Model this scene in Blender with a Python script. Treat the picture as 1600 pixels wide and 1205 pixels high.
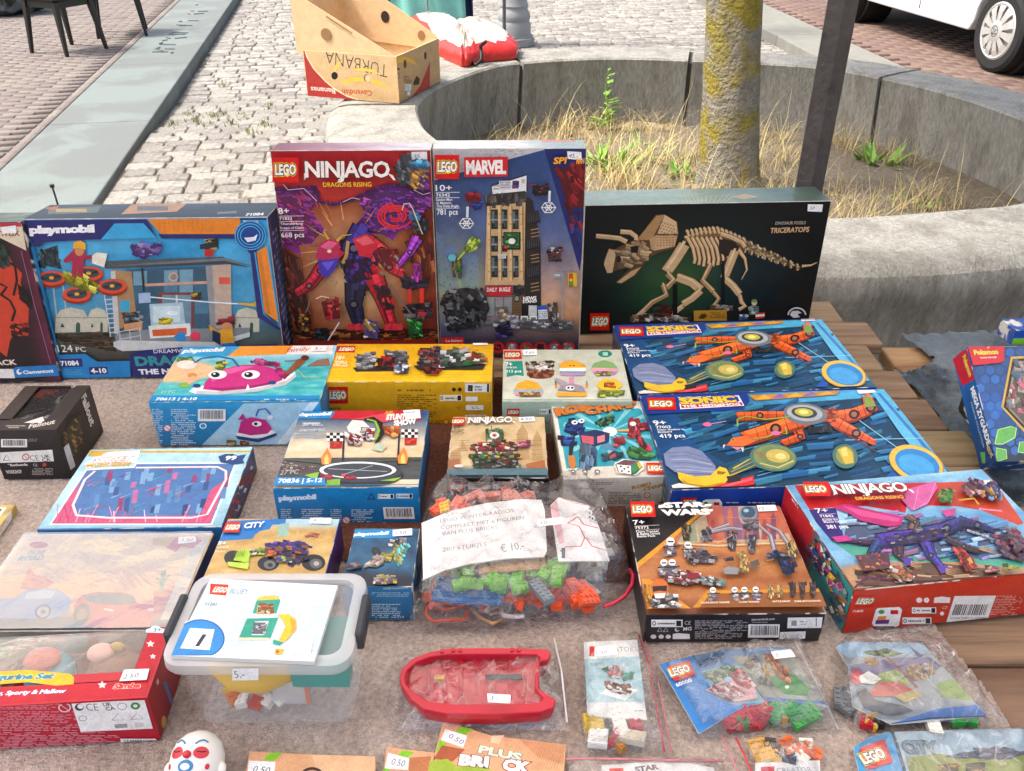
import bpy, bmesh, math, random
import numpy as np
from mathutils import Vector, Matrix, noise as mnoise
from mathutils.geometry import tessellate_polygon

for o in list(bpy.data.objects): bpy.data.objects.remove(o)
SC = bpy.context.scene
COL = SC.collection
R = math.radians

# ------------------------------------------------------------------ camera
F, PITCH, CX, CY, CZ = 1350.0, R(31.3), 800.0, 602.5, 1.55
cd = bpy.data.cameras.new('camera'); cam = bpy.data.objects.new('camera', cd); COL.objects.link(cam)
cd.sensor_width = 36; cd.lens = 36*F/1600; cd.clip_start = 0.02; cd.clip_end = 600
cam.location = (0, 0, CZ); cam.rotation_euler = (math.pi/2-PITCH, 0, 0)
SC.camera = cam
# ------------------------------------------------------------------ sky, sun, exposure
SUN_AZ, SUN_EL = R(-93), R(58)            # azimuth from +Y towards +X
w = bpy.data.worlds.new('World'); SC.world = w; w.use_nodes = True
nt = w.node_tree; nt.nodes.clear()
sky = nt.nodes.new('ShaderNodeTexSky'); sky.sky_type = 'NISHITA'; sky.sun_disc = False
sky.sun_elevation = SUN_EL; sky.sun_rotation = SUN_AZ
sky.air_density = 1.0; sky.dust_density = 7.0; sky.ozone_density = 1.0
bg = nt.nodes.new('ShaderNodeBackground'); bg.inputs['Strength'].default_value = 0.15
wo = nt.nodes.new('ShaderNodeOutputWorld')
nt.links.new(sky.outputs[0], bg.inputs[0]); nt.links.new(bg.outputs[0], wo.inputs[0])
sd = bpy.data.lights.new('sun', 'SUN'); sun = bpy.data.objects.new('sun', sd); COL.objects.link(sun)
sd.energy = 2.0; sd.angle = R(6); sd.color = (1, .955, .88)
sdir = Vector((math.sin(SUN_AZ)*math.cos(SUN_EL), math.cos(SUN_AZ)*math.cos(SUN_EL), math.sin(SUN_EL)))
sun.rotation_euler = (-sdir).to_track_quat('-Z', 'Y').to_euler(); sun.location = sdir*30
vs = SC.view_settings; vs.view_transform = 'Standard'; vs.look = 'None'; vs.exposure = 1.24; vs.gamma = 1; vs.use_curve_mapping = False
SC.cycles.max_bounces = 12; SC.cycles.transparent_max_bounces = 24; SC.cycles.diffuse_bounces = 4

# ------------------------------------------------------------------ helpers
CR, CF = np.array([1, 0, 0.]), np.array([0, math.cos(PITCH), -math.sin(PITCH)])
CU = np.array([0, math.sin(PITCH), math.cos(PITCH)])
def ray(px, py): return CR*((px-CX)/F)+CF-CU*((py-CY)/F)
def at(px, py, z=.75):                      # where a sight line meets the level z
    d = ray(px, py); t = (z-CZ)/d[2]; return Vector((d[0]*t, d[1]*t, z))
def aty(px, py, y):
    d = ray(px, py); t = y/d[1]; return Vector((d[0]*t, y, d[2]*t+CZ))
def proj(p):
    q = np.array(p, float)-[0, 0, CZ]; zc = q@CF
    return CX+F*(q@CR)/zc, CY-F*(q@CU)/zc, zc
def lin(c):
    if isinstance(c, str):
        c = c.lstrip('#'); c = [int(c[i:i+2], 16)/255 for i in (0, 2, 4)]
    c = np.asarray(c, float)
    return np.where(c <= .04045, c/12.92, ((c+.055)/1.055)**2.4)
def hexa(c): return tuple(lin(c))+(1,)
_M = {}
def mat(name, col='#808080', rough=.6, var=.0, vscale=20., bump=0., bscale=80., spec=.5, metal=0., coat=0., col2=None, c2scale=5., c2lo=.45, c2hi=.6, island=0., emis=None, detail=4., trans=0., stretch=None, bdist=.01):
    if name in _M: return _M[name]
    m = bpy.data.materials.new(name); m.use_nodes = True; t = m.node_tree; N = t.nodes; L = t.links
    b = N['Principled BSDF']; b.inputs['Roughness'].default_value = rough; b.inputs['Metallic'].default_value = metal
    b.inputs['Specular IOR Level'].default_value = spec; b.inputs['Coat Weight'].default_value = coat; b.inputs['Coat Roughness'].default_value = .12
    tc = N.new('ShaderNodeTexCoord'); co = tc.outputs['Object']
    if stretch:
        mp = N.new('ShaderNodeMapping'); mp.inputs['Scale'].default_value = stretch; L.new(co, mp.inputs[0]); co = mp.outputs[0]
    def nz(scale, det=detail, dis=0.):
        n = N.new('ShaderNodeTexNoise'); n.inputs['Scale'].default_value = scale; n.inputs['Detail'].default_value = det; n.inputs['Distortion'].default_value = dis
        L.new(co, n.inputs['Vector']); return n.outputs['Fac']
    rgb = N.new('ShaderNodeRGB'); rgb.outputs[0].default_value = hexa(col); cur = rgb.outputs[0]
    if col2:
        mx = N.new('ShaderNodeMix'); mx.data_type = 'RGBA'; L.new(cur, mx.inputs['A']); mx.inputs['B'].default_value = hexa(col2)
        mr = N.new('ShaderNodeMapRange'); mr.inputs[1].default_value = c2lo; mr.inputs[2].default_value = c2hi; mr.interpolation_type = 'SMOOTHSTEP'
        L.new(nz(c2scale, 6, .6), mr.inputs[0]); L.new(mr.outputs[0], mx.inputs['Factor']); cur = mx.outputs['Result']
    def scale_by(cur, fac, amt):
        mr = N.new('ShaderNodeMapRange'); mr.inputs[1].default_value = .25 if amt is not None else 0; mr.inputs[2].default_value = .75
        mr.inputs[3].default_value = 1-amt; mr.inputs[4].default_value = 1+amt; L.new(fac, mr.inputs[0])
        vm = N.new('ShaderNodeVectorMath'); vm.operation = 'SCALE'; L.new(cur, vm.inputs[0]); L.new(mr.outputs[0], vm.inputs['Scale']); return vm.outputs[0]
    if var: cur = scale_by(cur, nz(vscale), var)
    if island:
        g = N.new('ShaderNodeNewGeometry'); oi = N.new('ShaderNodeObjectInfo'); ad = N.new('ShaderNodeMath'); ad.operation = 'ADD'
        L.new(g.outputs['Random Per Island'], ad.inputs[0]); L.new(oi.outputs['Random'], ad.inputs[1])
        fr = N.new('ShaderNodeMath'); fr.operation = 'FRACT'; L.new(ad.outputs[0], fr.inputs[0])
        mr = N.new('ShaderNodeMapRange'); mr.inputs[3].default_value = 1-island; mr.inputs[4].default_value = 1+island; L.new(fr.outputs[0], mr.inputs[0])
        hs = N.new('ShaderNodeHueSaturation'); L.new(cur, hs.inputs['Color']); L.new(mr.outputs[0], hs.inputs['Value'])
        mr2 = N.new('ShaderNodeMapRange'); mr2.inputs[3].default_value = .48; mr2.inputs[4].default_value = .52; L.new(fr.outputs[0], mr2.inputs[0]); L.new(mr2.outputs[0], hs.inputs['Hue'])
        cur = hs.outputs[0]
    L.new(cur, b.inputs['Base Color'])
    if bump:
        bp = N.new('ShaderNodeBump'); bp.inputs['Strength'].default_value = bump; bp.inputs['Distance'].default_value = bdist
        L.new(nz(bscale, 6), bp.inputs['Height']); L.new(bp.outputs[0], b.inputs['Normal'])
    if trans:
        b.inputs['Transmission Weight'].default_value = trans
    if emis: b.inputs['Emission Color'].default_value = hexa(emis); b.inputs['Emission Strength'].default_value = 1
    _M[name] = m; return m

def tag(o, label, cat=None, group=None, kind=None):
    if label: o['label'] = label
    if cat: o['category'] = cat
    if group: o['group'] = group
    if kind: o['kind'] = kind
    return o
def empty(name, loc=(0, 0, 0), yaw=0., lean=0.):
    o = bpy.data.objects.new(name, None); COL.objects.link(o); o.empty_display_size = .05
    o.matrix_world = Matrix.Translation(loc) @ Matrix.Rotation(yaw, 4, 'Z') @ Matrix.Rotation(-lean, 4, 'X')
    return o
class MB:
    """collects shapes, becomes ONE mesh object"""
    def __init__(s): s.v = []; s.f = []
    def add(s, vs, fs):
        n = len(s.v); s.v += [tuple(p) for p in vs]; s.f += [tuple(i+n for i in f) for f in fs]; return s
    def box(s, c, d, M=None, taper=1.):
        cx, cy, cz = c; x, y, z = d[0]/2, d[1]/2, d[2]/2
        vs = [Vector((cx+sx*x*(taper if sz > 0 else 1), cy+sy*y*(taper if sz > 0 else 1), cz+sz*z)) for sz in (-1, 1) for sx, sy in ((-1, -1), (1, -1), (1, 1), (-1, 1))]
        if M: vs = [M @ v for v in vs]
        return s.add(vs, [(3, 2, 1, 0), (4, 5, 6, 7), (0, 1, 5, 4), (1, 2, 6, 5), (2, 3, 7, 6), (3, 0, 4, 7)])
    def rings(s, rings, cap=True, close=True):
        n = len(rings[0]); b = len(s.v)
        for r in rings: s.v += [tuple(p) for p in r]
        for i in range(len(rings)-1):
            for j in range(n if close else n-1):
                k = (j+1) % n; s.f.append((b+i*n+j, b+i*n+k, b+(i+1)*n+k, b+(i+1)*n+j))
        if cap: s.f.append(tuple(b+j for j in reversed(range(n)))); s.f.append(tuple(b+(len(rings)-1)*n+j for j in range(n)))
        return s
    def tube(s, pts, rad, n=8, cap=True):
        pts = [Vector(p) for p in pts]; rs = rad if hasattr(rad, '__len__') else [rad]*len(pts)
        up = None; rings = []
        for i, p in enumerate(pts):
            t = (pts[min(i+1, len(pts)-1)]-pts[max(i-1, 0)]).normalized()
            if up is None: up = t.orthogonal().normalized()
            else: up = (up-t*up.dot(t)).normalized()
            b2 = t.cross(up)
            rings.append([p+(up*math.cos(a)+b2*math.sin(a))*rs[i] for a in [2*math.pi*k/n for k in range(n)]])
        return s.rings(rings, cap)
    def lathe(s, prof, n=24, c=(0, 0, 0)):
        return s.rings([[(c[0]+r*math.cos(2*math.pi*k/n), c[1]+r*math.sin(2*math.pi*k/n), c[2]+z) for k in range(n)] for r, z in prof])
    def grid(s, fn, nu, nv):
        b = len(s.v)
        for j in range(nv+1):
            for i in range(nu+1): s.v.append(tuple(fn(i/nu, j/nv)))
        for j in range(nv):
            for i in range(nu): a = b+j*(nu+1)+i; s.f.append((a, a+1, a+nu+2, a+nu+1))
        return s
    def blob(s, c, r, seed=0, amp=.15, nu=16, nv=10, fr=3.):
        def fn(u, v):
            a, e = 2*math.pi*u, math.pi*(v-.5); d = Vector((math.cos(a)*math.cos(e), math.sin(a)*math.cos(e), math.sin(e)))
            k = 1+amp*mnoise.noise(d*fr+Vector((seed*7.1, seed*3.3, 0)))
            return (c[0]+d.x*r[0]*k, c[1]+d.y*r[1]*k, c[2]+d.z*r[2]*k)
        return s.grid(fn, nu, nv)
    def build(s, name, material, parent=None, smooth=False, bevel=0., seg=1, weld=0.):
        me = bpy.data.meshes.new(name); me.from_pydata(s.v, [], s.f)
        if bevel or weld:
            bm = bmesh.new(); bm.from_mesh(me)
            if weld: bmesh.ops.remove_doubles(bm, verts=bm.verts, dist=weld)
            if bevel: bmesh.ops.bevel(bm, geom=[e for e in bm.edges if e.is_manifold and e.calc_face_angle() > .4], offset=bevel, segments=seg, affect='EDGES', profile=.5)
            bm.to_mesh(me); bm.free()
        if smooth: me.polygons.foreach_set('use_smooth', [True]*len(me.polygons))
        me.materials.append(mat(material) if isinstance(material, str) else material)
        o = bpy.data.objects.new(name, me); COL.objects.link(o)
        if parent: o.parent = parent
        return o
def smooth_auto(o, ang=.6):
    me = o.data; me.polygons.foreach_set('use_smooth', [True]*len(me.polygons))
    bm = bmesh.new(); bm.from_mesh(me)
    for e in bm.edges:
        if e.is_manifold and e.calc_face_angle() > ang: e.smooth = False
    bm.to_mesh(me); bm.free(); return o
def nz3(x, y, z=0., s=1.): return mnoise.noise(Vector((x*s, y*s, z*s)))
rnd = random.Random(4)

# ================================================================== SETTING
mat('sand_joint', '#6f6657', .95, .3, 30, .5, 200)
mat('cobble', '#7f7c75', .8, .3, 34, .7, 110, col2='#94908a', c2scale=12, island=.2)
mat('paver', '#746b65', .85, .18, 40, .4, 200, island=.13)
mat('road_brick', '#6c5850', .85, .2, 30, .4, 200, island=.12)
mat('bluestone', '#656b69', .75, .16, 120, .4, 300, col2='#6f7976', c2scale=2)
mat('palestone', '#75766f', .75, .12, 8, .25, 300)
g = MB().box((0, 40, -.35), (240, 260, .5)).build('ground', 'sand_joint'); tag(g, 'sandy earth bed under the paving', kind='structure')

KD = Vector((-.1785, .984, 0)).normalized(); KN = Vector((KD.y, -KD.x, 0))       # left kerb runs along KD
K0 = Vector((-2.10, 4.29, 0))                                                    # on its cobble side
def kp(s, t, z=0): p = K0+KD*s+KN*t; return Vector((p.x, p.y, z))
def rise(y): t = min(1, max(0, (6.6-y)/1.6)); return .075*t*t*(3-2*t)
street = MB().grid(lambda u, v: (-4.95+9.5*u, -2.4+22*v, -.014+rise(-2.4+22*v)), 4, 90).build('cobbled_street', 'sand_joint'); tag(street, 'grey cobbled street between two stone kerbs', kind='structure')

INNER = [(-.493, 4.708), (-.488, 4.542), (-.436, 4.252), (-.379, 4.08), (-.15, 3.6), (.25, 3.2), (.7, 3.02), (1.15, 2.97), (1.65, 3.06), (1.93, 3.14), (2.3, 3.45), (2.52, 3.9), (2.538, 4.362), (2.392, 4.93), (2.17, 5.326), (1.861, 5.642), (1.142, 5.844), (.579, 5.907), (.057, 5.761), (-.112, 5.642), (-.321, 5.29), (-.449, 4.961)]
def catmull(P, k=12):
    out = []; n = len(P)
    for i in range(n):
        p0, p1, p2, p3 = [np.array(P[(i+d) % n]) for d in (-1, 0, 1, 2)]
        for j in range(k):
            t = j/k; out.append(.5*((2*p1)+(-p0+p2)*t+(2*p0-5*p1+4*p2-p3)*t*t+(-p0+3*p1-3*p2+p3)*t**3))
    return np.array(out)
def resample(P, n):
    Q = np.vstack([P, P[:1]]); s = np.r_[0, np.cumsum(np.linalg.norm(np.diff(Q, axis=0), axis=1))]
    t = np.linspace(0, s[-1], n, endpoint=False); return np.c_[np.interp(t, s, Q[:, 0]), np.interp(t, s, Q[:, 1])]
RING = resample(catmull(INNER), 300)
for _ in range(6): RING = (np.roll(RING, 1, 0)+RING*2+np.roll(RING, -1, 0))/4
RC = RING.mean(0)
tan_ = np.roll(RING, -1, 0)-np.roll(RING, 1, 0); nor = np.c_[tan_[:, 1], -tan_[:, 0]]; nor /= np.linalg.norm(nor, axis=1)[:, None]
if ((RING-RC)*nor).sum() < 0: nor = -nor
def in_ring(x, y, off=0.):
    P = RING+nor*off; x1, y1 = P[:, 0], P[:, 1]; x2, y2 = np.roll(x1, -1), np.roll(y1, -1)
    c = ((y1 > y) != (y2 > y)) & (x < (x2-x1)*(y-y1)/(y2-y1+1e-12)+x1); return c.sum() % 2 == 1

def stone_mesh(name, d, m, rough=.1, seed=0, seg=2, rnd_=.25):
    """rounded setts: a box with a domed, uneven top"""
    bm = bmesh.new(); bmesh.ops.create_cube(bm, size=1); r = random.Random(seed)
    for v in bm.verts:
        k = 1+(r.random()-.5)*rough; v.co = Vector((v.co.x*d[0]*k, v.co.y*d[1]*(1+(r.random()-.5)*rough), v.co.z*d[2]))
    bmesh.ops.bevel(bm, geom=[e for e in bm.edges if max(v.co.z for v in e.verts) > 0], offset=min(d)*rnd_, segments=seg, affect='EDGES', profile=.6)
    bmesh.ops.delete(bm, geom=[f for f in bm.faces if f.normal.z < -.9], context='FACES')
    me = bpy.data.meshes.new(name); bm.to_mesh(me); bm.free(); me.polygons.foreach_set('use_smooth', [True]*len(me.polygons)); me.materials.append(mat(m)); return me
def lay(parent, name, m, meshes, spots, nkeep=300):
    """spots: (loc, yaw, scale, key); the nkeep largest in view are objects, the rest one mass"""
    seen, rest = [], []
    for s in spots:
        px, py, zc = proj(s[0]); ok = 0 < px < 1600 and 0 < py < 345 and zc > 0 and not (1290 > px > 420 and py > 225) and not in_ring(s[0][0], s[0][1], .5)
        (seen if ok else rest).append((zc, s))
    seen.sort(key=lambda a: a[0]); rest += seen[nkeep:]; seen = seen[:nkeep]
    for i, (zc, (loc, yaw, sc, k)) in enumerate(seen):
        o = bpy.data.objects.new(name, meshes[k % len(meshes)]); COL.objects.link(o); o.parent = parent
        o.matrix_world = Matrix.Translation(loc) @ Matrix.Rotation(yaw, 4, 'Z') @ Matrix.Diagonal((*sc, 1))
    V = [np.array([v.co for v in me.vertices]) for me in meshes]; FF = [[tuple(p.vertices) for p in me.polygons] for me in meshes]
    mb = MB()
    for zc, (loc, yaw, sc, k) in rest:
        if in_ring(loc[0], loc[1], .35): continue
        k %= len(meshes); c, s = math.cos(yaw), math.sin(yaw); v = V[k]*np.array(sc)
        mb.add(np.c_[v[:, 0]*c-v[:, 1]*s+loc[0], v[:, 0]*s+v[:, 1]*c+loc[1], v[:, 2]+loc[2]], FF[k])
    if mb.v: o = mb.build(name, m, parent, smooth=True); o['kind'] = 'stuff'
# cobbles in rows square to the kerb
ms = [stone_mesh('cobblestone', (.187, .114, .10), 'cobble', .12, i, 2, .13) for i in range(7)]
spots = []; s = -1.4; row = 0
while s < 13.5:
    t = .012+(.03 if row % 2 else 0)*rnd.random(); d = .1195+rnd.uniform(-.005, .005)
    while t < 5.9:
        wd = rnd.uniform(.13, .23)
        p = kp(s+rnd.uniform(-.006, .006), t+wd/2, -.052+rnd.uniform(-.006, .004))
        spots.append((p, math.atan2(KN.y, KN.x)+rnd.uniform(-.03, .03), (wd/.195, 1, 1), rnd.randrange(7))); t += wd+.004
    s += d; row += 1
spots = [(q[0]+Vector((0, 0, rise(q[0].y))),)+q[1:] for q in spots if q[0].x < 2.75]
lay(street, 'cobblestone', 'cobble', ms, spots)
mat('moss', '#7d8440', .9, .3, 30, island=.3); mb = MB()
for px, py in ((236, 140), (250, 126), (232, 150), (330, 172), (345, 165), (300, 178), (268, 188), (318, 190), (415, 190), (420, 155), (380, 170), (395, 205), (365, 185), (290, 168), (350, 120), (300, 60), (330, 40), (320, 85), (345, 20), (215, 170)):
    for _ in range(26):
        p = at(px+rnd.gauss(0, 7), py+rnd.gauss(0, 3), .06); p.z = rise(p.y); mb_h = rnd.uniform(.012, .035); az = rnd.uniform(0, 6.28); d = Vector((math.cos(az)*.012, math.sin(az)*.012, 0)); mb.add([p-d*.4-Vector((0, 0, .012)), p+d*.4-Vector((0, 0, .012)), p+d+Vector((0, 0, mb_h))], [(0, 1, 2)])
o = mb.build('moss_tufts', 'moss', street); o['kind'] = 'stuff'
# left kerb of long bluestone slabs
kerb = MB().box((0, 0, 0), (.56, 16, .1), Matrix.Translation(kp(5, -.313, 0)) @ Matrix.Rotation(math.atan2(-KD.x, KD.y), 4, 'Z')).build('kerb', 'sand_joint'); tag(kerb, 'wide bluestone kerb beside the brown brick pavement', kind='structure')
ja = (at(183, 102, .1)-K0).dot(KD); jb = (at(83, 195, .1)-K0).dot(KD); L_ = ja-jb
for k in range(-2, 5):
    s0, s1 = jb+k*L_+.004, jb+(k+1)*L_-.004
    MB().box((0, 0, 0), (.622, s1-s0, .16), Matrix.Translation(kp((s0+s1)/2, -.313, .021)) @ Matrix.Rotation(math.atan2(-KD.x, KD.y), 4, 'Z')).build('kerb_stone', 'bluestone', kerb, bevel=.008, seg=2)
# carved letters on the far slab (shallow, worn)
mat('carved_groove', '#4d5a5c', .9, .2, 60)
mb = MB()
for a, b in [((180, 818), (420, 818)), ((225, 770), (300, 748)), ((225, 770), (345, 805)), ((380, 770), (525, 772)), ((470, 835), (505, 825)), ((295, 690), (335, 670)), ((300, 700), (545, 704)), ((340, 640), (420, 630)), ((400, 590), (455, 605)), ((530, 605), (720, 590)), ((440, 540), (700, 540)), ((480, 510), (740, 520)), ((560, 395), (800, 405)), ((600, 345), (640, 335)), ((740, 325), (900, 330)), ((735, 220), (770, 225)), ((830, 225), (990, 215)), ((780, 175), (830, 178)), ((890, 185), (1050, 180)), ((850, 85), (900, 80)), ((600, 410), (700, 405))]:
    p, q = at(220+a[0]/10, a[1]/10, .1025), at(220+b[0]/10, b[1]/10, .1025); mb.tube([p, q], .009, 5)
mb.build('carved_letters', 'carved_groove', kerb)
# brown brick pavement left of the kerb
pav = MB().box((0, 0, 0), (7, 18, .1), Matrix.Translation(kp(6, -.626-3.52, .035)) @ Matrix.Rotation(math.atan2(-KD.x, KD.y), 4, 'Z')).build('brick_pavement', mat('paver_joint', '#625a54', .95, .2, 30)); tag(pav, 'brown brick pavement left of the bluestone kerb', kind='structure')
ms = [stone_mesh('brick', (.199, .0615, .06), 'paver', .05, i, 1, .08) for i in range(4)]
spots = []; ang = math.atan2(KN.y, KN.x); s = -1.; row = 0
while s < 9:
    spots.append((kp(s+.1, -.66, .071), ang+math.pi/2, (1, 1, 1), row)); s += .203; row += 1
s = -1.
while s < 10.5:
    t = .70+(.1 if row % 2 else 0)
    while t < 4.6 and True:
        spots.append((kp(s, -t-.1, .071+rnd.uniform(-.003, .002)), ang+rnd.uniform(-.012, .012), (1, 1, 1), rnd.randrange(4))); t += .203
    s += .0645; row += 1
lay(pav, 'brick', 'paver', ms, spots)
# right kerb and the red brick road
ra, rb = at(1200, 47.5, .1), at(1269, 84, .1); RD = (ra-rb).normalized(); RN = Vector((RD.y, -RD.x, 0))
rw = (at(1275, 42, .1)-rb).dot(RN)
kr = MB().box((0, 0, 0), (rw-.05, 14, .1), Matrix.Translation(rb+RD*2+RN*rw/2+Vector((0, 0, -.1))) @ Matrix.Rotation(math.atan2(-RD.x, RD.y), 4, 'Z')).build('road_kerb', 'sand_joint'); tag(kr, 'pale stone kerb between the cobbles and the red brick road', kind='structure')
for k in range(-3, 5):
    MB().box((0, 0, 0), (rw, 1.492, .16), Matrix.Translation(rb+RD*(k*1.5+.2)+RN*rw/2+Vector((0, 0, -.079))) @ Matrix.Rotation(math.atan2(-RD.x, RD.y), 4, 'Z')).build('kerb_stone', 'palestone', kr, bevel=.012, seg=2)
road = MB().box((0, 0, 0), (9, 20, .1), Matrix.Translation(rb+RD*3+RN*(rw+4.55)+Vector((0, 0, -.075))) @ Matrix.Rotation(math.atan2(-RD.x, RD.y), 4, 'Z')).build('brick_road', 'sand_joint'); tag(road, 'red brick road where the van is parked', kind='structure')
ms = [stone_mesh('brick', (.199, .094, .06), 'road_brick', .05, i, 1, .08) for i in range(4)]; spots = []
for i in range(-40, 90):
    for j in range(26):
        p = rb+RD*(i*.098)+RN*(rw+.12+j*.203+(.1 if i % 2 else 0)); spots.append((Vector((p.x, p.y, .069)), math.atan2(RN.y, RN.x), (1, 1, 1), i+j))
lay(road, 'brick', 'road_brick', ms, spots)

# ------------------------------------------------------------------ round concrete planter
mc = mat('concrete', '#94938c', .85, .3, 42, .8, 90, col2='#7d7b73', c2scale=4.5, c2lo=.42, c2hi=.7, bdist=.012, stretch=(1.6, 1.6, .45), detail=8)
PROF = [(.07, -.2), (.045, .1), (.004, .425), (.0, .44), (.012, .452), (.2, .455), (.36, .452), (.42, .442), (.455, .42), (.47, .385), (.466, .34), (.445, .28), (.425, .2), (.42, -.2)]
planter = empty('round_planter', (RC[0], RC[1], 0)); tag(planter, 'low round concrete planter wall around the tree', 'planter')
JT = [(.057, 5.761), (1.142, 5.844), (2.17, 5.326), (2.5, 3.8), (.93, 2.98), (-.1, 3.5), (-.485, 4.66)]
ji = sorted(int(np.argmin(((RING-np.array(j))**2).sum(1))) for j in JT)
for a, b in zip(ji, ji[1:]+[ji[0]+300]):
    idx = np.arange(a, b+1); fr = idx.astype(float); fr[0] += .42; fr[-1] -= .42
    rings = []
    for f_ in fr:
        i0 = int(math.floor(f_)); k = f_-i0; p = RING[i0 % 300]*(1-k)+RING[(i0+1) % 300]*k; n = nor[i0 % 300]*(1-k)+nor[(i0+1) % 300]*k
        rings.append([(p[0]+n[0]*t-RC[0], p[1]+n[1]*t-RC[1], z) for t, z in PROF])
    o = MB().rings(rings).build('concrete_segment', mc, planter); smooth_auto(o, .5)
core = MB().rings([[(RING[i % 300][0]+nor[i % 300][0]*t-RC[0], RING[i % 300][1]+nor[i % 300][1]*t-RC[1], z) for t, z in ((.075, -.2), (.03, .425), (.40, .43), (.40, -.2))] for i in range(0, 301, 2)], cap=False).build('joint_filler', mat('joint_dark', '#4a4843', .95, .2, 30), planter)
# soil
mat('soil', '#8d8069', .95, .35, 14, .8, 60, col2='#6f614c', c2scale=8)
mb = MB(); nr = 26
for j in range(nr+1):
    for i in range(0, 300, 4):
        p = RC+(RING[i]+nor[i]*.1-RC)*(j/nr); mb.v.append((p[0], p[1], .015+.05*nz3(p[0], p[1], 0, 3)+.03*nz3(p[0], p[1], 5, 11)+.06*math.exp(-((p[0]-1.15)**2+(p[1]-4.45)**2)/.3)))
for j in range(nr):
    for i in range(75): k = (i+1) % 75; mb.f.append((j*75+i, j*75+k, (j+1)*75+k, (j+1)*75+i))
soil = mb.build('soil', 'soil', smooth=True); tag(soil, 'dry soil inside the planter', kind='structure')
def soil_z(x, y): return .015+.05*nz3(x, y, 0, 3)+.03*nz3(x, y, 5, 11)+.06*math.exp(-((x-1.15)**2+(y-4.45)**2)/.3)
def blade(mb, p, h, lean, az, wd, n=4, curl=1.):
    pts = []; d = Vector((math.cos(az), math.sin(az), 0)); sd_ = Vector((-d.y, d.x, 0))
    for i in range(n+1):
        t = i/n; pts.append(p+d*(lean*h*t**1.6*curl)+Vector((0, 0, h*(t-.35*lean*t*t*t)))) 
    b = len(mb.v)
    for i, q in enumerate(pts):
        ww = wd*(1-i/n*.85); mb.v += [tuple(q-sd_*ww), tuple(q+sd_*ww)]
    for i in range(n): mb.f.append((b+2*i, b+2*i+1, b+2*i+3, b+2*i+2))
mat('straw', '#bba878', .8, .3, 9, island=.35); mat('dry_leaf', '#8a6b45', .85, .3, 30, island=.35); mat('green_leaf', '#77a03c', .55, .25, 20, island=.25); mat('pale_leaf', '#8aa04c', .6, .25, 20, island=.25)
mb = MB(); tries = 0; n = 0
while n < 400 and tries < 9000:
    tries += 1; x, y = rnd.uniform(-.4, 2.5), rnd.uniform(3., 5.8)
    if not in_ring(x, y, -.05) or nz3(x, y, 9, 1.4) < -.25 or (x-1.15)**2+(y-4.45)**2 < .05: continue
    n += 1; tuft = rnd.randint(10, 28)
    for _ in range(tuft):
        px_, py_ = x+rnd.gauss(0, .05), y+rnd.gauss(0, .05)
        if not in_ring(px_, py_, -.02): continue
        blade(mb, Vector((px_, py_, soil_z(px_, py_)-.01)), rnd.uniform(.07, .24)*rnd.choice((.6, 1, 1, 1.2)), rnd.uniform(.2, 1.3), rnd.uniform(0, 6.28), rnd.uniform(.0012, .0026))
for _ in range(130):                       # tall seed stalks
    x, y = rnd.uniform(.1, 2.4), rnd.uniform(3.6, 5.7)
    if in_ring(x, y, -.06): blade(mb, Vector((x, y, soil_z(x, y))), rnd.uniform(.3, .46), rnd.uniform(.3, .9), rnd.uniform(0, 6.28), .0022, 6)
o = mb.build('dry_grass', 'straw'); tag(o, 'dry straw coloured grass covering the planter soil', 'grass', kind='stuff')
mb = MB()
for _ in range(900):
    x, y = rnd.uniform(-.45, 2.5), rnd.uniform(3., 5.8)
    if not in_ring(x, y, -.03): continue
    a = rnd.uniform(0, 6.28); r_ = rnd.uniform(.012, .03); z = soil_z(x, y)+.006
    mb.add([(x+math.cos(a+k)*r_*q, y+math.sin(a+k)*r_*q, z+rnd.uniform(0, .012)) for k, q in ((0, 1), (1.2, .5), (3.14, 1), (4.3, .5))], [(0, 1, 2, 3)])
o = mb.build('leaf_litter', 'dry_leaf'); tag(o, 'dry brown leaf litter on the planter soil', 'leaf litter', kind='stuff')
def weed(px, py, h, nl, label, m='green_leaf', stalk=False, spread=.09, lw=.012):
    p = at(px, py, .03); t = empty('weed_plant', (p.x, p.y, soil_z(p.x, p.y))); tag(t, label, 'plant', 'green weeds in the planter')
    mb = MB()
    if stalk:
        pts = [Vector((.012*math.sin(i*.9), .01*math.cos(i*1.3), h*i/8)) for i in range(9)]; sb = MB().tube(pts, [.004-.0003*i for i in range(9)], 5).build('stem', m, t)
        for i in range(nl):
            f_ = (i/nl)**1.5; q = Vector((0, 0, h*f_)); az = rnd.uniform(0, 6.28); ln = rnd.uniform(.03, .13)*(1.15-f_*.8); d = Vector((math.cos(az), math.sin(az), .25)); s_ = Vector((-d.y, d.x, 0))
            mb.add([q, q+d*ln*.5+s_*ln*.3, q+d*ln, q+d*ln*.5-s_*ln*.3], [(0, 1, 2, 3)])
    else:
        for i in range(nl):
            az = i*2.399+rnd.random(); el = rnd.uniform(.2, 1.3); ln = h*rnd.uniform(.6, 1.1); d = Vector((math.cos(az)*math.cos(el), math.sin(az)*math.cos(el), math.sin(el))); s_ = Vector((-math.sin(az), math.cos(az), 0))*lw*rnd.uniform(.7, 1.3)
            q = Vector((rnd.gauss(0, spread*.4), rnd.gauss(0, spread*.4), 0)); dr = Vector((0, 0, -.18*ln))
            mb.add([q, q+d*ln*.45+s_, q+d*ln+dr, q+d*ln*.45-s_], [(0, 1, 2, 3)])
    mb.build('leaves', m, t)
weed(945, 205, .40, 34, 'tall thin green weed with a flower spike against the far planter wall', stalk=True)
weed(950, 272, .2, 60, 'bright green leafy weed low beside the comic tower box corner', lw=.014, spread=.13)
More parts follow.
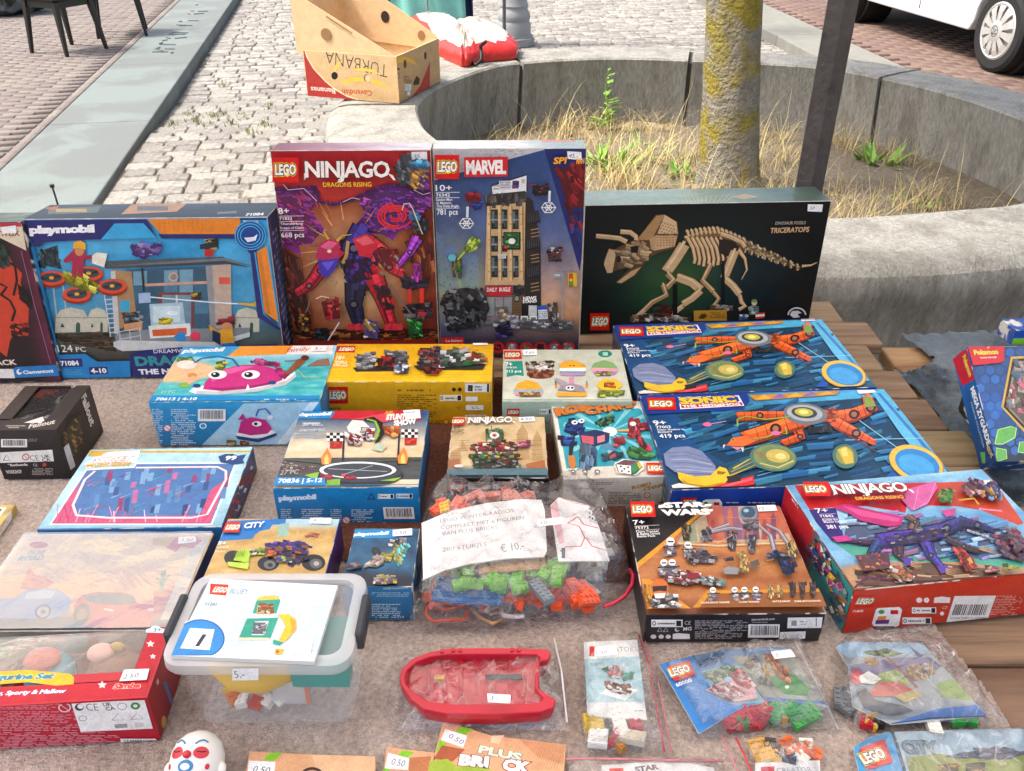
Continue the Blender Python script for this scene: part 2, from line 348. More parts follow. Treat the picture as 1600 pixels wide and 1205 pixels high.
weed(1010, 250, .2, 90, 'pale green grassy weed clump left of the trunk', 'pale_leaf', spread=.3, lw=.005)
weed(1065, 285, .16, 40, 'small green weed at the foot of the trunk', spread=.1, lw=.008)
weed(1375, 262, .21, 36, 'broad leaved green weed right of the steel post', lw=.02, spread=.12)
weed(1425, 245, .13, 34, 'spiky green weed right of the broad leaved one', lw=.006, spread=.08)
weed(1390, 320, .12, 30, 'small upright green weed at the near planter rim', lw=.008)
weed(1445, 332, .09, 26, 'low green rosette weed on the near planter rim', lw=.012)
# tree
bark = mat('bark', '#827d70', .9, .3, 22, .9, 55, col2='#877a26', c2scale=5., c2lo=.44, c2hi=.64, bdist=.03, detail=9)
tree = empty('street_tree', (1.15, 4.45, 0)); tag(tree, 'tree trunk with yellow lichen growing in the planter', 'tree')
rings = []
for i in range(90):
    z = i*.0333-.08; f_ = min(1, z/1.1); cx_ = -.10*max(0, z)/1.05*1.0 if z < 1.2 else -.115-.02*(z-1.2); rr = .15-.022*f_+.05*math.exp(-max(z, 0)/.12)
    rings.append([(cx_+math.cos(a)*rr*(1+.05*nz3(math.cos(a)*2, math.sin(a)*2, z*2.2)+.025*nz3(math.cos(a)*6, math.sin(a)*6, z*7)+.03*abs(nz3(math.cos(a)*9, math.sin(a)*9, z*4))+.06*math.exp(-max(z, 0)/.1)*nz3(math.cos(a)*1.6, math.sin(a)*1.6, 3)), math.sin(a)*rr*(1+.05*nz3(math.cos(a)*2, math.sin(a)*2, z*2.2)), z) for a in [2*math.pi*k/56 for k in range(56)]])
MB().rings(rings).build('trunk', bark, tree, smooth=True)
mb = MB(); lv = MB(); tips = []
for k in range(9):
    az = k*2.4; p = Vector((-.14, 0, 2.1+.1*k)); d = Vector((math.cos(az)*.8, math.sin(az)*.8, .75)).normalized(); pts = [p]
    for i in range(7): d = (d+Vector((rnd.uniform(-.25, .25), rnd.uniform(-.25, .25), rnd.uniform(-.05, .2)))).normalized(); p = p+d*.36; pts.append(p.copy()); tips.append(p.copy())
    mb.tube(pts, [.07*(1-i/8)+.008 for i in range(8)], 7)
mb.build('branches', bark, tree)
for q in tips:
    for _ in range(120):
        c = q+Vector((rnd.gauss(0, .34), rnd.gauss(0, .34), rnd.gauss(0, .26))); 
        if c.z < 2.2: continue
        a, e = rnd.uniform(0, 6.28), rnd.uniform(-.8, .8); d = Vector((math.cos(a)*math.cos(e), math.sin(a)*math.cos(e), math.sin(e)))*rnd.uniform(.05, .09); s_ = d.orthogonal().normalized()*d.length*.45
        lv.add([c-d, c+s_, c+d, c-s_], [(0, 1, 2, 3)])
lv.build('crown', mat('tree_leaf', '#5d7f33', .6, .2, 9, island=.3), tree)
# ------------------------------------------------------------------ lamp post
mat('lamp_grey', '#84878a', .5, .08, 12, .1, 60)
lp = at(803, 70, .0); lamp = empty('lamp_post', lp); tag(lamp, 'grey cast iron lamp post behind the planter', 'lamp post')
MB().lathe([(.2, 0), (.2, .07), (.185, .075), (.182, .10)], 8).build('plinth', 'lamp_grey', lamp)
o = MB().lathe([(.165, .10), (.165, .19), (.15, .22), (.158, .25), (.158, .28), (.14, .31), (.13, .34), (.14, .36), (.128, .39), (.118, .5), (.108, 1.1), (.085, 2.2), (.07, 4.0), (.05, 4.2)], 28).build('shaft', 'lamp_grey', lamp); smooth_auto(o, .7)
MB().lathe([(.02, 4.2), (.2, 4.3), (.26, 4.7), (.1, 4.85), (.01, 4.95)], 12).build('lantern', 'lamp_grey', lamp)
MB().box((0, -.118, .62), (.07, .02, .05)).build('maker_badge', 'lamp_grey', lamp, bevel=.008)
# ------------------------------------------------------------------ chairs on the pavement
mat('black_wood', '#141515', .42, .15, 30, .1, 120); mat('seat_green', '#23271f', .6, .1, 40)
def chair(name, c, yaw, label, pale=False):
    t = empty(name, (c.x, c.y, .1), yaw); tag(t, label, 'chair', 'dark chairs on the pavement')
    for sx, sy in ((-1, -1), (1, -1), (1, 1), (-1, 1)):
        b = MB(); x0, y0 = sx*.215, sy*.215; x1, y1 = sx*.175, sy*.175; z1 = .44 if sy < 0 else .98
        rings = []
        for f_, hw in ((0, .014), (1, .024)):
            cx_, cy_, z = x0+(x1-x0)*f_, y0+(y1-y0)*f_, f_*.43; rings.append([(cx_-hw, cy_-hw, z), (cx_+hw, cy_-hw, z), (cx_+hw, cy_+hw, z), (cx_-hw, cy_+hw, z)])
        if sy > 0: rings.append([(x1-.02, .225, .95), (x1+.02, .225, .95), (x1+.02, .255, .95), (x1-.02, .255, .95)])
        b.rings(rings).build('leg', 'black_wood', t, bevel=.004)
    MB().box((0, 0, .405), (.37, .37, .06)).build('seat_rail', 'seat_green' if pale else 'black_wood', t, bevel=.004)
    MB().box((0, -.005, .452), (.43, .42, .034)).build('seat', 'black_wood', t, bevel=.012, seg=2)
    for z in (.62, .76, .9): MB().box((0, .225, z), (.33, .018, .06)).build('back_slat', 'black_wood', t, bevel=.004)
fs = [at(q[0], q[1], .1) for q in ((56, 80), (121, 88), (158, 80), (102, 71))]
cc = sum(fs, Vector())/4; chair('wooden_chair', cc, math.atan2((fs[2]-fs[1]).y, (fs[2]-fs[1]).x), 'black wooden chair standing nearest on the brick pavement', True)
f5 = at(169, 62, .1); chair('wooden_chair', f5+Vector((.02, .32, 0)), .35, 'black wooden chair behind the nearest one, only a leg in view')
mat('sack_grey', '#2a2d2c', .35, .4, 6, .5, 14, col2='#6b7478', c2scale=5, c2lo=.5, c2hi=.62)
o = MB().blob((0, 0, .24), (.42, .36, .27), 3, .35, 28, 18, 2.4).build('rubbish_sack', 'sack_grey', smooth=True); p = at(20, 22, .1); o.location = (p.x-.1, p.y+.1, .08); tag(o, 'dark plastic sack lying behind the black chair', 'sack')
# ------------------------------------------------------------------ clothes on a rail behind the planter
mat('rail_metal', '#77797b', .35, metal=.8); mat('teal_cloth', '#7fc9bd', .8, .1, 12, .2, 300); mat('navy_cloth', '#1d2b52', .8, .12, 12, .2, 300); mat('zip_grey', '#8d8f99', .5)
CYR = 7.3
rail = empty('clothes_rail', (-.68, CYR, 0)); tag(rail, 'metal clothes rail behind the red bag', 'clothes rail')
for sx in (-1, 1):
    MB().tube([(sx*.62, 0, .02), (sx*.62, 0, 1.5)], .014, 10).build('post', 'rail_metal', rail); MB().tube([(sx*.62, -.22, .015), (sx*.62, .22, .015)], .014, 8).build('foot', 'rail_metal', rail)
MB().tube([(-.66, 0, 1.5), (.66, 0, 1.5)], .014, 10).build('bar', 'rail_metal', rail)
def garment(name, x0, x1, y, z0, z1, m, label, zip_=False, folds=7):
    t = empty(name, ((x0+x1)/2, y, z0)); tag(t, label, 'jacket', 'jackets on the rail'); hw = (x1-x0)/2; h = z1-z0
    rings = []
    for i in range(15):
        f_ = i/14; wv = hw*(1-.12*f_) if f_ < .8 else hw*(.9-1.6*(f_-.8)); dp = .07*(1-.3*f_)
        rings.append([(math.cos(a)*wv, math.sin(a)*dp+.022*(1-f_*.6)*math.sin(a*folds+2*math.sin(f_*3)), f_*h+.012*math.cos(a*3)*(1-f_)) for a in [2*math.pi*k/72 for k in range(72)]])
    MB().rings(rings).build('body', m, t, smooth=True)
    for sx in (-1, 1): MB().tube([(sx*hw*.75, 0, h*.86), (sx*hw*.98, 0, h*.55), (sx*hw*1.02, -.01, h*.22)], [.06, .06, .048], 10).build('sleeve', m, t, smooth=True)
    if zip_: MB().tube([(.0, -.088, .01), (.0, -.075, h*.4), (.0, -.06, h*.8)], [.01]*3, 6).build('zip', 'zip_grey', t)
    MB().tube([(0, 0, h*.96), (0, 0, 1.5-z0+.03), (.03, 0, 1.5-z0+.035)], .004, 6).build('hanger_hook', 'rail_metal', t)
hem = aty(660, 27, CYR).z
xl, xr = aty(610, 15, CYR).x, aty(728, 15, CYR).x
garment('jacket', xl, xr, CYR, hem-.05, 1.42, 'teal_cloth', 'pale teal jacket with grey zip hanging on the rail', True)
garment('jacket', xl-.09, xl+.25, CYR+.16, hem-.06, 1.4, 'navy_cloth', 'navy jacket hanging left of the teal one')
garment('jacket', xr-.22, xr+.05, CYR+.17, hem-.03, 1.4, 'navy_cloth', 'navy jacket hanging right of the teal one')
# ------------------------------------------------------------------ parked van
mat('van_white', '#dfe1e2', .3, .02, 3, spec=.5, coat=.6); mat('bumper_grey', '#4a5360', .55, .06, 30, .15, 400); mat('tyre', '#17181a', .8, .15, 60, .3, 200); mat('hubcap', '#b9b8b6', .4, metal=.35); mat('van_dark', '#0c0d0e', .7); mat('van_glass', '#10161a', .08, spec=.6); mat('lamp_clear', '#c9cdd0', .1); mat('lamp_orange', '#c8691c', .2)
wf, wr = at(1540, 112, .1), at(1336, 40, .1); vd = (wr-wf).normalized(); van = empty('parked_van', (wf.x, wf.y, .03)); van.matrix_world = Matrix.Translation((wf.x, wf.y, .11)) @ Matrix.Rotation(math.atan2(vd.y, vd.x)-math.pi/2, 4, 'Z')
tag(van, 'white van with dark grey bumper parked on the brick road', 'van')
WB = 2.62; RW = .31       # local: +y towards its rear, x=0 outer face of the near wheels, body to +x
def side(x, arch=True):
    P = [(-.80, .22), (-.86, .40)]
    P = []
    def arc(yc): return [(yc+.375*math.cos(a), RW+.375*math.sin(a)) for a in [math.pi-math.pi*k/12 for k in range(13)]]
    P += [(-.42, .24)] + arc(0.)[0:] + [(.42, .235), (WB-.42, .235)] + arc(WB) + [(WB+.42, .26), (WB+.85, .30), (WB+.9, .6), (WB+.88, 1.2), (WB+.78, 1.78), (WB+.3, 1.84), (1.1, 1.82), (.55, 1.72), (-.05, 1.18), (-.35, 1.08), (-.72, .92), (-.8, .7), (-.8, .5), (-.6, .45)]
    return [(x, y, z) for y, z in P]
s0 = side(.0); n_ = len(s0)
def inset(P, dx, k): return [(dx, y, z) if z < .9 else (dx+k*(z-.9), y, z) for x, y, z in P]
mb = MB(); b = len(mb.v); ringsv = [inset([(0, y*1, z) for x, y, z in s0], .06, .12), inset(s0, .02, .14), inset(s0, .02, .14)]
L0 = inset(s0, .025, .15); L1 = [(1.74-x, y, z) for x, y, z in L0]
mb.rings([L0, L1]).build('body', 'van_white', van, bevel=.02, seg=2)
MB().box((.87, .9, .28), (1.5, 4.2, .1)).build('underbody', 'van_dark', van)
for y in (0, WB): MB().lathe([(.36, 0), (.36, .28)], 28).build('wheel_arch_liner', 'van_dark', van).matrix_local = Matrix.Translation((.10, y, RW)) @ Matrix.Rotation(math.pi/2, 4, 'Y')
def wheel(x, y, flip):
    wv = empty('wheel'); wv.parent = van; wv.matrix_local = Matrix.Translation((x, y, RW-.015)) @ Matrix.Rotation(math.pi/2 if flip else -math.pi/2, 4, 'Y')
    o = MB().lathe([(.2, -.19), (.28, -.195), (.305, -.175), (.312, -.14), (.312, -.05), (.303, -.018), (.275, .0), (.215, -.004), (.205, -.03)], 44).build('tyre', 'tyre', wv); smooth_auto(o, .6)
    mb = MB().lathe([(.19, -.06), (.208, -.03), (.213, -.006), (.2, .002), (.185, -.004), (.178, -.02)], 44)
    o = mb.build('rim', 'hubcap', wv); smooth_auto(o, .6)
    mb = MB(); 
    for k in range(11):
        a0 = 2*math.pi*k/11; 
        def pt(r, a, z): return (r*math.cos(a), r*math.sin(a), z)
        mb.add([pt(.07, a0-.26, .012), pt(.07, a0+.26, .012), pt(.15, a0+.19, .008), pt(.192, a0+.2, -.002), pt(.192, a0-.2, -.002), pt(.15, a0-.19, .008)], [(0, 1, 2, 3, 4, 5)])
    mb.lathe([(.078, .0), (.078, .012), (.05, .018), (.01, .02)], 24).build('hubcap', 'hubcap', wv)
    MB().lathe([(.19, -.05), (.19, -.035)], 24).build('brake_shadow', 'van_dark', wv)
    mb = MB()
    for r0, r1 in ((.036, .042),):
        for k in range(24):
            a, b2 = 2*math.pi*k/24, 2*math.pi*(k+1)/24; mb.add([(r0*math.cos(a), r0*math.sin(a), .0205), (r1*math.cos(a), r1*math.sin(a), .0205), (r1*math.cos(b2), r1*math.sin(b2), .0205), (r0*math.cos(b2), r0*math.sin(b2), .0205)], [(0, 1, 2, 3)])
    for pts in ([(-.018, .028), (-.008, .006), (0, .016), (.008, .006), (.018, .028)], [(-.026, .018), (-.012, -.026), (0, 0), (.012, -.026), (.026, .018)]):
        mb.tube([(p_[0], p_[1], .021) for p_ in pts], .0028, 5)
    mb.build('emblem', 'bumper_grey', wv)
for y in (0, WB): wheel(.0, y, False); wheel(1.74, y, True)
# front bumper wraps round the corner in unpainted grey
P = [(-.40, .20), (-.40, .62), (-.5, .66), (-.83, .64), (-.9, .55), (-.92, .4), (-.86, .25)]
MB().rings([[(x, y, z) for y, z in P] for x in (-.012, 1.752)]).build('bumper', 'bumper_grey', van, bevel=.03, seg=3)
for x in (.12, 1.62):
    MB().box((x, -.79, .8), (.26, .1, .17)).build('headlight', 'lamp_clear', van, bevel=.02)
MB().rings([[(x, y, z) for y, z in ((-.2, 1.14), (.5, 1.7), (.56, 1.67), (-.1, 1.12))] for x in (.22, 1.52)]).build('windscreen', 'van_glass', van)
for q in ([(.25, 1.15), (.62, 1.62), (1.15, 1.66), (1.15, 1.12)], [(1.25, 1.12), (1.25, 1.66), (2.3, 1.68), (2.4, 1.12)]):
    MB().rings([[(dx+.15*(z-.9), y, z) for y, z in q] for dx in (.016, .03)]).build('side_window', 'van_glass', van)
MB().tube([(.018, 1.2, .3), (.02, 1.2, 1.1)], .004, 4).build('door_gap', 'van_dark', van); MB().box((.01, 1.05, 1.0), (.03, .16, .03)).build('door_handle', 'van_white', van, bevel=.006)
MB().box((-.06, .42, 1.2), (.14, .1, .18)).build('wing_mirror', 'van_white', van, bevel=.03, seg=2)
# ------------------------------------------------------------------ market canopy on steel posts
mat('post_steel', '#4c4849', .5, .2, 20, .3, 60, metal=.3, col2='#3e3839', c2scale=9); mat('post_zinc', '#767c80', .45, .15, 20, metal=.5)
stall = empty('market_canopy', (-.7, .6, 0)); tag(stall, 'market stall canopy with a dark square steel post behind the display', 'market stall')
pp = at(1262, 297, .98)
PX, PY = .632, 1.79
for i, (x, y) in enumerate(((PX, PY), (-2.3, PY), (PX, -.1), (-2.3, -.1), (2.9, PY), (2.9, -.1))):
    M = Matrix.Translation((x+.7, y-.6, 1.2)) @ Matrix.Rotation(R(38), 4, 'Z')
    o = MB().box((0, 0, 0), (.044, .044, 2.4), M).build('post', 'post_steel', stall, bevel=.004)
for y in (PY, -.1): MB().box((1.0, y-.6, 2.40), (5.4, .04, .04)).build('rail', 'post_zinc', stall)
for x in (-2.3, .2, 2.9): MB().box((x+.7, .22, 2.44), (.04, 2.2, .04)).build('cross_bar', 'post_zinc', stall)
cm = bpy.data.materials.new('canopy_fabric'); cm.use_nodes = True; N = cm.node_tree.nodes; N.clear()
o_ = N.new('ShaderNodeOutputMaterial'); mx = N.new('ShaderNodeMixShader'); d_ = N.new('ShaderNodeBsdfDiffuse'); t_ = N.new('ShaderNodeBsdfTranslucent'); mx.inputs[0].default_value = .62
d_.inputs[0].default_value = hexa('#e9e4dd'); t_.inputs[0].default_value = hexa('#f4ece2')
cm.node_tree.links.new(d_.outputs[0], mx.inputs[1]); cm.node_tree.links.new(t_.outputs[0], mx.inputs[2]); cm.node_tree.links.new(mx.outputs[0], o_.inputs[0])
MB().grid(lambda u, v: (-2.9+.7+u*6.1, -.25-.6+v*2.8, 2.47+.05*math.sin(u*math.pi*5)**2+.12*math.sin(v*math.pi)), 40, 12).build('canopy_sheet', cm, stall, smooth=True)
# ------------------------------------------------------------------ tables
wd1 = mat('weathered_wood', '#8f775c', .75, .32, 3.2, .7, 9, col2='#6a533c', c2scale=1.6, c2lo=.4, c2hi=.7, stretch=(1.5, 14, 14), island=.18, bdist=.004)
wd2 = mat('yellow_wood', '#a88a5e', .7, .25, 3, .6, 9, col2='#7d5d38', c2scale=1.3, c2lo=.45, c2hi=.7, stretch=(1.5, 14, 14), island=.15, bdist=.004)
mat('wood_ink', '#2b1d14', .9)
tab = empty('plank_table', (-.5, 1.05, 0)); tag(tab, 'weathered brown plank table under the toy boxes', 'table')
y = .30; k = 0; ends = [.74, .70, .76, .735, .72, .75, .73, .71, .725, .70, .69, .665, .70, .655]
while y < 1.60:
    e = ends[k % len(ends)]+.02
    MB().box(((e-2.0)/2+.5, y+.048-1.05, .7375), (e+2.0, .093, .025)).build('plank', wd1, tab, bevel=.004, seg=2); y += .0975; k += 1
for x in (-1.7, -.5, .55): MB().box((x+.5, -.08, .69), (.07, 1.25, .068)).build('bearer', wd1, tab, bevel=.004)
for x in (-1.6, .5):
    for yy in (.42, 1.5): MB().box((x+.5, yy-1.05, .33), (.07, .07, .66)).build('leg', wd1, tab, bevel=.004)
tab2 = empty('slatted_table', (1.4, 1.2, 0)); tag(tab2, 'paler slatted plank table on the right half covered by dark plastic', 'table')
for k, yy in enumerate((.62, .76, .9, 1.04, 1.18, 1.33, 1.47)):
    MB().box((.0+.05, yy-1.2, .70), (1.42, .108, .03)).build('plank', wd2 if k > 2 else wd1, tab2, bevel=.005, seg=2)
for x in (-.4, .6): MB().box((x, -.15, .65), (.07, 1.0, .068)).build('bearer', wd1, tab2); 
for x in (-.35, .55):
    for yy in (-.5, .2): MB().box((x, yy, .31), (.06, .06, .62)).build('leg', wd1, tab2)
# blanket: short curly pile, real relief
def cloth(name, poly, m, label, z0, amp, step, fold, seed, cat='blanket', drop=None):
    xs = [p[0] for p in poly]; ys = [p[1] for p in poly]; x0, x1, y0, y1 = min(xs), max(xs), min(ys), max(ys)
    nx, ny = int((x1-x0)/step)+1, int((y1-y0)/step)+1; X, Y = np.meshgrid(x0+np.arange(nx)*step, y0+np.arange(ny)*step)
    rg = np.random.default_rng(seed); Zr = rg.random(X.shape); Zr = (Zr+np.roll(Zr, 1, 0)+np.roll(Zr, 1, 1)+np.roll(Zr, (1, 1), (0, 1)))/4
    inside = np.zeros(X.shape, bool); P = poly
    for i in range(len(P)):
        (xa, ya), (xb, yb) = P[i], P[(i+1) % len(P)]; c = ((ya > Y) != (yb > Y)) & (X < (xb-xa)*(Y-ya)/(yb-ya+1e-12)+xa); inside ^= c
    Z = z0+amp*(Zr-.2)*2+fold*(.5+.5*np.sin(X*9+2*np.sin(Y*5))*np.sin(Y*11+1.3*np.sin(X*7)))
    jit = (rg.random(X.shape)-.5)*step*.6; jit2 = (rg.random(X.shape)-.5)*step*.6
    idx = np.arange(nx*ny).reshape(ny, nx); q = inside[:-1, :-1] & inside[1:, 1:] & inside[1:, :-1] & inside[:-1, 1:]
    f_ = np.stack([idx[:-1, :-1][q], idx[:-1, 1:][q], idx[1:, 1:][q], idx[1:, :-1][q]], 1)
    V = np.stack([(X+jit).ravel(), (Y+jit2).ravel(), Z.ravel()], 1); used = np.unique(f_); rm = np.zeros(len(V), int); rm[used] = np.arange(len(used))
    me = bpy.data.meshes.new(name); me.from_pydata(V[used].tolist(), [], rm[f_].tolist()); me.polygons.foreach_set('use_smooth', [True]*len(me.polygons)); me.materials.append(m)
    o = bpy.data.objects.new(name, me); COL.objects.link(o); tag(o, label, cat); return o
mbl = mat('fleece', '#c8b8ae', .95, .32, 190, .8, 380, col2='#b5a399', c2scale=5, spec=.12)
mbr = mat('brown_fleece', '#664034', .95, .34, 190, .6, 420, spec=.15)
e1 = [at(q[0], q[1], .753) for q in ((1352, 800), (1480, 1000), (1545, 1080), (1605, 1175), (1640, 1260))]
cloth('blanket', [(-1.25, .34), (.57, .34), (e1[3].x, e1[3].y), (e1[2].x, e1[2].y), (e1[1].x, e1[1].y), (.50, .80), (.30, 1.0), (.10, 1.30), (-.12, 1.37), (-.2, 1.385), (-1.25, 1.375)], mbl, 'beige fleece blanket spread over the plank table under the toys', .7525, .0022, .003, .0015, 1)
cloth('blanket', [(-.26, .86), (.27, .80), (.25, 1.0), (.215, 1.22), (-.02, 1.335), (-.30, 1.335)], mbr, 'red brown fleece cloth between the boxes at the centre', .7565, .0011, .0035, .001, 2)
# crumpled dark plastic sheet
mat('tarp', '#5c656a', .34, .3, 9, .8, 38, spec=.6, col2='#2d3338', c2scale=5, bdist=.012)
TP = [(1405, 514), (1660, 511), (1720, 600), (1720, 860), (1565, 800), (1540, 742), (1500, 690), (1470, 650), (1445, 625), (1430, 605), (1390, 573), (1400, 566), (1430, 572), (1458, 556), (1438, 540)]
TPW = [at(q[0], q[1], .735) for q in TP]
o = cloth('plastic_sheet', [(p.x, p.y) for p in TPW], mat('tarp'), 'crumpled dark grey plastic sheet over the slatted table', .72, .0, .007, .0, 3, 'plastic sheet')
for v in o.data.vertices:
    x, y = v.co.x, v.co.y; v.co.z = .7205+.012*abs(nz3(x, y, 0, 7))+.012*abs(nz3(x*1.6, y*.6, 3, 20))+.007*abs(nz3(x, y, 7, 48))
md = o.modifiers.new('thickness', 'SOLIDIFY'); md.thickness = .0012
# ================================================================== PRINTED CARTONS
def vnoise(x, y, seed=0):
    xi, yi = np.floor(x).astype(int), np.floor(y).astype(int); xf, yf = x-xi, y-yi
    def h(a, b): q = np.sin(a*127.1+b*311.7+seed*74.7)*43758.5453; return q-np.floor(q)
    sx, sy = xf*xf*(3-2*xf), yf*yf*(3-2*yf)
    return (h(xi, yi)*(1-sx)+h(xi+1, yi)*sx)*(1-sy)+(h(xi, yi+1)*(1-sx)+h(xi+1, yi+1)*sx)*sy
def fbm(x, y, s, seed=0): return sum(vnoise(x*s*2**k, y*s*2**k, seed+k)*.5**(k+1) for k in range(4))/.9375
def srgb(c):
    if isinstance(c, str): c = c.lstrip('#'); return np.array([int(c[i:i+2], 16)/255 for i in (0, 2, 4)])
    return np.asarray(c, float)
def mixc(a, b, t): t = np.clip(t, 0, 1)[..., None]; return (a if isinstance(a, np.ndarray) and a.ndim > 1 else srgb(a))*(1-t)+(b if isinstance(b, np.ndarray) and b.ndim > 1 else srgb(b))*t
def vgrad(stops, n=.06, s=5, seed=1):
    def f(u, v):
        out = np.zeros(u.shape+(3,)); vv = 1-v
        for k in range(3): out[..., k] = np.interp(vv, [q[0] for q in stops], [srgb(q[1])[k] for q in stops])
        return out*(1+n*2*(fbm(u, v, s, seed)-.5))[..., None]
    return f
def print_mat(name, rough=.42, coat=.1, crough=.15, wear=.0):
    m = bpy.data.materials.new(name); m.use_nodes = True; t = m.node_tree; N = t.nodes; L = t.links; b = N['Principled BSDF']
    a = N.new('ShaderNodeAttribute'); a.attribute_name = 'ink'; n1 = N.new('ShaderNodeTexNoise'); n1.inputs['Scale'].default_value = 420; n1.inputs['Detail'].default_value = 3
    tc = N.new('ShaderNodeTexCoord'); L.new(tc.outputs['Object'], n1.inputs['Vector'])
    mr = N.new('ShaderNodeMapRange'); mr.inputs[1].default_value = .3; mr.inputs[2].default_value = .7; mr.inputs[3].default_value = .86; mr.inputs[4].default_value = 1.08; L.new(n1.outputs['Fac'], mr.inputs[0])
    vm = N.new('ShaderNodeVectorMath'); vm.operation = 'SCALE'; L.new(a.outputs['Color'], vm.inputs[0]); L.new(mr.outputs[0], vm.inputs['Scale']); L.new(vm.outputs[0], b.inputs['Base Color'])
    n3 = N.new('ShaderNodeTexNoise'); n3.inputs['Scale'].default_value = 70; n3.inputs['Detail'].default_value = 5; L.new(tc.outputs['Object'], n3.inputs['Vector'])
    mr3 = N.new('ShaderNodeMapRange'); mr3.inputs[1].default_value = .3; mr3.inputs[2].default_value = .7; mr3.inputs[3].default_value = .9; mr3.inputs[4].default_value = 1.1; L.new(n3.outputs['Fac'], mr3.inputs[0])
    mm = N.new('ShaderNodeMath'); mm.operation = 'MULTIPLY'; L.new(mr.outputs[0], mm.inputs[0]); L.new(mr3.outputs[0], mm.inputs[1]); L.new(mm.outputs[0], vm.inputs['Scale'])
    n2 = N.new('ShaderNodeTexNoise'); n2.inputs['Scale'].default_value = 9; L.new(tc.outputs['Object'], n2.inputs['Vector'])
    bp = N.new('ShaderNodeBump'); bp.inputs['Strength'].default_value = .35; bp.inputs['Distance'].default_value = .01; L.new(n2.outputs['Fac'], bp.inputs['Height']); L.new(bp.outputs[0], b.inputs['Normal']); L.new(bp.outputs[0], b.inputs['Coat Normal'])
    b.inputs['Roughness'].default_value = rough; b.inputs['Specular IOR Level'].default_value = .35; b.inputs['Coat Weight'].default_value = coat; b.inputs['Coat Roughness'].default_value = crough
    return m
PM = print_mat('printed_card'); PG = print_mat('glossy_print', .32, .3, .1); PP = print_mat('printed_paper', .55, 0.)
PF = print_mat('film_wrapped_print', .2, 1., .06)
_TX = {}
def text_geo(s, bold=0., shear=0., sp=1.):
    k = (s, bold, shear, sp)
    if k in _TX: return _TX[k]
    c = bpy.data.curves.new('t', 'FONT'); c.body = s; c.size = 1; c.offset = bold; c.shear = shear; c.space_character = sp; c.resolution_u = 2; c.fill_mode = 'FRONT'
    o = bpy.data.objects.new('t', c); me = o.to_mesh(); V = np.array([v.co[:2] for v in me.vertices]) if len(me.vertices) else np.zeros((0, 2))
    me.calc_loop_triangles(); T = np.array([t.vertices[:] for t in me.loop_triangles], int).reshape(-1, 3)
    o.to_mesh_clear(); bpy.data.objects.remove(o); bpy.data.curves.remove(c)
    _TX[k] = (V, T); return _TX[k]
def clip_rect(P, w, h):
    for ax, lo, sg in ((0, 0, 1), (0, w, -1), (1, 0, 1), (1, h, -1)):
        Q = []
        for i in range(len(P)):
            a, b = P[i-1], P[i]; da, db = (a[ax]-lo)*sg, (b[ax]-lo)*sg
            if (da >= 0) != (db >= 0): t = da/(da-db); Q.append((a[0]+(b[0]-a[0])*t, a[1]+(b[1]-a[1])*t))
            if db >= 0: Q.append(b)
        P = Q
        if len(P) < 3: return []
    return P
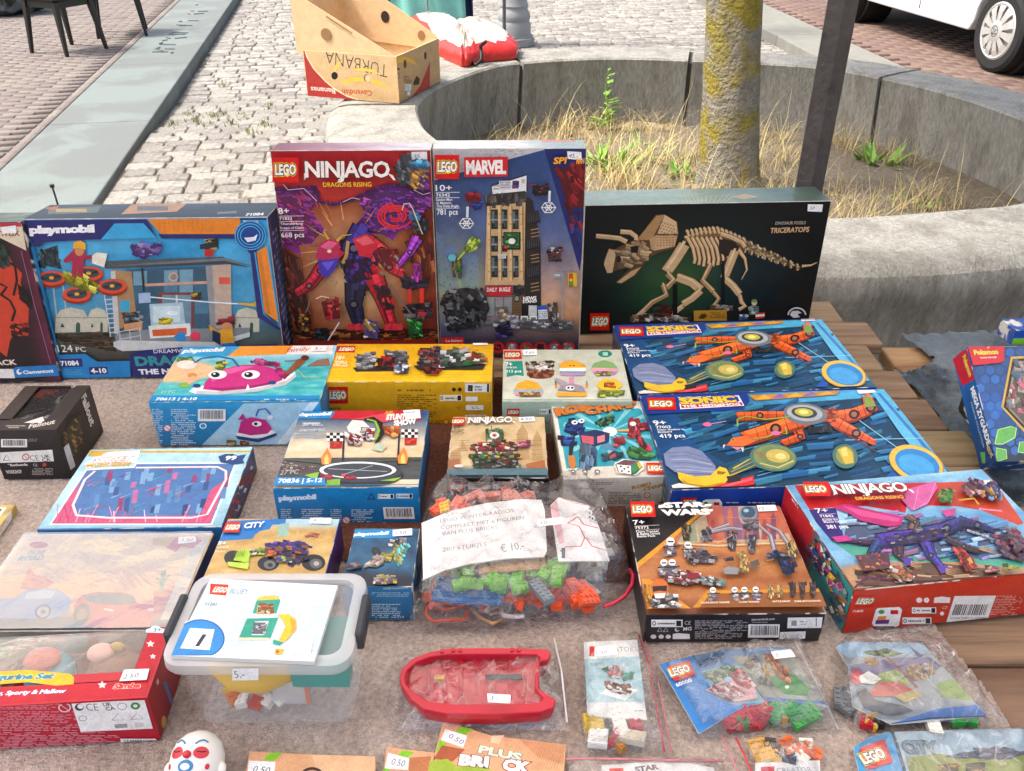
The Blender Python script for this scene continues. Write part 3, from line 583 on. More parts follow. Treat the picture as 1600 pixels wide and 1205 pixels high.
class Art:
    STEP = 5e-6
    def __init__(s, M, O, u, v, w, h, ctx=None, pad=.0009):
        s.M = M; s.O = Vector(O); s.u = Vector(u); s.v = Vector(v); s.n = s.u.cross(s.v); s.w = w; s.h = h; s.pad = pad
        s.V = []; s.F = []; s.C = []; s.z = 1.5e-4; s.ctx = ctx
        Mi = M.inverted(); s.co = Mi @ Vector((0, 0, CZ)); s.Mr = Mi.to_3x3(); s.rg = random.Random(int(w*1e5)+int(h*1e4))
    def m(s, x, y):
        if s.ctx is None: return (x/100*s.w, (1-y/100)*s.h)
        d = s.Mr @ Vector(ray(s.ctx[0]+x/s.ctx[2], s.ctx[1]+y/s.ctx[2])); t = (s.O-s.co).dot(s.n)/d.dot(s.n); q = s.co+d*t-s.O
        return (q.dot(s.u), q.dot(s.v))
    def c(s, ctx): s.ctx = ctx; return s
    def raw(s, P, T, col):
        b = len(s.V); s.z += s.STEP
        s.V += [s.O+s.u*p[0]+s.v*p[1]+s.n*s.z for p in P]; s.F += [(b+a[0], b+a[1], b+a[2]) for a in T]
        if isinstance(col, list): s.C += [tuple(lin(c)) for c in col]
        else: s.C += [tuple(lin(col))]*len(P)
    def uvpoly(s, P, col):
        P = clip_rect(P, s.w-s.pad, s.h-s.pad) if True else P
        P = [(max(p[0], s.pad), max(p[1], s.pad)) for p in P]
        if len(P) < 3: return
        T = tessellate_polygon([[Vector((p[0], p[1], 0)) for p in P]]); T2 = []
        for a, b, c in T:
            ar = (P[b][0]-P[a][0])*(P[c][1]-P[a][1])-(P[c][0]-P[a][0])*(P[b][1]-P[a][1])
            if abs(ar) > 1e-12: T2.append((a, b, c) if ar > 0 else (a, c, b))
        if isinstance(col, tuple) and len(col) == 3 and isinstance(col[0], str):      # vertical gradient (top, bottom, 'v')
            ys = [p[1] for p in P]; lo, hi = min(ys), max(ys)+1e-9; col = [mixc(col[1], col[0], np.array((p[1]-lo)/(hi-lo))) for p in P]
        s.raw(P, T2, col)
    def p(s, xy, col): s.uvpoly([s.m(xy[i], xy[i+1]) for i in range(0, len(xy), 2)], col)
    def r(s, x0, y0, x1, y1, col): s.p([x0, y0, x1, y0, x1, y1, x0, y1], col)
    def e(s, cx, cy, rx, ry, col, rot=0., n=22, a0=0., a1=360.):
        cr, sr = math.cos(R(rot)), math.sin(R(rot)); pts = []
        k = n if a1-a0 >= 360 else n+1
        for i in range(k):
            a = R(a0+(a1-a0)*i/n); x, y = rx*math.cos(a), ry*math.sin(a); pts += [cx+x*cr-y*sr, cy+x*sr+y*cr]
        s.p(pts, col)
    def l(s, xy, wd, col, taper=False):
        P = [Vector(s.m(xy[i], xy[i+1])) for i in range(0, len(xy), 2)]
        a = s.m(xy[0], xy[1]); b = s.m(xy[0]+10, xy[1]); k = math.hypot(b[0]-a[0], b[1]-a[1])/10*wd/2
        Lf, Rt = [], []
        for i, q in enumerate(P):
            t = (P[min(i+1, len(P)-1)]-P[max(i-1, 0)]); 
            if t.length < 1e-9: continue
            t.normalize(); n = Vector((-t.y, t.x)); kk = k*(1-i/(len(P)-1)*(1-(.15 if taper is True else taper)) if taper else 1); Lf.append(q+n*kk); Rt.append(q-n*kk)
        Q = [(q.x, q.y) for q in Lf]+[(q.x, q.y) for q in reversed(Rt)]; N_ = len(Lf); T = []
        for i in range(N_-1): a, b, c, d = i, i+1, 2*N_-2-i, 2*N_-1-i; T += [(a, d, c), (a, c, b)]
        Q = [(min(max(x, s.pad), s.w-s.pad), min(max(y, s.pad), s.h-s.pad)) for x, y in Q]
        s.raw(Q, T, col)
    def limb(s, xy, wd, col, tp=.8):
        c = srgb(col); s.l(xy, wd*1.12+5, c*.25, tp); s.l(xy, wd, c, tp); s.l([q-(0 if i % 2 == 0 else wd*.2) for i, q in enumerate(xy)], wd*.36, np.clip(c*1.28+.03, 0, 1), tp); s.l([q+(0 if i % 2 == 0 else wd*.34) for i, q in enumerate(xy)], wd*.2, c*.6, tp)
        n = len(xy)//2
        for i in range(n-1):
            for f_ in (.3, .62):
                x, y = xy[2*i]*(1-f_)+xy[2*i+2]*f_, xy[2*i+1]*(1-f_)+xy[2*i+3]*f_; dx, dy = xy[2*i+2]-xy[2*i], xy[2*i+3]-xy[2*i+1]; L = math.hypot(dx, dy)+1e-9; w_ = wd*(1-(1-tp)*(i+f_)/(n-1))*.5; s.l([x-dy/L*w_, y+dx/L*w_, x+dy/L*w_, y-dx/L*w_], 3, c*.4)
            if i: s.e(xy[2*i], xy[2*i+1], wd*.26, wd*.24, c*.3); s.e(xy[2*i], xy[2*i+1], wd*.14, wd*.13, np.clip(c*.4+.3, 0, 1))
    def t(s, txt, x0, y0, x1, y1, h, col, bold=.012, shear=0., out=(), sp=1., flip=False, up=None):
        a, b = Vector(s.m(x0, y0)), Vector(s.m(x1, y1)); d = b-a; L = d.length; d.normalize(); n = Vector((-d.y, d.x))
        ang = math.atan2(y1-y0, x1-x0); q = Vector(s.m(x0+math.sin(ang)*h, y0-math.cos(ang)*h)); H = abs((q-a).dot(n)) or .003
        if up: n2 = (Vector(s.m(x0+up[0], y0+up[1]))-a).normalized()
        else: n2 = n
        V0, _ = text_geo(txt, bold, shear, sp)
        if not len(V0): return
        x_lo, x_hi = V0[:, 0].min(), V0[:, 0].max(); caps = text_geo('H', bold, 0)[0]; ch = caps[:, 1].max()
        for off, c in list(out)+[(None, col)]:
            V, T = text_geo(txt, bold if off is None else bold+off, shear, sp)
            P = [a+d*((v[0]-x_lo)/(x_hi-x_lo)*L)+n2*(v[1]/ch*H) for v in V]
            P = [(min(max(p.x, s.pad), s.w-s.pad), min(max(p.y, s.pad), s.h-s.pad)) for p in P]
            s.raw(P, T, c)
    def lego(s, x0, y0, x1, y1, col='#d01012', sk=0.):
        wd, hh = x1-x0, y1-y0; s.p([x0, y0, x1, y0, x1+sk, y1, x0+sk, y1], col)
        s.t('LEGO', x0+wd*.1+sk*.35, y0+hh*.70, x1-wd*.08+sk*.35, y0+hh*.68, hh*.42, '#f7f4ee', .045, .18, [(.11, '#f5d11c'), (.065, '#1a1412')])
    def greek(s, x0, y0, x1, y1, rows, col, dens=.85, sk=0.):
        for i in range(rows):
            y = y0+(y1-y0)*(i+.2)/rows; hh = (y1-y0)/rows*.5; x = x0+sk*i/rows; xe = x1+sk*i/rows
            xe -= (xe-x)*s.rg.choice((0, 0, .1, .3))
            while x < xe-2:
                wl = s.rg.uniform(.03, .12)*(x1-x0)
                if s.rg.random() < dens: s.r(x, y, min(x+wl, xe), y+hh, col)
                x += wl+(x1-x0)*.02
    def bar(s, x0, y0, x1, y1, ink='#15130f', sk=0., paper='#f2f2f0'):
        s.p([x0, y0, x1, y0, x1+sk, y1, x0+sk, y1], paper); x = x0+(x1-x0)*.08
        while x < x1-(x1-x0)*.08:
            wv = (x1-x0)*s.rg.choice((.012, .02, .03)); s.p([x+sk*.1, y0+(y1-y0)*.1, x+wv+sk*.1, y0+(y1-y0)*.1, x+wv+sk*.8, y0+(y1-y0)*.8, x+sk*.8, y0+(y1-y0)*.8], ink); x += wv+(x1-x0)*s.rg.choice((.012, .02, .028))
    def bricks(s, poly, pal, n, size, ang=0., jit=25., stud=.15, asp=1.9):
        P = [(poly[i], poly[i+1]) for i in range(0, len(poly), 2)]; xs = [q[0] for q in P]; ys = [q[1] for q in P]; k = 0; tr = 0
        def inp(x, y):
            c = False
            for i in range(len(P)):
                (xa, ya), (xb, yb) = P[i-1], P[i]
                if (ya > y) != (yb > y) and x < (xb-xa)*(y-ya)/(yb-ya)+xa: c = not c
            return c
        mc_ = sum(srgb(q) for q in pal)/len(pal); s.p(sum([[q[0]+s.rg.uniform(-size, size)*.12, q[1]+s.rg.uniform(-size, size)*.12] for q in P], []), mc_*.55)
        while k < n and tr < n*30:
            tr += 1; x, y = s.rg.uniform(min(xs), max(xs)), s.rg.uniform(min(ys), max(ys))
            if not inp(x, y): continue
            k += 1; a = R(ang+s.rg.gauss(0, jit*.5)); L = size*s.rg.uniform(.5, 1.25); W_ = L/asp*s.rg.uniform(.6, 1.3); c = srgb(s.rg.choice(pal))*s.rg.uniform(.6, 1.0); c = np.clip(c, 0, 1)
            ca, sa = math.cos(a), math.sin(a)
            def q(dx, dy): return [x+dx*ca-dy*sa, y+dx*sa+dy*ca]
            s.p(q(-L/2, -W_/2)+q(L/2, -W_/2)+q(L/2*.9, W_/2)+q(-L/2*.9, W_/2), c)
            s.p(q(-L/2, -W_/2)+q(L/2, -W_/2)+q(L/2, -W_/4)+q(-L/2, -W_/4), np.clip(c*1.14+.015, 0, 1))
            s.p(q(-L/2*.9, W_/3)+q(L/2*.9, W_/3)+q(L/2*.9, W_/2)+q(-L/2*.9, W_/2), c*.74)
            if s.rg.random() < stud: s.e(x, y, W_*.22, W_*.18, np.clip(c*1.25, 0, 1), n=8)
    def bg(s, fn, nx=60, ny=60, rect=(0, 0, 1, 1)):
        u0, v0, u1, v1 = rect; U, V = np.meshgrid(np.linspace(0, 1, nx+1), np.linspace(0, 1, ny+1)); C = np.clip(fn(U, V), 0, 1)
        C = np.where(C <= .04045, C/12.92, ((C+.055)/1.055)**2.4); b = len(s.V); s.z += s.STEP
        pu, pv = s.pad/s.w, s.pad/s.h
        X = (np.clip(u0+(u1-u0)*U, pu, 1-pu))*s.w; Y = np.clip(v0+(v1-v0)*V, pv, 1-pv)*s.h
        O, u, v, n = [np.array(q) for q in (s.O, s.u, s.v, s.n)]
        W = O+X[..., None]*u+Y[..., None]*v+n*s.z; s.V += [Vector(q) for q in W.reshape(-1, 3)]; s.C += [tuple(q) for q in C.reshape(-1, 3)]
        for j in range(ny):
            for i in range(nx): a = b+j*(nx+1)+i; s.F.append((a, a+1, a+nx+2, a+nx+1))
    def build(s, name, parent, m=None):
        me = bpy.data.meshes.new(name); me.from_pydata([tuple(v) for v in s.V], [], s.F)
        ca = me.color_attributes.new('ink', 'FLOAT_COLOR', 'POINT'); a = np.ones((len(s.V), 4), np.float32); a[:, :3] = np.array(s.C, np.float32); ca.data.foreach_set('color', a.ravel())
        me.materials.append(m or PM); o = bpy.data.objects.new(name, me); COL.objects.link(o); o.parent = parent; return o
FACES = {'front': lambda W, D, H: ((0, 0, 0), (1, 0, 0), (0, 0, 1), W, H), 'top': lambda W, D, H: ((0, 0, H), (1, 0, 0), (0, 1, 0), W, D),
         'left': lambda W, D, H: ((0, D, 0), (0, -1, 0), (0, 0, 1), D, H), 'right': lambda W, D, H: ((W, 0, 0), (0, 1, 0), (0, 0, 1), D, H)}
class Box:
    def __init__(s, name, label, W, D, H, M, cat='toy box', group='toy boxes on the stall', edge='#b9b4ac', solid=True, rough=.5):
        s.W, s.D, s.H, s.M = W, D, H, M; t = bpy.data.objects.new(name, None); COL.objects.link(t); t.matrix_world = M; t.empty_display_size = .03; s.t = t; tag(t, label, cat, group)
        if solid: MB().box((W/2, D/2, H/2), (W, D, H)).build('carton', mat('card_'+edge, edge, rough, .12, 60, .15, 200, col2='#d9d5cc', c2scale=38, c2lo=.5, c2hi=.6), t, bevel=.0009, seg=2)
    def art(s, face, ctx=None): return Art(s.M, *FACES[face](s.W, s.D, s.H), ctx)
    def sticker(s, face, ctx, quad, txt, tx, ink='#42424c', paper='#eef0f3', h=None, z=.0021):
        A = s.art(face, ctx); A.z = z; A.p(quad, paper)
        if txt: A.t(txt, *tx, ink, -.002, .1)
        A.build('price_sticker', s.t, PP)
Z0 = .7575
def upright(name, label, TL, TR, H, D, lean=4., z0=Z0, **kw):
    l = R(lean); z = z0+H*math.cos(l); a, b = at(*TL, z), at(*TR, z); yaw = math.atan2(b.y-a.y, b.x-a.x)
    back = Vector((-math.sin(yaw), math.cos(yaw), 0)); o = a-back*H*math.sin(l); o.z = z0
    M = Matrix.Translation(o) @ Matrix.Rotation(yaw, 4, 'Z') @ Matrix.Rotation(-l, 4, 'X')
    return Box(name, label, (b-a).length, D, H, M, **kw)
def flat(name, label, NL, NR, D, H, z0=Z0, W=None, **kw):
    a, b = at(*NL, z0+H), at(*NR, z0+H); yaw = math.atan2(b.y-a.y, b.x-a.x); W = W or (b-a).length; a.z = z0
    return Box(name, label, W, D, H, Matrix.Translation(a) @ Matrix.Rotation(yaw, 4, 'Z'), **kw)
LEG = '#d01012'
def recyc(A, x0, y0, x1, y1, col='#f2f2f0', ink='#222'):
    ink = '#222222'; A.p([x0, y0, x1, y0, x1, y1, x0, y1], col); wd = x1-x0; A.e(x0+wd*.09, (y0+y1)/2, wd*.06, (y1-y0)*.3, ink); A.e(x0+wd*.09, (y0+y1)/2, wd*.035, (y1-y0)*.18, col)
    A.greek(x0+wd*.2, y0+(y1-y0)*.35, x0+wd*.75, y0+(y1-y0)*.75, 1, ink); A.r(x0+wd*.8, y0+(y1-y0)*.12, x0+wd*.96, y0+(y1-y0)*.88, ink)
def ceuk(A, x, y, h, ink): A.t('CE', x, y, x+h*1.7, y, h, ink, -.01); 
# ---------------- tall red carton
C6 = (400, 200, 3.443)
B = upright('toy_carton', 'tall red toy box with a purple winged dragon model, left of the two tallest boxes', (421.8, 235.4), (673, 234.3), .382, .064, 4.5)
A = B.art('front', C6)
def f(u, v):
    r = np.sqrt(((u-.47)/.42)**2+((v-.42)/.36)**2); c = mixc('#e9c592', '#8a3a1e', r*1.0-.1); c = mixc(c, '#4a1512', (r-1.0)*1.2); c = mixc(c, '#3a1410', (.14-v)*6)
    return c*(1+.35*(fbm(u, v, 7, 3)-.5))[..., None]
A.bg(f, 70, 90)
A.p([75, 118, 945, 118, 945, 330, 760, 305, 640, 330, 520, 385, 420, 412, 345, 400, 330, 310, 90, 335], ('#a11722', '#c2352a', 'v'))
A.p([95, 335, 330, 312, 345, 400, 300, 440, 318, 500, 350, 520, 365, 560, 330, 570, 300, 625, 230, 630, 245, 690, 190, 655, 130, 640, 108, 480], '#85288c')
A.p([500, 545, 560, 500, 590, 470, 585, 420, 560, 385, 640, 330, 760, 308, 850, 335, 945, 322, 945, 400, 900, 430, 870, 520, 760, 560, 735, 610, 700, 575, 560, 560], '#7f2a96')
A.bricks([95, 335, 330, 312, 345, 400, 300, 440, 360, 560, 300, 620, 130, 640], ['#c450b8', '#8a35a0', '#d8508c', '#9a3cb0', '#c83a78'], 120, 34, 30, 40, 0, 3)
A.bricks([520, 540, 590, 470, 560, 385, 640, 330, 850, 335, 940, 330, 940, 400, 870, 520, 700, 570], ['#b84cc4', '#7a38a8', '#8a3cbc', '#d060b8', '#6a3098'], 160, 36, 20, 45, 0, 3)
for k in range(5):
    r0 = 92-k*17; A.l(sum([[750+r0*math.cos(a)*1., 470+r0*.72*math.sin(a)] for a in np.linspace(k*1.3, k*1.3+4.6, 18)], []), 11, '#d92a3c')
A.l([95, 325, 200, 330, 300, 318, 335, 345, 340, 392, 420, 408, 520, 382, 640, 325, 720, 305, 800, 312, 900, 350, 940, 335], 20, '#471448')
for i in range(60):
    q = i/60; x = 100+820*q; y = np.interp(x, [95, 300, 340, 420, 520, 640, 760, 940], [328, 320, 392, 408, 382, 325, 305, 338]); A.l([x, y, x+A.rg.uniform(-9, 9), y-A.rg.uniform(8, 22)], 6, A.rg.choice(['#6b1e63', '#8e2f7e', '#3c0f3c']), True)
A.l([150, 300, 175, 330, 260, 322, 300, 360, 330, 390], 3, '#f3d5f0'); A.l([470, 395, 520, 372, 560, 380], 3, '#f3d5f0'); A.l([850, 330, 900, 355, 938, 345], 3, '#f3d5f0')
A.bricks([170, 1085, 960, 1075, 965, 1135, 175, 1140], ['#4a1c14', '#7a2e1c', '#a8542c', '#301210', '#c87a3c'], 110, 46, 0, 20, 0, 4); A.bricks([120, 640, 240, 700, 300, 1050, 170, 1080], ['#6a2a1a', '#8a3c22', '#a8583a', '#54201a'], 60, 60, 70, 20, 0, 3.5); A.bricks([800, 600, 945, 560, 960, 800, 840, 700], ['#7a2a1c', '#9a4426', '#5a1c16', '#b8683c'], 44, 60, 80, 20, 0, 3.5)
for i in range(26): q = A.rg.uniform(0, 6.28); r0 = A.rg.uniform(120, 200); A.l([500+r0*math.cos(q), 640+r0*1.1*math.sin(q), 500+(r0+90)*math.cos(q), 640+(r0+90)*1.1*math.sin(q)], A.rg.uniform(4, 12), A.rg.choice(['#c08a58', '#a86a3c', '#8f5030', '#d0a068']), True)
DK = ['#17141c', '#241d2b', '#3a2f49']; RD_ = ['#c41f2c', '#8d1620', '#e23a3c']; PU = ['#4b2391', '#3a1c77', '#6032a8']
A.bricks([450, 600, 640, 560, 660, 760, 640, 860, 520, 880, 470, 760], DK+PU+RD_, 60, 44, 60, 20); A.limb([590, 540, 530, 640, 540, 760, 590, 850], 130, '#352a7a', .75); A.limb([450, 640, 350, 760, 290, 840, 220, 880], 78, '#b02030', .5); A.limb([600, 600, 680, 650, 720, 740, 800, 780], 86, '#c02a3a', .45); A.limb([540, 830, 530, 940, 560, 1050], 104, '#241f3c', .6); A.limb([640, 800, 680, 900, 730, 1050], 104, '#b02030', .5); A.limb([870, 585, 830, 660, 770, 730], 60, '#9a3ab4', .35)
A.p([525, 590, 600, 560, 660, 610, 620, 690, 560, 680], '#c8283a'); A.p([540, 595, 600, 570, 640, 610, 580, 625], '#e0606c'); A.p([325, 690, 345, 620, 395, 585, 455, 605, 450, 690, 390, 715], '#b82a58'); A.p([350, 630, 395, 598, 445, 610, 400, 650], '#e0608c'); A.p([340, 705, 450, 690, 440, 740, 385, 800, 345, 770], '#4432a8'); A.p([360, 715, 430, 705, 390, 760], '#6a58d0'); A.l([395, 590, 370, 550, 385, 535], 14, '#d0a84a', True); A.l([440, 600, 470, 570, 520, 565], 14, '#d0a84a', True); A.e(400, 655, 12, 9, '#f0e0a0'); A.l([500, 600, 490, 680, 470, 720], 18, '#b8944a')
for x, y, q in ((205, 880, -1), (230, 895, 0), (255, 890, 1), (800, 780, 2), (790, 760, 3)): A.l([x, y, x+q*14, y+48], 12, '#2a2228', True)
for x in (500, 535, 570, 700, 735, 765): A.p([x, 1045, x+30, 1040, x+26, 1078, x-6, 1078], '#c8303c')
A.bricks([480, 700, 600, 690, 620, 800, 520, 830], DK+PU+RD_[:1], 26, 26, 60, 20); A.bricks([650, 640, 760, 640, 770, 740, 690, 730], RD_+['#8b7f86'], 16, 32, 60); A.bricks([640, 850, 720, 850, 750, 960, 690, 970], RD_+DK, 18, 32, 70)
A.r(820, 845, 840, 930, '#d8322a'); A.r(882, 845, 905, 930, '#d8322a'); A.bricks([780, 800, 940, 800, 925, 850, 800, 850], DK, 22, 40, 0); A.bricks([850, 720, 890, 720, 895, 810, 845, 810], ['#d64ac4', '#a02f95'], 16, 26, 90); A.bricks([800, 940, 940, 930, 940, 1010, 810, 1010], DK+['#6f6a72', '#b03a3a'], 34, 34, 0)
A.l([730, 830, 760, 880, 800, 940, 840, 990], 9, '#6a6468'); A.l([300, 900, 285, 960, 250, 1020], 8, '#77706c'); A.l([440, 770, 470, 750, 480, 780, 455, 790], 6, '#c29a46')
for P_, pal in (([230, 980, 280, 980, 295, 1080, 235, 1090], ['#c9762a', '#2c2320', '#e0a14a']), ([320, 1070, 390, 1060, 400, 1140, 325, 1150], ['#24262b', '#4a5058', '#16171a']), ([360, 920, 450, 900, 460, 1010, 380, 1020], ['#c72c36', '#7c1a22', '#e85b4e']), ([580, 1020, 660, 1030, 660, 1120, 590, 1110], ['#e9e4ea', '#4a3fa0', '#c9a24a']), ([820, 1020, 890, 1010, 905, 1110, 830, 1110], ['#35b04a', '#1f7c34', '#5bd06a', '#20271f']), ([840, 470, 930, 480, 925, 555, 860, 550], ['#2f3a45', '#56636e', '#1b2128']), ([840, 440, 880, 440, 885, 480, 845, 480], ['#3aa6d8', '#2b7fb4'])):
    A.bricks(P_, pal, 22, 24, 30, 60)
A.l([790, 430, 800, 398, 830, 395, 845, 420, 900, 560], 6, '#d9c2a8'); A.l([455, 1030, 380, 1150], 6, '#d7d8dc'); A.l([330, 905, 360, 890, 400, 900], 5, '#efe0d4')
A.bricks([750, 200, 790, 140, 840, 130, 830, 290, 780, 300], ['#6e7682', '#8c95a2', '#3f4650', '#59616d'], 40, 34, 60); A.bricks([830, 200, 930, 210, 935, 320, 850, 320], ['#c8963f', '#a5722b', '#e0b564', '#7a3f9c'], 40, 34, 40); A.bricks([840, 165, 930, 165, 930, 205, 840, 205], ['#2b9bd6', '#1f75b0', '#7cc8ea'], 16, 30, 20)
A.l([165, 1140, 965, 1130], 26, '#7a1d18'); 
for x in (485, 610, 742, 870): A.e(x, 1157, 12, 10, A.rg.choice(['#3f9d4a', '#2f8fc4', '#d0a83f']))
A.lego(100, 148, 240, 280)
def ninjago(A, x0, yb, x1, h, yb2=None, out='#5c1016'):
    yb2 = yb if yb2 is None else yb2
    A.t('NINJAGO', x0, yb, x1, yb2, h, '#f3ede9', .03, .06, [(.035, out)], .92)
    L = x1-x0; 
    for q, w_, dx, dy in ((.0, .035, -.012, .18), (.44, .035, -.05, .34), (.985, .05, .055, .2)):
        x = x0+L*q; y = yb+(yb2-yb)*q; A.p([x-L*w_*.4, y-h*.25, x+L*w_*.9, y-h*.1, x+L*dx*1.4, y+h*dy, x+L*dx, y+h*dy*1.05], '#f3ede9')
ninjago(A, 275, 252, 728, 84)
A.t('DRAGONS RISING', 370, 305, 628, 303, 24, '#f0b02c', .03, 0, [(.04, '#5c1410')])
for s_, x0, y0, x1, h_ in (('8+', 132, 450, 190, 32), ('71832', 138, 482, 206, 16), ('Thunderfang', 142, 508, 262, 12), ('Dragon of Chaos', 142, 530, 266, 12), ('668 pcs', 148, 575, 270, 26)): A.t(s_, x0, y0, x1, y0-2, h_, '#f4efec', .015)
for y in (461, 490, 538): A.l([138, y, 268, y-1], 2.5, '#f0e6e4')
A.build('front_print', B.t)
A = B.art('top', C6); A.bg(lambda u, v: mixc('#7d2f4a', '#d7ccd6', u*1.25)*(1+.4*(fbm(u, v, 9)-.5))[..., None], 40, 8); A.t('LEGO', 118, 80, 180, 80, 8, '#c0506a'); A.build('top_print', B.t, PG)
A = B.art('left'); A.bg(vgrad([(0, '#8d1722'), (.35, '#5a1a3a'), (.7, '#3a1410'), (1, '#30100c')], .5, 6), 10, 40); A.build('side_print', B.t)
B.sticker('front', C6, [836, 128, 920, 126, 922, 168, 838, 170], '35', (850, 158, 882, 158, 16))
# ---------------- tall blue carton with the tower model
C7 = (660, 190, 3.256)
B = upright('toy_carton', 'tall blue toy box with a tan office tower model, right of the two tallest boxes', (675.4, 232.4), (916.4, 231.5), .382, .066, 4.)
A = B.art('front', C7)
def f(u, v):
    c = mixc('#27437a', '#7c7fa0', (1-v)*1.3); c = mixc(c, '#d59a6a', np.clip((.62-v)*2.3, 0, 1)*np.clip(u*1.6-.15, 0, 1)); c = mixc(c, '#b5b85a', np.exp(-((u-.12)/.18)**2-((v-.38)/.16)**2)*.9); c = mixc(c, '#2a2a3c', (.22-v)*6)
    return c*(1+.35*(fbm(u, v, 6, 9)-.5))[..., None]
A.bg(f, 70, 90)
A.p([48, 136, 560, 136, 640, 138, 245, 245, 60, 300], '#b9bcc2')
for i in range(40): x = A.rg.uniform(60, 520); y = 140+A.rg.uniform(0, max(4, 150-(x-60)*.3)); A.l([x, y, x+A.rg.uniform(-30, 30), y+A.rg.uniform(-12, 12)], 2.5, A.rg.choice(['#8b8e96', '#dfe1e5', '#6f727a']))
for q in ([65, 560, 105, 575, 130, 860, 80, 870], [100, 640, 170, 625, 190, 880, 120, 880], [180, 690, 280, 660, 290, 860, 200, 870]):
    A.p(q, ('#5d76a0', '#8fa08e', 'v'))
    for _ in range(18): x = A.rg.uniform(q[0]+8, q[2]-6); y = A.rg.uniform(q[1]+20, q[5]-20); A.r(x, y, x+4, y+10, A.rg.choice(['#7f94b4', '#4a5f88']))
A.p([620, 138, 838, 135, 832, 520, 800, 760], '#1d2566')       # plain dark panel, streaks of red and blue
A.bricks([680, 250, 830, 220, 828, 440, 740, 440], ['#a61c24', '#8a1720', '#b92a30', '#721018'], 34, 52, 60, 30, 0, 2.6); A.bricks([740, 460, 828, 450, 822, 610, 775, 640], ['#2b3f9a', '#1f2f80', '#9c2030', '#24358c'], 20, 48, 70, 30, 0, 2.6)
T_ = '#c9a87a'; TD = '#8f7149'
A.p([352, 330, 530, 272, 532, 355, 352, 380], '#e4e6ea'); A.l([352, 380, 352, 325, 530, 270, 532, 355], 7, '#26262a'); A.greek(362, 318, 440, 350, 2, '#8d9098'); A.r(390, 300, 450, 345, '#c7ccd4'); A.greek(395, 305, 448, 340, 3, '#9a7f88'); A.bricks([460, 300, 490, 300, 490, 335, 455, 340], ['#b33a44', '#3f58a8'], 8, 16); A.e(513, 302, 16, 17, '#f0f0f2'); A.e(513, 302, 12, 13, '#b9bcc4')
A.p([515, 370, 560, 400, 600, 620, 605, 1010, 520, 990], '#2a2422')
A.p([330, 380, 525, 360, 518, 830, 318, 830], T_)
A.bricks([326, 375, 525, 355, 525, 410, 326, 430], ['#4f4a4a', '#6a6462', '#3b3736'], 40, 34, 90, 10)
for x in (350, 398, 455):
    for y0, y1 in ((445, 545), (580, 660), (680, 790)):
        if x > 398 and y0 == 580: continue
        A.r(x, y0, x+34, y1, '#23282b'); A.r(x+4, y0+10, x+16, y1-30, '#5f6f74'); A.r(x+18, y0+30, x+30, y1-10, '#3d4a4e'); A.r(x, (y0+y1)/2, x+34, (y0+y1)/2+6, '#8d9a98')
for x in (330, 385, 440, 495):
    A.p([x, 430, x+16, 428, x+16, 560, x+22, 800, x+4, 812, x, 560], '#d8b888'); A.p([x+12, 428, x+18, 428, x+22, 800, x+16, 806], TD)
    for y in (470, 520, 600, 700, 760): A.e(x+8, y, 5, 5, '#b3925f', n=8)
A.r(412, 560, 500, 650, '#1d1f1e'); A.r(418, 568, 490, 640, '#3d8f4a'); A.bricks([420, 570, 488, 570, 488, 638, 420, 638], ['#2f7a3c', '#59b060', '#22602e'], 24, 18); A.e(455, 606, 18, 15, '#e9ebe4'); A.e(425, 636, 12, 8, '#c23a3f')
A.r(385, 672, 425, 694, '#d7d9d6'); A.greek(388, 674, 423, 692, 3, '#707370')
for y in (470, 600, 745):
    A.p([528, y, 590, y-22, 600, y+40, 530, y+55], '#1a1a1d')
    for i in range(7): A.l([535+i*9, y-2-i*3, 537+i*9, y+44-i*2], 3, '#4a4a50')
for y0 in (540, 670, 815):
    for i in range(7): A.l([550+i*.5, y0+i*9, 592+i*.5, y0-8+i*9], 4.5, '#b08a66' if i % 2 else '#37312f')
A.p([318, 835, 455, 832, 458, 880, 320, 888], '#b8232b'); A.t('DAILY  BUGLE', 328, 862, 448, 860, 20, '#f3ecec', .02, .12); A.r(330, 890, 455, 985, '#8a8f90'); A.t('DAILY BUGLE', 368, 908, 440, 906, 12, '#c04a50', .02); A.r(366, 895, 372, 985, '#5c6162'); A.r(410, 890, 416, 985, '#5c6162'); A.p([456, 840, 520, 838, 520, 1000, 458, 1000], '#6d5137')
A.bricks([460, 830, 520, 830, 520, 880, 460, 880], ['#2d2d30', '#4a4a4e'], 12, 22); A.e(480, 897, 16, 18, '#1f2022'); A.e(480, 897, 11, 12, '#8d9292')
for i in range(6): A.l([462, 915+i*13, 518, 913+i*13], 2, '#4b3624')
A.r(505, 885, 585, 985, '#161718'); A.t('NEWS', 512, 906, 580, 903, 19, '#f4f4f2', .04); A.t('STAND', 510, 920, 582, 916, 14, '#f4f4f2', .04); A.r(540, 932, 582, 985, '#c9ccca'); A.p([585, 935, 632, 930, 640, 1000, 590, 1005], '#2a56b4'); A.p([588, 955, 634, 952, 640, 1005, 590, 1008], '#d9dde6'); A.greek(590, 960, 636, 995, 4, '#7a8298')
for x in (500, 545): A.r(x, 985, x+38, 1025, '#e6e8e6'); A.r(x+6, 992, x+32, 1012, '#6a6c6e')
A.p([320, 1010, 640, 1000, 770, 1015, 770, 1060, 620, 1060, 320, 1030], '#57585c'); A.bricks([325, 1010, 765, 1015, 765, 1058, 600, 1055, 330, 1030], ['#6f7075', '#47484c', '#8a8b90', '#d8d9da'], 60, 26, 5, 15)
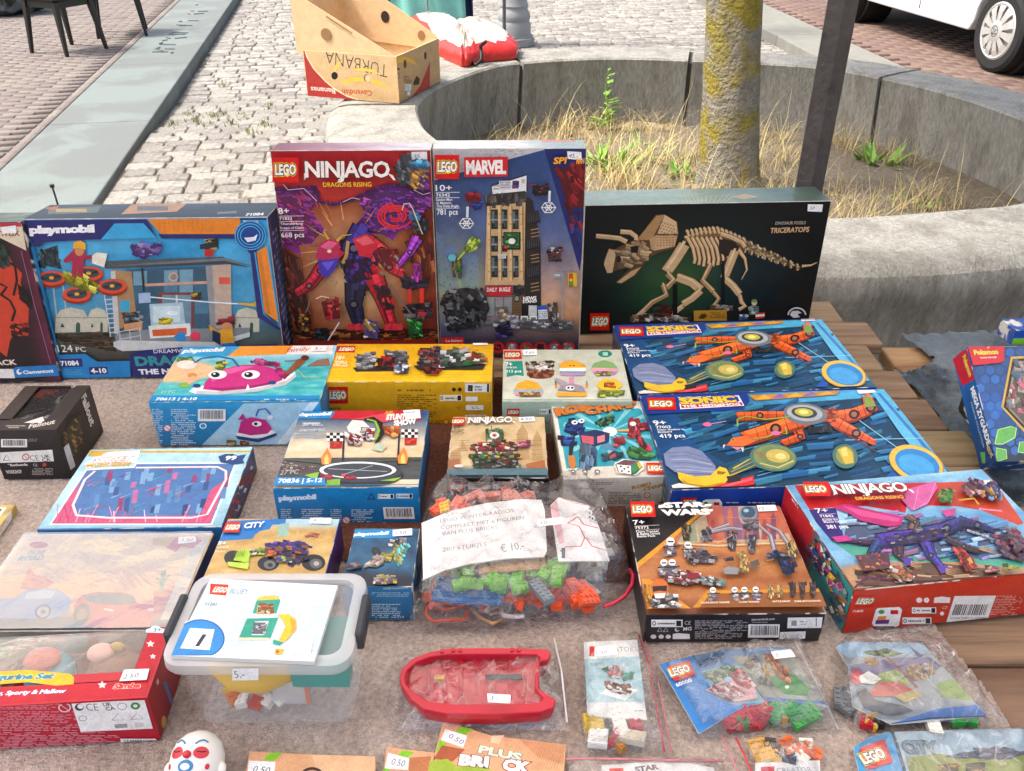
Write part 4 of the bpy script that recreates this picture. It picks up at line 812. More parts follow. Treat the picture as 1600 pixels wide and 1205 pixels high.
A.l([712, 1000, 708, 770, 700, 755, 760, 740], 8, '#8d949a'); A.r(740, 765, 785, 835, '#d9a92c'); A.r(745, 768, 765, 835, '#5f4a18'); A.e(755, 782, 8, 9, '#d8342c'); A.e(755, 802, 8, 9, '#e0b030'); A.e(755, 822, 8, 9, '#3fa04a'); A.p([668, 765, 718, 760, 718, 785, 668, 792], '#8f979c'); A.greek(672, 772, 714, 782, 1, '#e6e9ea')
A.bricks([640, 930, 690, 915, 690, 1010, 645, 1015], ['#6b4a33', '#33445e', '#d8b48c', '#c9ccd0'], 22, 24, 80)
A.bricks([105, 880, 150, 850, 230, 840, 320, 855, 345, 950, 300, 1035, 240, 1050, 130, 1062, 110, 960], ['#3d3e42', '#6d6f74', '#25262a', '#8f9196', '#1a1b1e', '#505156'], 120, 34, 45, 60)
A.bricks([370, 940, 430, 930, 440, 1000, 400, 1010], ['#e9e9e6', '#7a7a7c', '#c9a070'], 18, 22); A.bricks([370, 1040, 450, 1010, 460, 1085, 380, 1090], ['#3b2a6c', '#1f1b2c', '#5f4a9a'], 24, 28); A.bricks([440, 980, 485, 975, 485, 1045, 450, 1040], ['#f0f0f2', '#c4c6cc', '#9a9ca6'], 18, 20)
A.bricks([150, 690, 200, 690, 205, 780, 155, 785], ['#2f8a45', '#58b05a', '#6a2f6a', '#d0a040'], 24, 24, 80); A.e(152, 684, 20, 18, '#5fb4c4'); A.bricks([215, 640, 250, 580, 290, 590, 280, 640, 230, 660], ['#b5d83a', '#8fc02a', '#dff07a', '#7aa020'], 34, 22, -40); A.l([180, 695, 215, 655], 8, '#a9d030')
A.bricks([215, 360, 280, 350, 305, 410, 270, 440, 225, 400], ['#c42a34', '#8d1a24'], 10, 26, 30); A.bricks([250, 400, 305, 400, 300, 440, 265, 445], ['#2f57b8', '#24429a'], 8, 24); A.bricks([560, 320, 640, 305, 640, 365, 570, 370], ['#1c1d20', '#3a3c42', '#8a2a30'], 20, 26); A.bricks([630, 640, 705, 630, 700, 700, 640, 705], ['#23252a', '#9a2f38', '#c8cacf'], 20, 24)
for cx, cy in ((225, 510), (640, 430)):
    for a_ in range(0, 360, 60): A.l([cx, cy, cx+38*math.cos(R(a_)), cy+30*math.sin(R(a_))], 4, '#eceef0')
    for k in (.45, .95): A.l(sum([[cx+38*k*math.cos(R(a_)), cy+30*k*math.sin(R(a_))] for a_ in range(0, 361, 60)], []), 4, '#eceef0')
    A.l([cx+4, cy-30, cx+6, cy-85], 12, '#d9dce0')
A.lego(65, 163, 188, 285); A.p([213, 175, 435, 172, 433, 272, 215, 275], '#c8202a'); A.t('MARVEL', 224, 258, 426, 256, 68, '#f1f0ee', .045, 0, sp=.9)
A.t('SPI', 664, 208, 735, 205, 32, '#eda22c', .04, .15, [(.04, '#3a2a10')]); A.t('MAN', 780, 208, 822, 206, 28, '#eda22c', .04, .15)
for s_, x0, y0, x1, h_ in (('10+', 70, 345, 152, 30), ('76342', 72, 374, 142, 16), ('Spider-Man', 72, 396, 154, 12), ('vs. Mysterio:', 72, 412, 150, 12), ('The Daily Bugle', 74, 428, 186, 12), ('781 pcs', 76, 466, 182, 28)): A.t(s_, x0, y0, x1, y0-1, h_, '#f2f2f4', .012)
for y in (353, 380, 433): A.l([70, y, 190, y-1], 2.5, '#e6e8ee')
A.p([98, 1088, 212, 1086, 214, 1120, 100, 1125], '#b9202a'); A.t('5-6 Builders', 120, 1110, 205, 1108, 10, '#f2e6e6', .01)
for i, x in enumerate((310, 384, 455, 528, 600, 670, 740)): A.e(x, 1138, 34, 30, '#a9202a'); A.bricks([x-16, 1120, x+16, 1120, x+16, 1150, x-16, 1150], [['#5a1018'], ['#301018', '#c03038'], ['#e4e6ea'], ['#caa27a', '#7a5a40'], ['#2a2c30'], ['#5fa8b8', '#d9e6ea'], ['#e4e6ea', '#8a8c92']][i], 8, 16)
A.build('front_print', B.t)
A = B.art('top', C7); A.bg(lambda u, v: mixc('#e4e6e8', '#9fb4bc', (u-.55)*4)*(1+.25*(fbm(u, v, 14)-.5))[..., None], 50, 10); A.t('LEGO', 66, 90, 150, 88, 14, '#c9a8a8', .03); A.t('MARVEL', 178, 88, 330, 86, 15, '#b88f90', .04); A.p([590, 80, 770, 78, 780, 105, 610, 108], '#c98a86'); A.build('top_print', B.t, PG)
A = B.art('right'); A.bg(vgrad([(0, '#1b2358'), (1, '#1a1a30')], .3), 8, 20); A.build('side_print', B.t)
B.sticker('front', C7, [736, 150, 808, 154, 810, 196, 738, 188], '45.-', (745, 182, 790, 184, 20))
# ---------------- wide black carton with the skeleton
C8 = (900, 280, 3.545)
B = upright('toy_carton', 'wide black toy box with a tan horned dinosaur skeleton model', (914, 321), (1299, 313.8), .262, .088, 1.5, z0=.7512)
A = B.art('front', C8)
def f(u, v):
    g_ = np.exp(-((u-.42)/.33)**2-((v-.42)/.38)**2); g2 = np.exp(-((u-.68)/.18)**2-((v-.35)/.3)**2); c = mixc('#07090b', '#1d3a2a', g_*1.25); c = mixc(c, '#3f6a25', g_**4*.55); return mixc(c, '#0d1a3a', g2*.35)
A.bg(f, 60, 40)
BN, BD, BS = '#c9a97c', '#8d6d44', '#5c3f24'
def bone(xy, w_, c=BN, taper=False): w_ *= 1.38; A.l(xy, w_+7, BS, taper); A.l(xy, w_, c, taper); A.l([q-(0 if i % 2 == 0 else w_*.28) for i, q in enumerate(xy)], w_*.28, '#e0c69b', taper)
for i in range(9):         # tail vertebrae
    x = 940+i*36; y = 372+i*14.5; s_ = 26-i*1.8; A.bricks([x-s_, y-s_, x+s_, y-s_, x+s_, y+s_, x-s_, y+s_], [BN, '#e0c69b', BD], 9, s_*1.1, 25); bone([x, y-s_, x-8, y-s_*1.7], 7); bone([x, y+s_*.5, x-4, y+s_*1.4], 6)
bone([1250, 480, 1300, 476, 1335, 460], 10, taper=True)
bone([600, 330, 700, 300, 800, 300, 880, 330, 940, 372], 26, '#7a5a36')
for i in range(14): x = 625+i*24; y = 300-18*math.sin(i/13*3.1)+max(0, i-7)*7; bone([x, y+18, x-8, y-12, x-16, y-18], 10)
for i in range(8):         # ribs
    x = 615+i*26; A_ = 170-abs(i-3)*8; bone([x, 320, x+32, 380, x+44, 440, x+38, 320+A_], 12 if i < 6 else 9)
A.p([790, 330, 880, 340, 900, 390, 830, 430, 790, 400], '#2a2019'); bone([800, 300, 860, 320, 920, 350, 935, 375], 16)
bone([900, 390, 935, 440, 945, 500, 915, 555], 15, taper=True)
bone([880, 395, 850, 470, 820, 545], 34); bone([825, 550, 870, 590, 905, 635], 26); bone([905, 640, 915, 680, 935, 700, 900, 720], 15)
bone([745, 470, 700, 560, 760, 620], 20, '#a5845a'); bone([760, 625, 790, 660, 760, 700], 15, '#a5845a')
bone([600, 360, 550, 440, 500, 510], 46); bone([505, 520, 540, 560, 500, 600], 24, '#a5845a'); bone([560, 540, 640, 570, 690, 610], 34); bone([690, 615, 640, 660, 590, 690], 28); bone([590, 700, 540, 740, 500, 752], 20); bone([480, 580, 500, 640, 420, 680, 380, 720], 20, '#a5845a'); bone([380, 720, 340, 755, 305, 780], 18)
A.r(535, 580, 560, 760, '#101413'); A.r(805, 450, 822, 690, '#101413')
A.p([410, 430, 330, 340, 440, 195, 490, 192, 560, 235, 568, 300, 545, 380, 460, 405], BS); A.p([335, 335, 445, 200, 490, 195, 425, 320, 400, 335], '#a98559'); A.p([450, 300, 490, 196, 555, 235, 562, 300], '#d2b48a'); A.p([440, 310, 560, 310, 545, 370, 430, 395], '#c4a276'); A.p([405, 330, 447, 305, 430, 392, 415, 388], '#b8966a')
for i in range(6):
    for j in range(4): A.e(462+i*15+j*4, 232+j*19+i*5, 5.5, 4.5, '#a07f54', n=8); A.e(450+i*17, 322+j*14, 5, 4, '#98774c', n=8)
bone([110, 312, 180, 318, 240, 325, 280, 345], 18); bone([245, 288, 300, 292, 330, 315, 335, 345], 18)
A.p([160, 430, 180, 380, 215, 385, 260, 360, 330, 335, 380, 350, 415, 400, 375, 470, 300, 490, 230, 500, 170, 520, 152, 470], BS); A.p([158, 450, 182, 384, 212, 392, 218, 420, 200, 515, 172, 518, 154, 470], '#d0b085'); A.bricks([220, 400, 330, 345, 375, 355, 408, 400, 370, 460, 240, 490], [BN, '#dcc094', BD, '#b8966a'], 46, 42, 20); A.p([300, 370, 345, 365, 340, 405, 305, 405], '#191410'); A.e(235, 440, 14, 18, '#241a12')
A.p([215, 570, 300, 490, 375, 470, 330, 530, 250, 578], BS); A.p([225, 568, 305, 505, 360, 482, 320, 528, 250, 572], '#c4a276'); A.e(270, 500, 12, 10, '#1c1610')
A.bricks([300, 755, 420, 740, 620, 760, 640, 785, 300, 785], ['#8d8f8a', '#5c4630', '#c9a97c', '#d9dad6', '#3a2f22'], 70, 26, 5); A.bricks([430, 690, 520, 690, 520, 750, 430, 760], ['#5a2018', '#24463a', '#7a2c1c'], 22, 30); A.bricks([740, 690, 850, 690, 870, 720, 740, 720], ['#9a9c98', '#c9a97c', '#5c4630'], 20, 28)
A.p([648, 722, 830, 718, 832, 778, 650, 780], '#b5882e'); A.p([672, 765, 690, 742, 715, 738, 722, 752, 705, 768], '#4a3410'); A.greek(740, 728, 820, 765, 4, '#6f5118')
A.bricks([955, 700, 1010, 700, 1010, 745, 955, 745], ['#9fc8c0', '#7fb0a8', '#c8e0da'], 14, 22); A.e(983, 678, 15, 17, '#d8b48c'); A.e(983, 668, 16, 9, '#5f8f58'); A.bricks([900, 740, 945, 740, 945, 772, 900, 772], ['#2f5fb0', '#e9ecef'], 8, 20); A.p([988, 735, 1040, 730, 1040, 762, 990, 768], '#c8302c'); A.p([990, 744, 1040, 740, 1040, 752, 990, 757], '#e8e8e4')
A.e(1218, 745, 52, 42, '#c8cccf', a0=180, a1=360); A.e(1218, 747, 44, 36, '#0a0e12', a0=180, a1=360); A.p([1180, 745, 1190, 725, 1225, 722, 1245, 735, 1222, 740, 1235, 758, 1200, 762], '#c8cccf')
A.t('DINOSAUR FOSSILS', 1098, 247, 1265, 244, 17, '#b8b0a2', .01, .05); A.t('TRICERATOPS', 1070, 293, 1284, 286, 28, '#d3ad7f', .03, .08); A.lego(75, 735, 182, 830)
A.build('front_print', B.t)
A = B.art('top', C8); A.bg(lambda u, v: mixc('#8fa39c', '#33483f', (u-.45)*1.7)*(1+.2*(fbm(u, v, 12)-.5))[..., None], 40, 8)
for i in range(12): A.l([600+i*20, 130, 570+i*22+i*i*.6, 88], 5, '#c9bfae', True)
A.p([850, 100, 940, 82, 1010, 100, 930, 112], '#a8937a'); A.t('LEGO', 85, 112, 145, 110, 14, '#b08f88'); A.build('top_print', B.t, PG)
A = B.art('right'); A.bg(vgrad([(0, '#16241d'), (1, '#0a0d0c')], .2), 8, 14); A.build('side_print', B.t)
B.sticker('front', C8, [1282, 137, 1366, 139, 1360, 180, 1280, 176], '50', (1292, 168, 1318, 168, 18))
# ---------------- wide blue carton, top left
C5 = (0, 280, 3.544)
B = upright('toy_carton', 'wide navy toy box with a research station playset, leftmost big box standing whole in view', (35.3, 342.6), (417.6, 339), .288, .10, 6.)
A = B.art('front', C5)
def f(u, v):
    c = mixc('#2f9bd6', '#7fc8ea', fbm(u, v, 4, 2)*1.6-.4); c = mixc(c, '#5a5a50', np.clip((.45-v)*6, 0, 1)); c = mixc(c, '#2f2a28', np.clip((.22-v)*6, 0, 1)); c = mixc(c, '#2c6a8c', np.clip((.35-np.abs(v-.5))*2, 0, .4)); return c*(1+.3*(fbm(u, v, 9, 5)-.5))[..., None]
A.bg(f, 80, 60)
A.p([240, 390, 320, 365, 330, 470, 345, 500, 210, 470], '#3f545c'); A.bricks([225, 400, 310, 375, 330, 480, 230, 480], ['#31454c', '#587078', '#26363c'], 30, 34, 70)
for x in (290, 345): A.l([x, 545, x+25, 760], 9, '#9fb4b8')
for x, s_ in ((395, 1.), (540, .6), (1365, .75)): 
    A.p([x-90*s_, 850, x-85*s_, 760, x-60*s_, 725, x, 710, x+70*s_, 725, x+95*s_, 770, x+95*s_, 845], '#c2bfae'); A.l([x-85*s_, 765, x+95*s_, 768], 5, '#8d8a7a'); A.p([x+25*s_, 848, x+27*s_, 800, x+38*s_, 790, x+50*s_, 800, x+50*s_, 848], '#3d5a48'); A.p([x-60*s_, 820, x-50*s_, 795, x-35*s_, 820], '#2c3c44')
A.bricks([310, 850, 600, 850, 640, 950, 330, 900], ['#4f3f30', '#62503c', '#3c3026'], 60, 60, 0, 8, 0, 5)
A.p([545, 455, 1240, 428, 1245, 468, 590, 495], '#4f555a'); A.p([590, 480, 1245, 455, 1400, 480, 1245, 435], '#6d747a'); A.p([590, 492, 1245, 466, 1390, 488, 1245, 450], '#3a4044')
A.p([700, 500, 1180, 480, 1190, 880, 800, 900, 730, 800], '#3d5a70')
for i in range(5):
    for j in range(3): A.p([740+i*85, 510+j*85-i*3, 815+i*85, 507+j*85-i*3, 815+i*85, 585+j*85-i*3, 742+i*85, 588+j*85-i*3], A.rg.choice(['#4a7892', '#3c6680', '#557f98', '#35586c', '#6f9ab0']))
A.l([800, 585, 1150, 570], 16, '#c99a88'); A.r(880, 625, 1075, 830, '#7a3f3a'); A.r(900, 640, 1060, 830, '#6d8ca0'); A.r(975, 640, 985, 830, '#c8ccd0')
A.e(962, 540, 27, 26, '#bfa894'); A.e(962, 540, 18, 17, '#8f8478')
A.p([1140, 478, 1280, 470, 1285, 850, 1170, 860], '#b9a291'); A.p([1140, 478, 1175, 476, 1200, 860, 1170, 860], '#8d8f92'); A.r(1215, 542, 1275, 580, '#d0563e')
A.p([620, 500, 730, 510, 760, 780, 640, 840], '#a8835c'); A.p([615, 510, 640, 505, 665, 850, 635, 855], '#c4c6c6'); A.r(665, 670, 720, 730, '#3aa3c8'); A.bricks([680, 740, 780, 730, 785, 800, 690, 800], ['#30363c', '#8d98a0', '#566068'], 26, 28); A.p([690, 800, 790, 785, 790, 835, 690, 840], '#c9956a')
A.p([640, 860, 820, 830, 1385, 820, 1385, 850, 1180, 910, 650, 945], '#82878c'); A.p([630, 900, 660, 890, 1180, 900, 1385, 845, 1385, 870, 1190, 930, 680, 950, 632, 925], '#c9cccc')
for i in range(9): y = 640+i*26; A.l([578+i*4, y, 630+i*3, y-4], 6, '#c6cbce')
A.l([575, 600, 615, 870], 6, '#c6cbce'); A.l([622, 590, 655, 860], 6, '#c6cbce')
for q in ([665, 840, 670, 920], [720, 830, 726, 915], [775, 820, 785, 915]): A.l(q, 5, '#b8bec2')
A.l([662, 845, 780, 820], 5, '#b8bec2'); A.l([664, 885, 785, 862], 5, '#b8bec2')
A.p([830, 690, 1015, 680, 1030, 810, 840, 830], '#a9c4cf'); A.r(850, 700, 1000, 790, '#c8dde4'); A.bricks([880, 770, 950, 770, 950, 810, 880, 815], ['#e0c828', '#f0e060', '#b8a020'], 16, 30); A.e(960, 738, 34, 13, '#e6eef2'); A.p([825, 810, 1055, 795, 1060, 865, 835, 880], '#e2e4e4'); A.p([845, 832, 1035, 820, 1038, 858, 850, 868], '#d4602c'); A.p([965, 870, 1000, 840, 1030, 850, 1025, 895, 985, 895], '#2f84c8'); A.p([1055, 860, 1075, 838, 1110, 850, 1112, 890, 1060, 890], '#d8405a')
A.l([830, 650, 1180, 680, 1330, 688], 7, '#dfeef4'); A.p([1320, 680, 1400, 685, 1430, 660, 1500, 675, 1470, 702, 1400, 702, 1320, 692], '#c8a53a')
A.bricks([1070, 630, 1115, 625, 1115, 665, 1075, 665], ['#e0b428', '#3a3a3a'], 12, 22); A.p([770, 630, 835, 625, 838, 680, 772, 685], '#9fb8d8'); A.l([790, 490, 800, 620], 12, '#2c3034')
A.e(1150, 285, 36, 48, '#17181a', rot=-15); A.e(1143, 287, 24, 36, '#5b4a34', rot=-15); A.bricks([1150, 300, 1210, 290, 1210, 380, 1140, 400], ['#1b1c1e', '#3a3c40', '#c9c070'], 26, 30); A.p([1110, 360, 1200, 340, 1205, 375, 1110, 385], '#2c3236'); A.r(1135, 385, 1185, 425, '#b5302a')
for cx, cy in ((290, 545), (495, 520), (430, 635), (625, 590)):      # hoops of the quad rotor
    A.e(cx, cy+10, 80, 44, '#8d2c1c'); A.e(cx, cy, 80, 40, '#d84a2e'); A.e(cx, cy-2, 58, 26, '#3a4650'); A.l([cx-50, cy+5, cx+50, cy-10], 9, '#20262a'); A.e(cx, cy-2, 14, 9, '#e8a02c')
A.bricks([345, 510, 470, 530, 550, 590, 520, 630, 400, 590], ['#c9c42c', '#a8a81e', '#e0dc60', '#7f7f1a'], 34, 44, 30)
A.p([400, 400, 430, 370, 470, 375, 480, 420, 520, 415, 515, 440, 470, 445, 465, 540, 440, 540, 435, 490, 425, 540, 402, 540, 405, 450, 365, 460, 355, 445], '#a02a48'); A.e(445, 392, 26, 30, '#c98a5c'); A.p([408, 380, 415, 345, 450, 335, 480, 355, 480, 388, 440, 378], '#e0a838'); A.p([515, 420, 540, 402, 600, 408, 582, 485, 515, 462], '#e6e2d0')
A.bricks([1210, 770, 1300, 765, 1305, 800, 1210, 800], ['#7d1e24', '#9a2a30'], 10, 30); A.e(1260, 815, 32, 26, '#c98a5c'); A.p([1215, 830, 1290, 825, 1305, 920, 1230, 920], '#e0a02c'); A.p([1160, 800, 1215, 840, 1210, 870, 1165, 830], '#d09a2c'); A.p([1180, 830, 1225, 850, 1225, 915, 1180, 890], '#23304a'); A.p([1230, 905, 1310, 900, 1310, 925, 1235, 930], '#2a6ac0')
A.bricks([720, 370, 790, 350, 830, 370, 900, 345, 890, 400, 830, 430, 760, 430, 740, 400], ['#6a4aa8', '#8a6ac4', '#4a3080', '#b09ad8'], 40, 34, 20)
NV = '#2a2c6c'
A.p([120, 215, 1480, 205, 1485, 222, 820, 222, 870, 320, 550, 330, 520, 330, 250, 345, 230, 370, 195, 370], NV); A.p([565, 330, 640, 242, 800, 240, 870, 320], '#3aa6dc'); A.p([820, 215, 1330, 210, 1345, 300, 900, 300], '#e0842a'); A.p([880, 300, 1330, 300, 1420, 380, 1460, 740, 1555, 820, 1480, 205, 1500, 205, 1580, 830, 1545, 830, 1430, 760, 1390, 410, 1310, 325, 900, 325], NV)
for i in range(10):
    for j in range(5): A.e(890+i*26, 228+j*12, 3.4, 3, '#c46a1c', n=6)
A.p([1425, 400, 1480, 365, 1548, 790, 1470, 735], '#e0842a'); A.l([1440, 400, 1490, 740], 22, '#c9742c'); A.l([1415, 400, 1465, 742, 1552, 815, 1484, 360], 8, '#2f9fd8')
A.e(1390, 308, 88, 82, '#1a3f8c'); 
for r0 in (84, 70, 54): A.l(sum([[1390+r0*math.cos(a), 308+r0*.93*math.sin(a)] for a in np.linspace(0, 6.3, 30)], []), 5, '#4fb4e4')
A.p([1355, 320, 1375, 345, 1420, 335, 1430, 300, 1410, 315, 1385, 318], '#e6eaf2'); A.p([150, 370, 195, 370, 335, 965, 318, 970], '#2f88c4'); A.p([120, 222, 155, 222, 160, 370, 318, 965, 300, 975], NV)
A.t('playmobil', 168, 296, 538, 288, 42, '#f2f4f8', .06, .08, sp=.9)
A.t('124', 330, 952, 412, 950, 38, '#eceae4', .0); A.t('PC', 430, 950, 484, 949, 26, '#eceae4', .0)
A.p([318, 968, 480, 962, 545, 1005, 725, 1000, 730, 1090, 330, 1096], '#1f7fc0'); A.p([340, 990, 460, 986, 466, 1032, 345, 1036], NV); A.t('71084', 345, 1027, 446, 1024, 26, '#f2f4f8', .04); A.p([500, 1035, 600, 1032, 604, 1072, 504, 1076], NV); A.t('4-10', 512, 1068, 598, 1066, 26, '#f2f4f8', .04); A.greek(345, 1045, 470, 1080, 3, '#4aa0d0')
A.p([722, 965, 810, 940, 1000, 925, 1330, 915, 1540, 905, 1540, 1090, 738, 1090], NV); A.t('DREAMWORKS', 858, 958, 1130, 950, 20, '#e6e8f0', .0); A.t('DRAGONS', 758, 1026, 1240, 1012, 50, '#3a8f9c', .05, 0, [(.03, '#16344a')]); A.t('THE NINE', 775, 1074, 1040, 1068, 28, '#e9edf4', .05)
A.build('front_print', B.t)
A = B.art('top', C5); A.bg(vgrad([(0, '#3a4a5c'), (1, '#1f2c3c')], .2, 8), 30, 8); A.t('playmobil', 288, 120, 640, 112, 18, '#e6ecf2', .06, .1); A.p([270, 165, 560, 150, 540, 185, 265, 195], '#5f6f6a'); A.p([230, 160, 330, 150, 300, 175], '#a8623c'); A.r(310, 165, 480, 182, '#b09a6c'); A.p([730, 140, 1040, 130, 980, 180, 670, 195], '#a88468'); A.p([760, 120, 900, 116, 890, 130, 750, 134], '#b0603c'); A.r(760, 150, 930, 175, '#5c6470'); A.bricks([1175, 110, 1490, 108, 1480, 130, 1180, 132], ['#4f9ac0', '#8fc4dc'], 18, 50, 0, 4, 0, 6); A.t('71084', 1358, 204, 1458, 200, 14, '#dfe8f0', .04); A.t('DRAGONS', 1205, 195, 1310, 188, 12, '#9fb0c0', 0); A.build('top_print', B.t)
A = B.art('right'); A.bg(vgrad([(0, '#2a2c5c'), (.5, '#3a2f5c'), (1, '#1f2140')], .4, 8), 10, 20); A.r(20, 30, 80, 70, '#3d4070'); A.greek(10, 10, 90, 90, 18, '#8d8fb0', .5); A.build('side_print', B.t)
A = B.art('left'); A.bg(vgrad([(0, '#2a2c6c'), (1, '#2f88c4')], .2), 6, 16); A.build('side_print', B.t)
B.sticker('front', C5, [1350, 226, 1432, 228, 1440, 302, 1356, 305], '17.50', (1362, 296, 1428, 294, 18)); 
# ---------------- puzzle carton at the far left edge
H1 = (0, 300, 3.764)
B = upright('puzzle_carton', 'dark red and black puzzle box cut off by the left edge of the picture', (-235, 351), (33.8, 347), .288, .065, 6., edge='#2a2230')
A = B.art('front', H1)
A.bg(lambda u, v: mixc('#241a1e', '#6a2440', np.clip((u-.85)*6, 0, 1))*(1+.5*(fbm(u, v, 12)-.5))[..., None], 40, 40)
A.p([-900, 160, 128, 178, 155, 345, 0, 270, -900, 200], '#d9cdb4'); A.p([-900, 170, 125, 178, 128, 205, -900, 205], '#b83a4a'); A.t('NETFLIX', -52, 262, 120, 258, 30, '#8d2c2c', .02)
A.p([0, 380, 40, 350, 75, 420, 130, 480, 120, 540, 190, 640, 170, 690, 165, 790, 110, 800, 60, 870, 40, 970, 0, 940, -300, 900, -300, 500], '#c2412c')
for q in ([40, 400, 90, 440, 100, 520, 80, 610], [0, 600, 60, 640, 90, 700, 70, 760], [110, 560, 160, 600, 190, 650], [60, 790, 100, 830, 80, 880], [0, 540, 40, 560, 10, 600]): A.l(q, 15, '#1d1618')
A.bricks([100, 540, 190, 600, 190, 690, 120, 640], ['#1a1416', '#2a1d1f'], 14, 40, 60, 50, 0, 2); A.bricks([60, 780, 160, 770, 160, 850, 70, 850], ['#1a1416', '#c2412c'], 14, 36, 20); A.bricks([0, 300, 60, 340, 50, 420, 0, 440], ['#2f4a44', '#1d2c2a'], 16, 40, 70)
A.t('BLACK', -80, 1020, 102, 1014, 30, '#e6ddd2', .03); A.p([75, 1042, 95, 1028, 345, 1015, 352, 1080, 90, 1092], '#1f78bd'); A.p([-900, 1040, 78, 1040, 90, 1094, -900, 1094], '#e4e2e2'); A.e(115, 1057, 17, 17, '#e9eef4'); A.e(121, 1052, 11, 10, '#1f78bd'); A.t('Clementoni', 140, 1070, 316, 1060, 20, '#f0f4f8', .03)
A.l([125, 345, 200, 650, 300, 1010], 3, '#a77a9a'); A.build('front_print', B.t)
A = B.art('top'); A.bg(vgrad([(0, '#6f7a6c'), (1, '#4c5a4e')], .5, 14), 30, 6); A.build('top_print', B.t, PG)
B.sticker('front', H1, [12, 205, 95, 195, 100, 240, 15, 245], '', None)
# ---------------- yellow carton
D3 = (490, 520, 3.019)
B = flat('toy_carton', 'yellow toy box with small castle models printed on the lid', (505.6, 596.8), (768.9, 596.8), .127, .080, edge='#c99c1c')
A = B.art('top', D3); A.bg(vgrad([(0, '#d9a51a'), (1, '#f0bf22')], .08), 20, 10); A.lego(112, 62, 198, 94, sk=-4)
A.t('18+', 104, 130, 144, 130, 20, '#f7eed0', .03); A.greek(104, 134, 152, 150, 2, '#f7eed0'); A.t('590 pcs', 92, 160, 160, 160, 14, '#f7eed0', .02); A.p([88, 105, 185, 104, 176, 165, 80, 166], '#e8a818'); A.t('18+', 104, 127, 144, 127, 18, '#f7eed0', .03); A.greek(100, 132, 160, 148, 2, '#f7eed0'); A.t('590 pcs', 92, 160, 160, 160, 12, '#f7eed0', .02)
GR = ['#8d9094', '#6a6d72', '#b4b6b8', '#3e4044']
A.p([185, 165, 440, 150, 430, 182, 200, 185], '#2a2a2a'); A.bricks([200, 115, 280, 95, 300, 130, 280, 170, 200, 170], GR, 44, 30, 0, 15); A.bricks([300, 125, 385, 110, 385, 165, 305, 170], ['#c8302c', '#8f1f1e', '#2a2422'], 26, 28, 0, 12); A.bricks([385, 95, 440, 90, 440, 160, 385, 160], GR, 26, 26, 0, 15); A.bricks([335, 95, 400, 90, 405, 118, 340, 120], GR, 14, 24)
A.p([470, 160, 815, 145, 800, 178, 490, 178], '#2a2a2a'); A.bricks([500, 80, 600, 75, 610, 165, 500, 165], ['#3a3f4a', '#6d2a2a', '#8d9094', '#24262c', '#b04a2c'], 56, 30, 0, 20); A.bricks([600, 95, 720, 85, 735, 165, 600, 170], ['#4a4d50', '#2f7a3c', '#6a6d72', '#c9cbcd', '#33363a'], 60, 30, 0, 20); A.bricks([720, 110, 800, 105, 810, 155, 725, 160], ['#b8502c', '#e6e6e4', '#2f7a3c', '#8a3020'], 34, 26); A.bricks([380, 170, 450, 165, 440, 202, 390, 202], ['#2f3a5c', '#e6e8ea', '#6a86b4'], 20, 22); A.bricks([510, 180, 600, 180, 590, 205, 530, 205], ['#2a2224', '#8f2420'], 18, 24)
for x, y in ((560, 70), (650, 82), (690, 78), (750, 92)): A.l([x, y+12, x+30, y], 5, '#c8302c')
A.l([70, 212, 838, 210], 2.5, '#c48f14'); A.build('top_print', B.t)
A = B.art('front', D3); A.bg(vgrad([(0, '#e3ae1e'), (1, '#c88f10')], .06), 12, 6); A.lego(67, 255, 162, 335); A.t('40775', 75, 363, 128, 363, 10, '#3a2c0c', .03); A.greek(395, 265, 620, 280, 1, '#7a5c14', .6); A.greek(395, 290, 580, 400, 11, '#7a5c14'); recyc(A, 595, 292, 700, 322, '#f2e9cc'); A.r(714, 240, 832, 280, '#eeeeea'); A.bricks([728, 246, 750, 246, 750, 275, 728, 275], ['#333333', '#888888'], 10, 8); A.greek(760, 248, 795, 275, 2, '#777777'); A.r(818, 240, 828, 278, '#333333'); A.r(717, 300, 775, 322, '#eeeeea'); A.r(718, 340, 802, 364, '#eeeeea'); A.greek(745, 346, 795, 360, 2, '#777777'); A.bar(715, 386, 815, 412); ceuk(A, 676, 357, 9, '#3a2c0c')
A.e(662, 266, 9, 9, '#3a2c0c'); A.e(690, 266, 9, 9, '#3a2c0c'); A.greek(540, 410, 640, 455, 5, '#7a5c14'); A.e(624, 418, 14, 14, '#b02020'); A.e(624, 418, 10, 10, '#e3ae1e'); A.build('front_print', B.t)
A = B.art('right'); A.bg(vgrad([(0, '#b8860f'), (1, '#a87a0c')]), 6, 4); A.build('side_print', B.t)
B.sticker('top', D3, [750, 50, 818, 48, 822, 62, 752, 64], '', None)
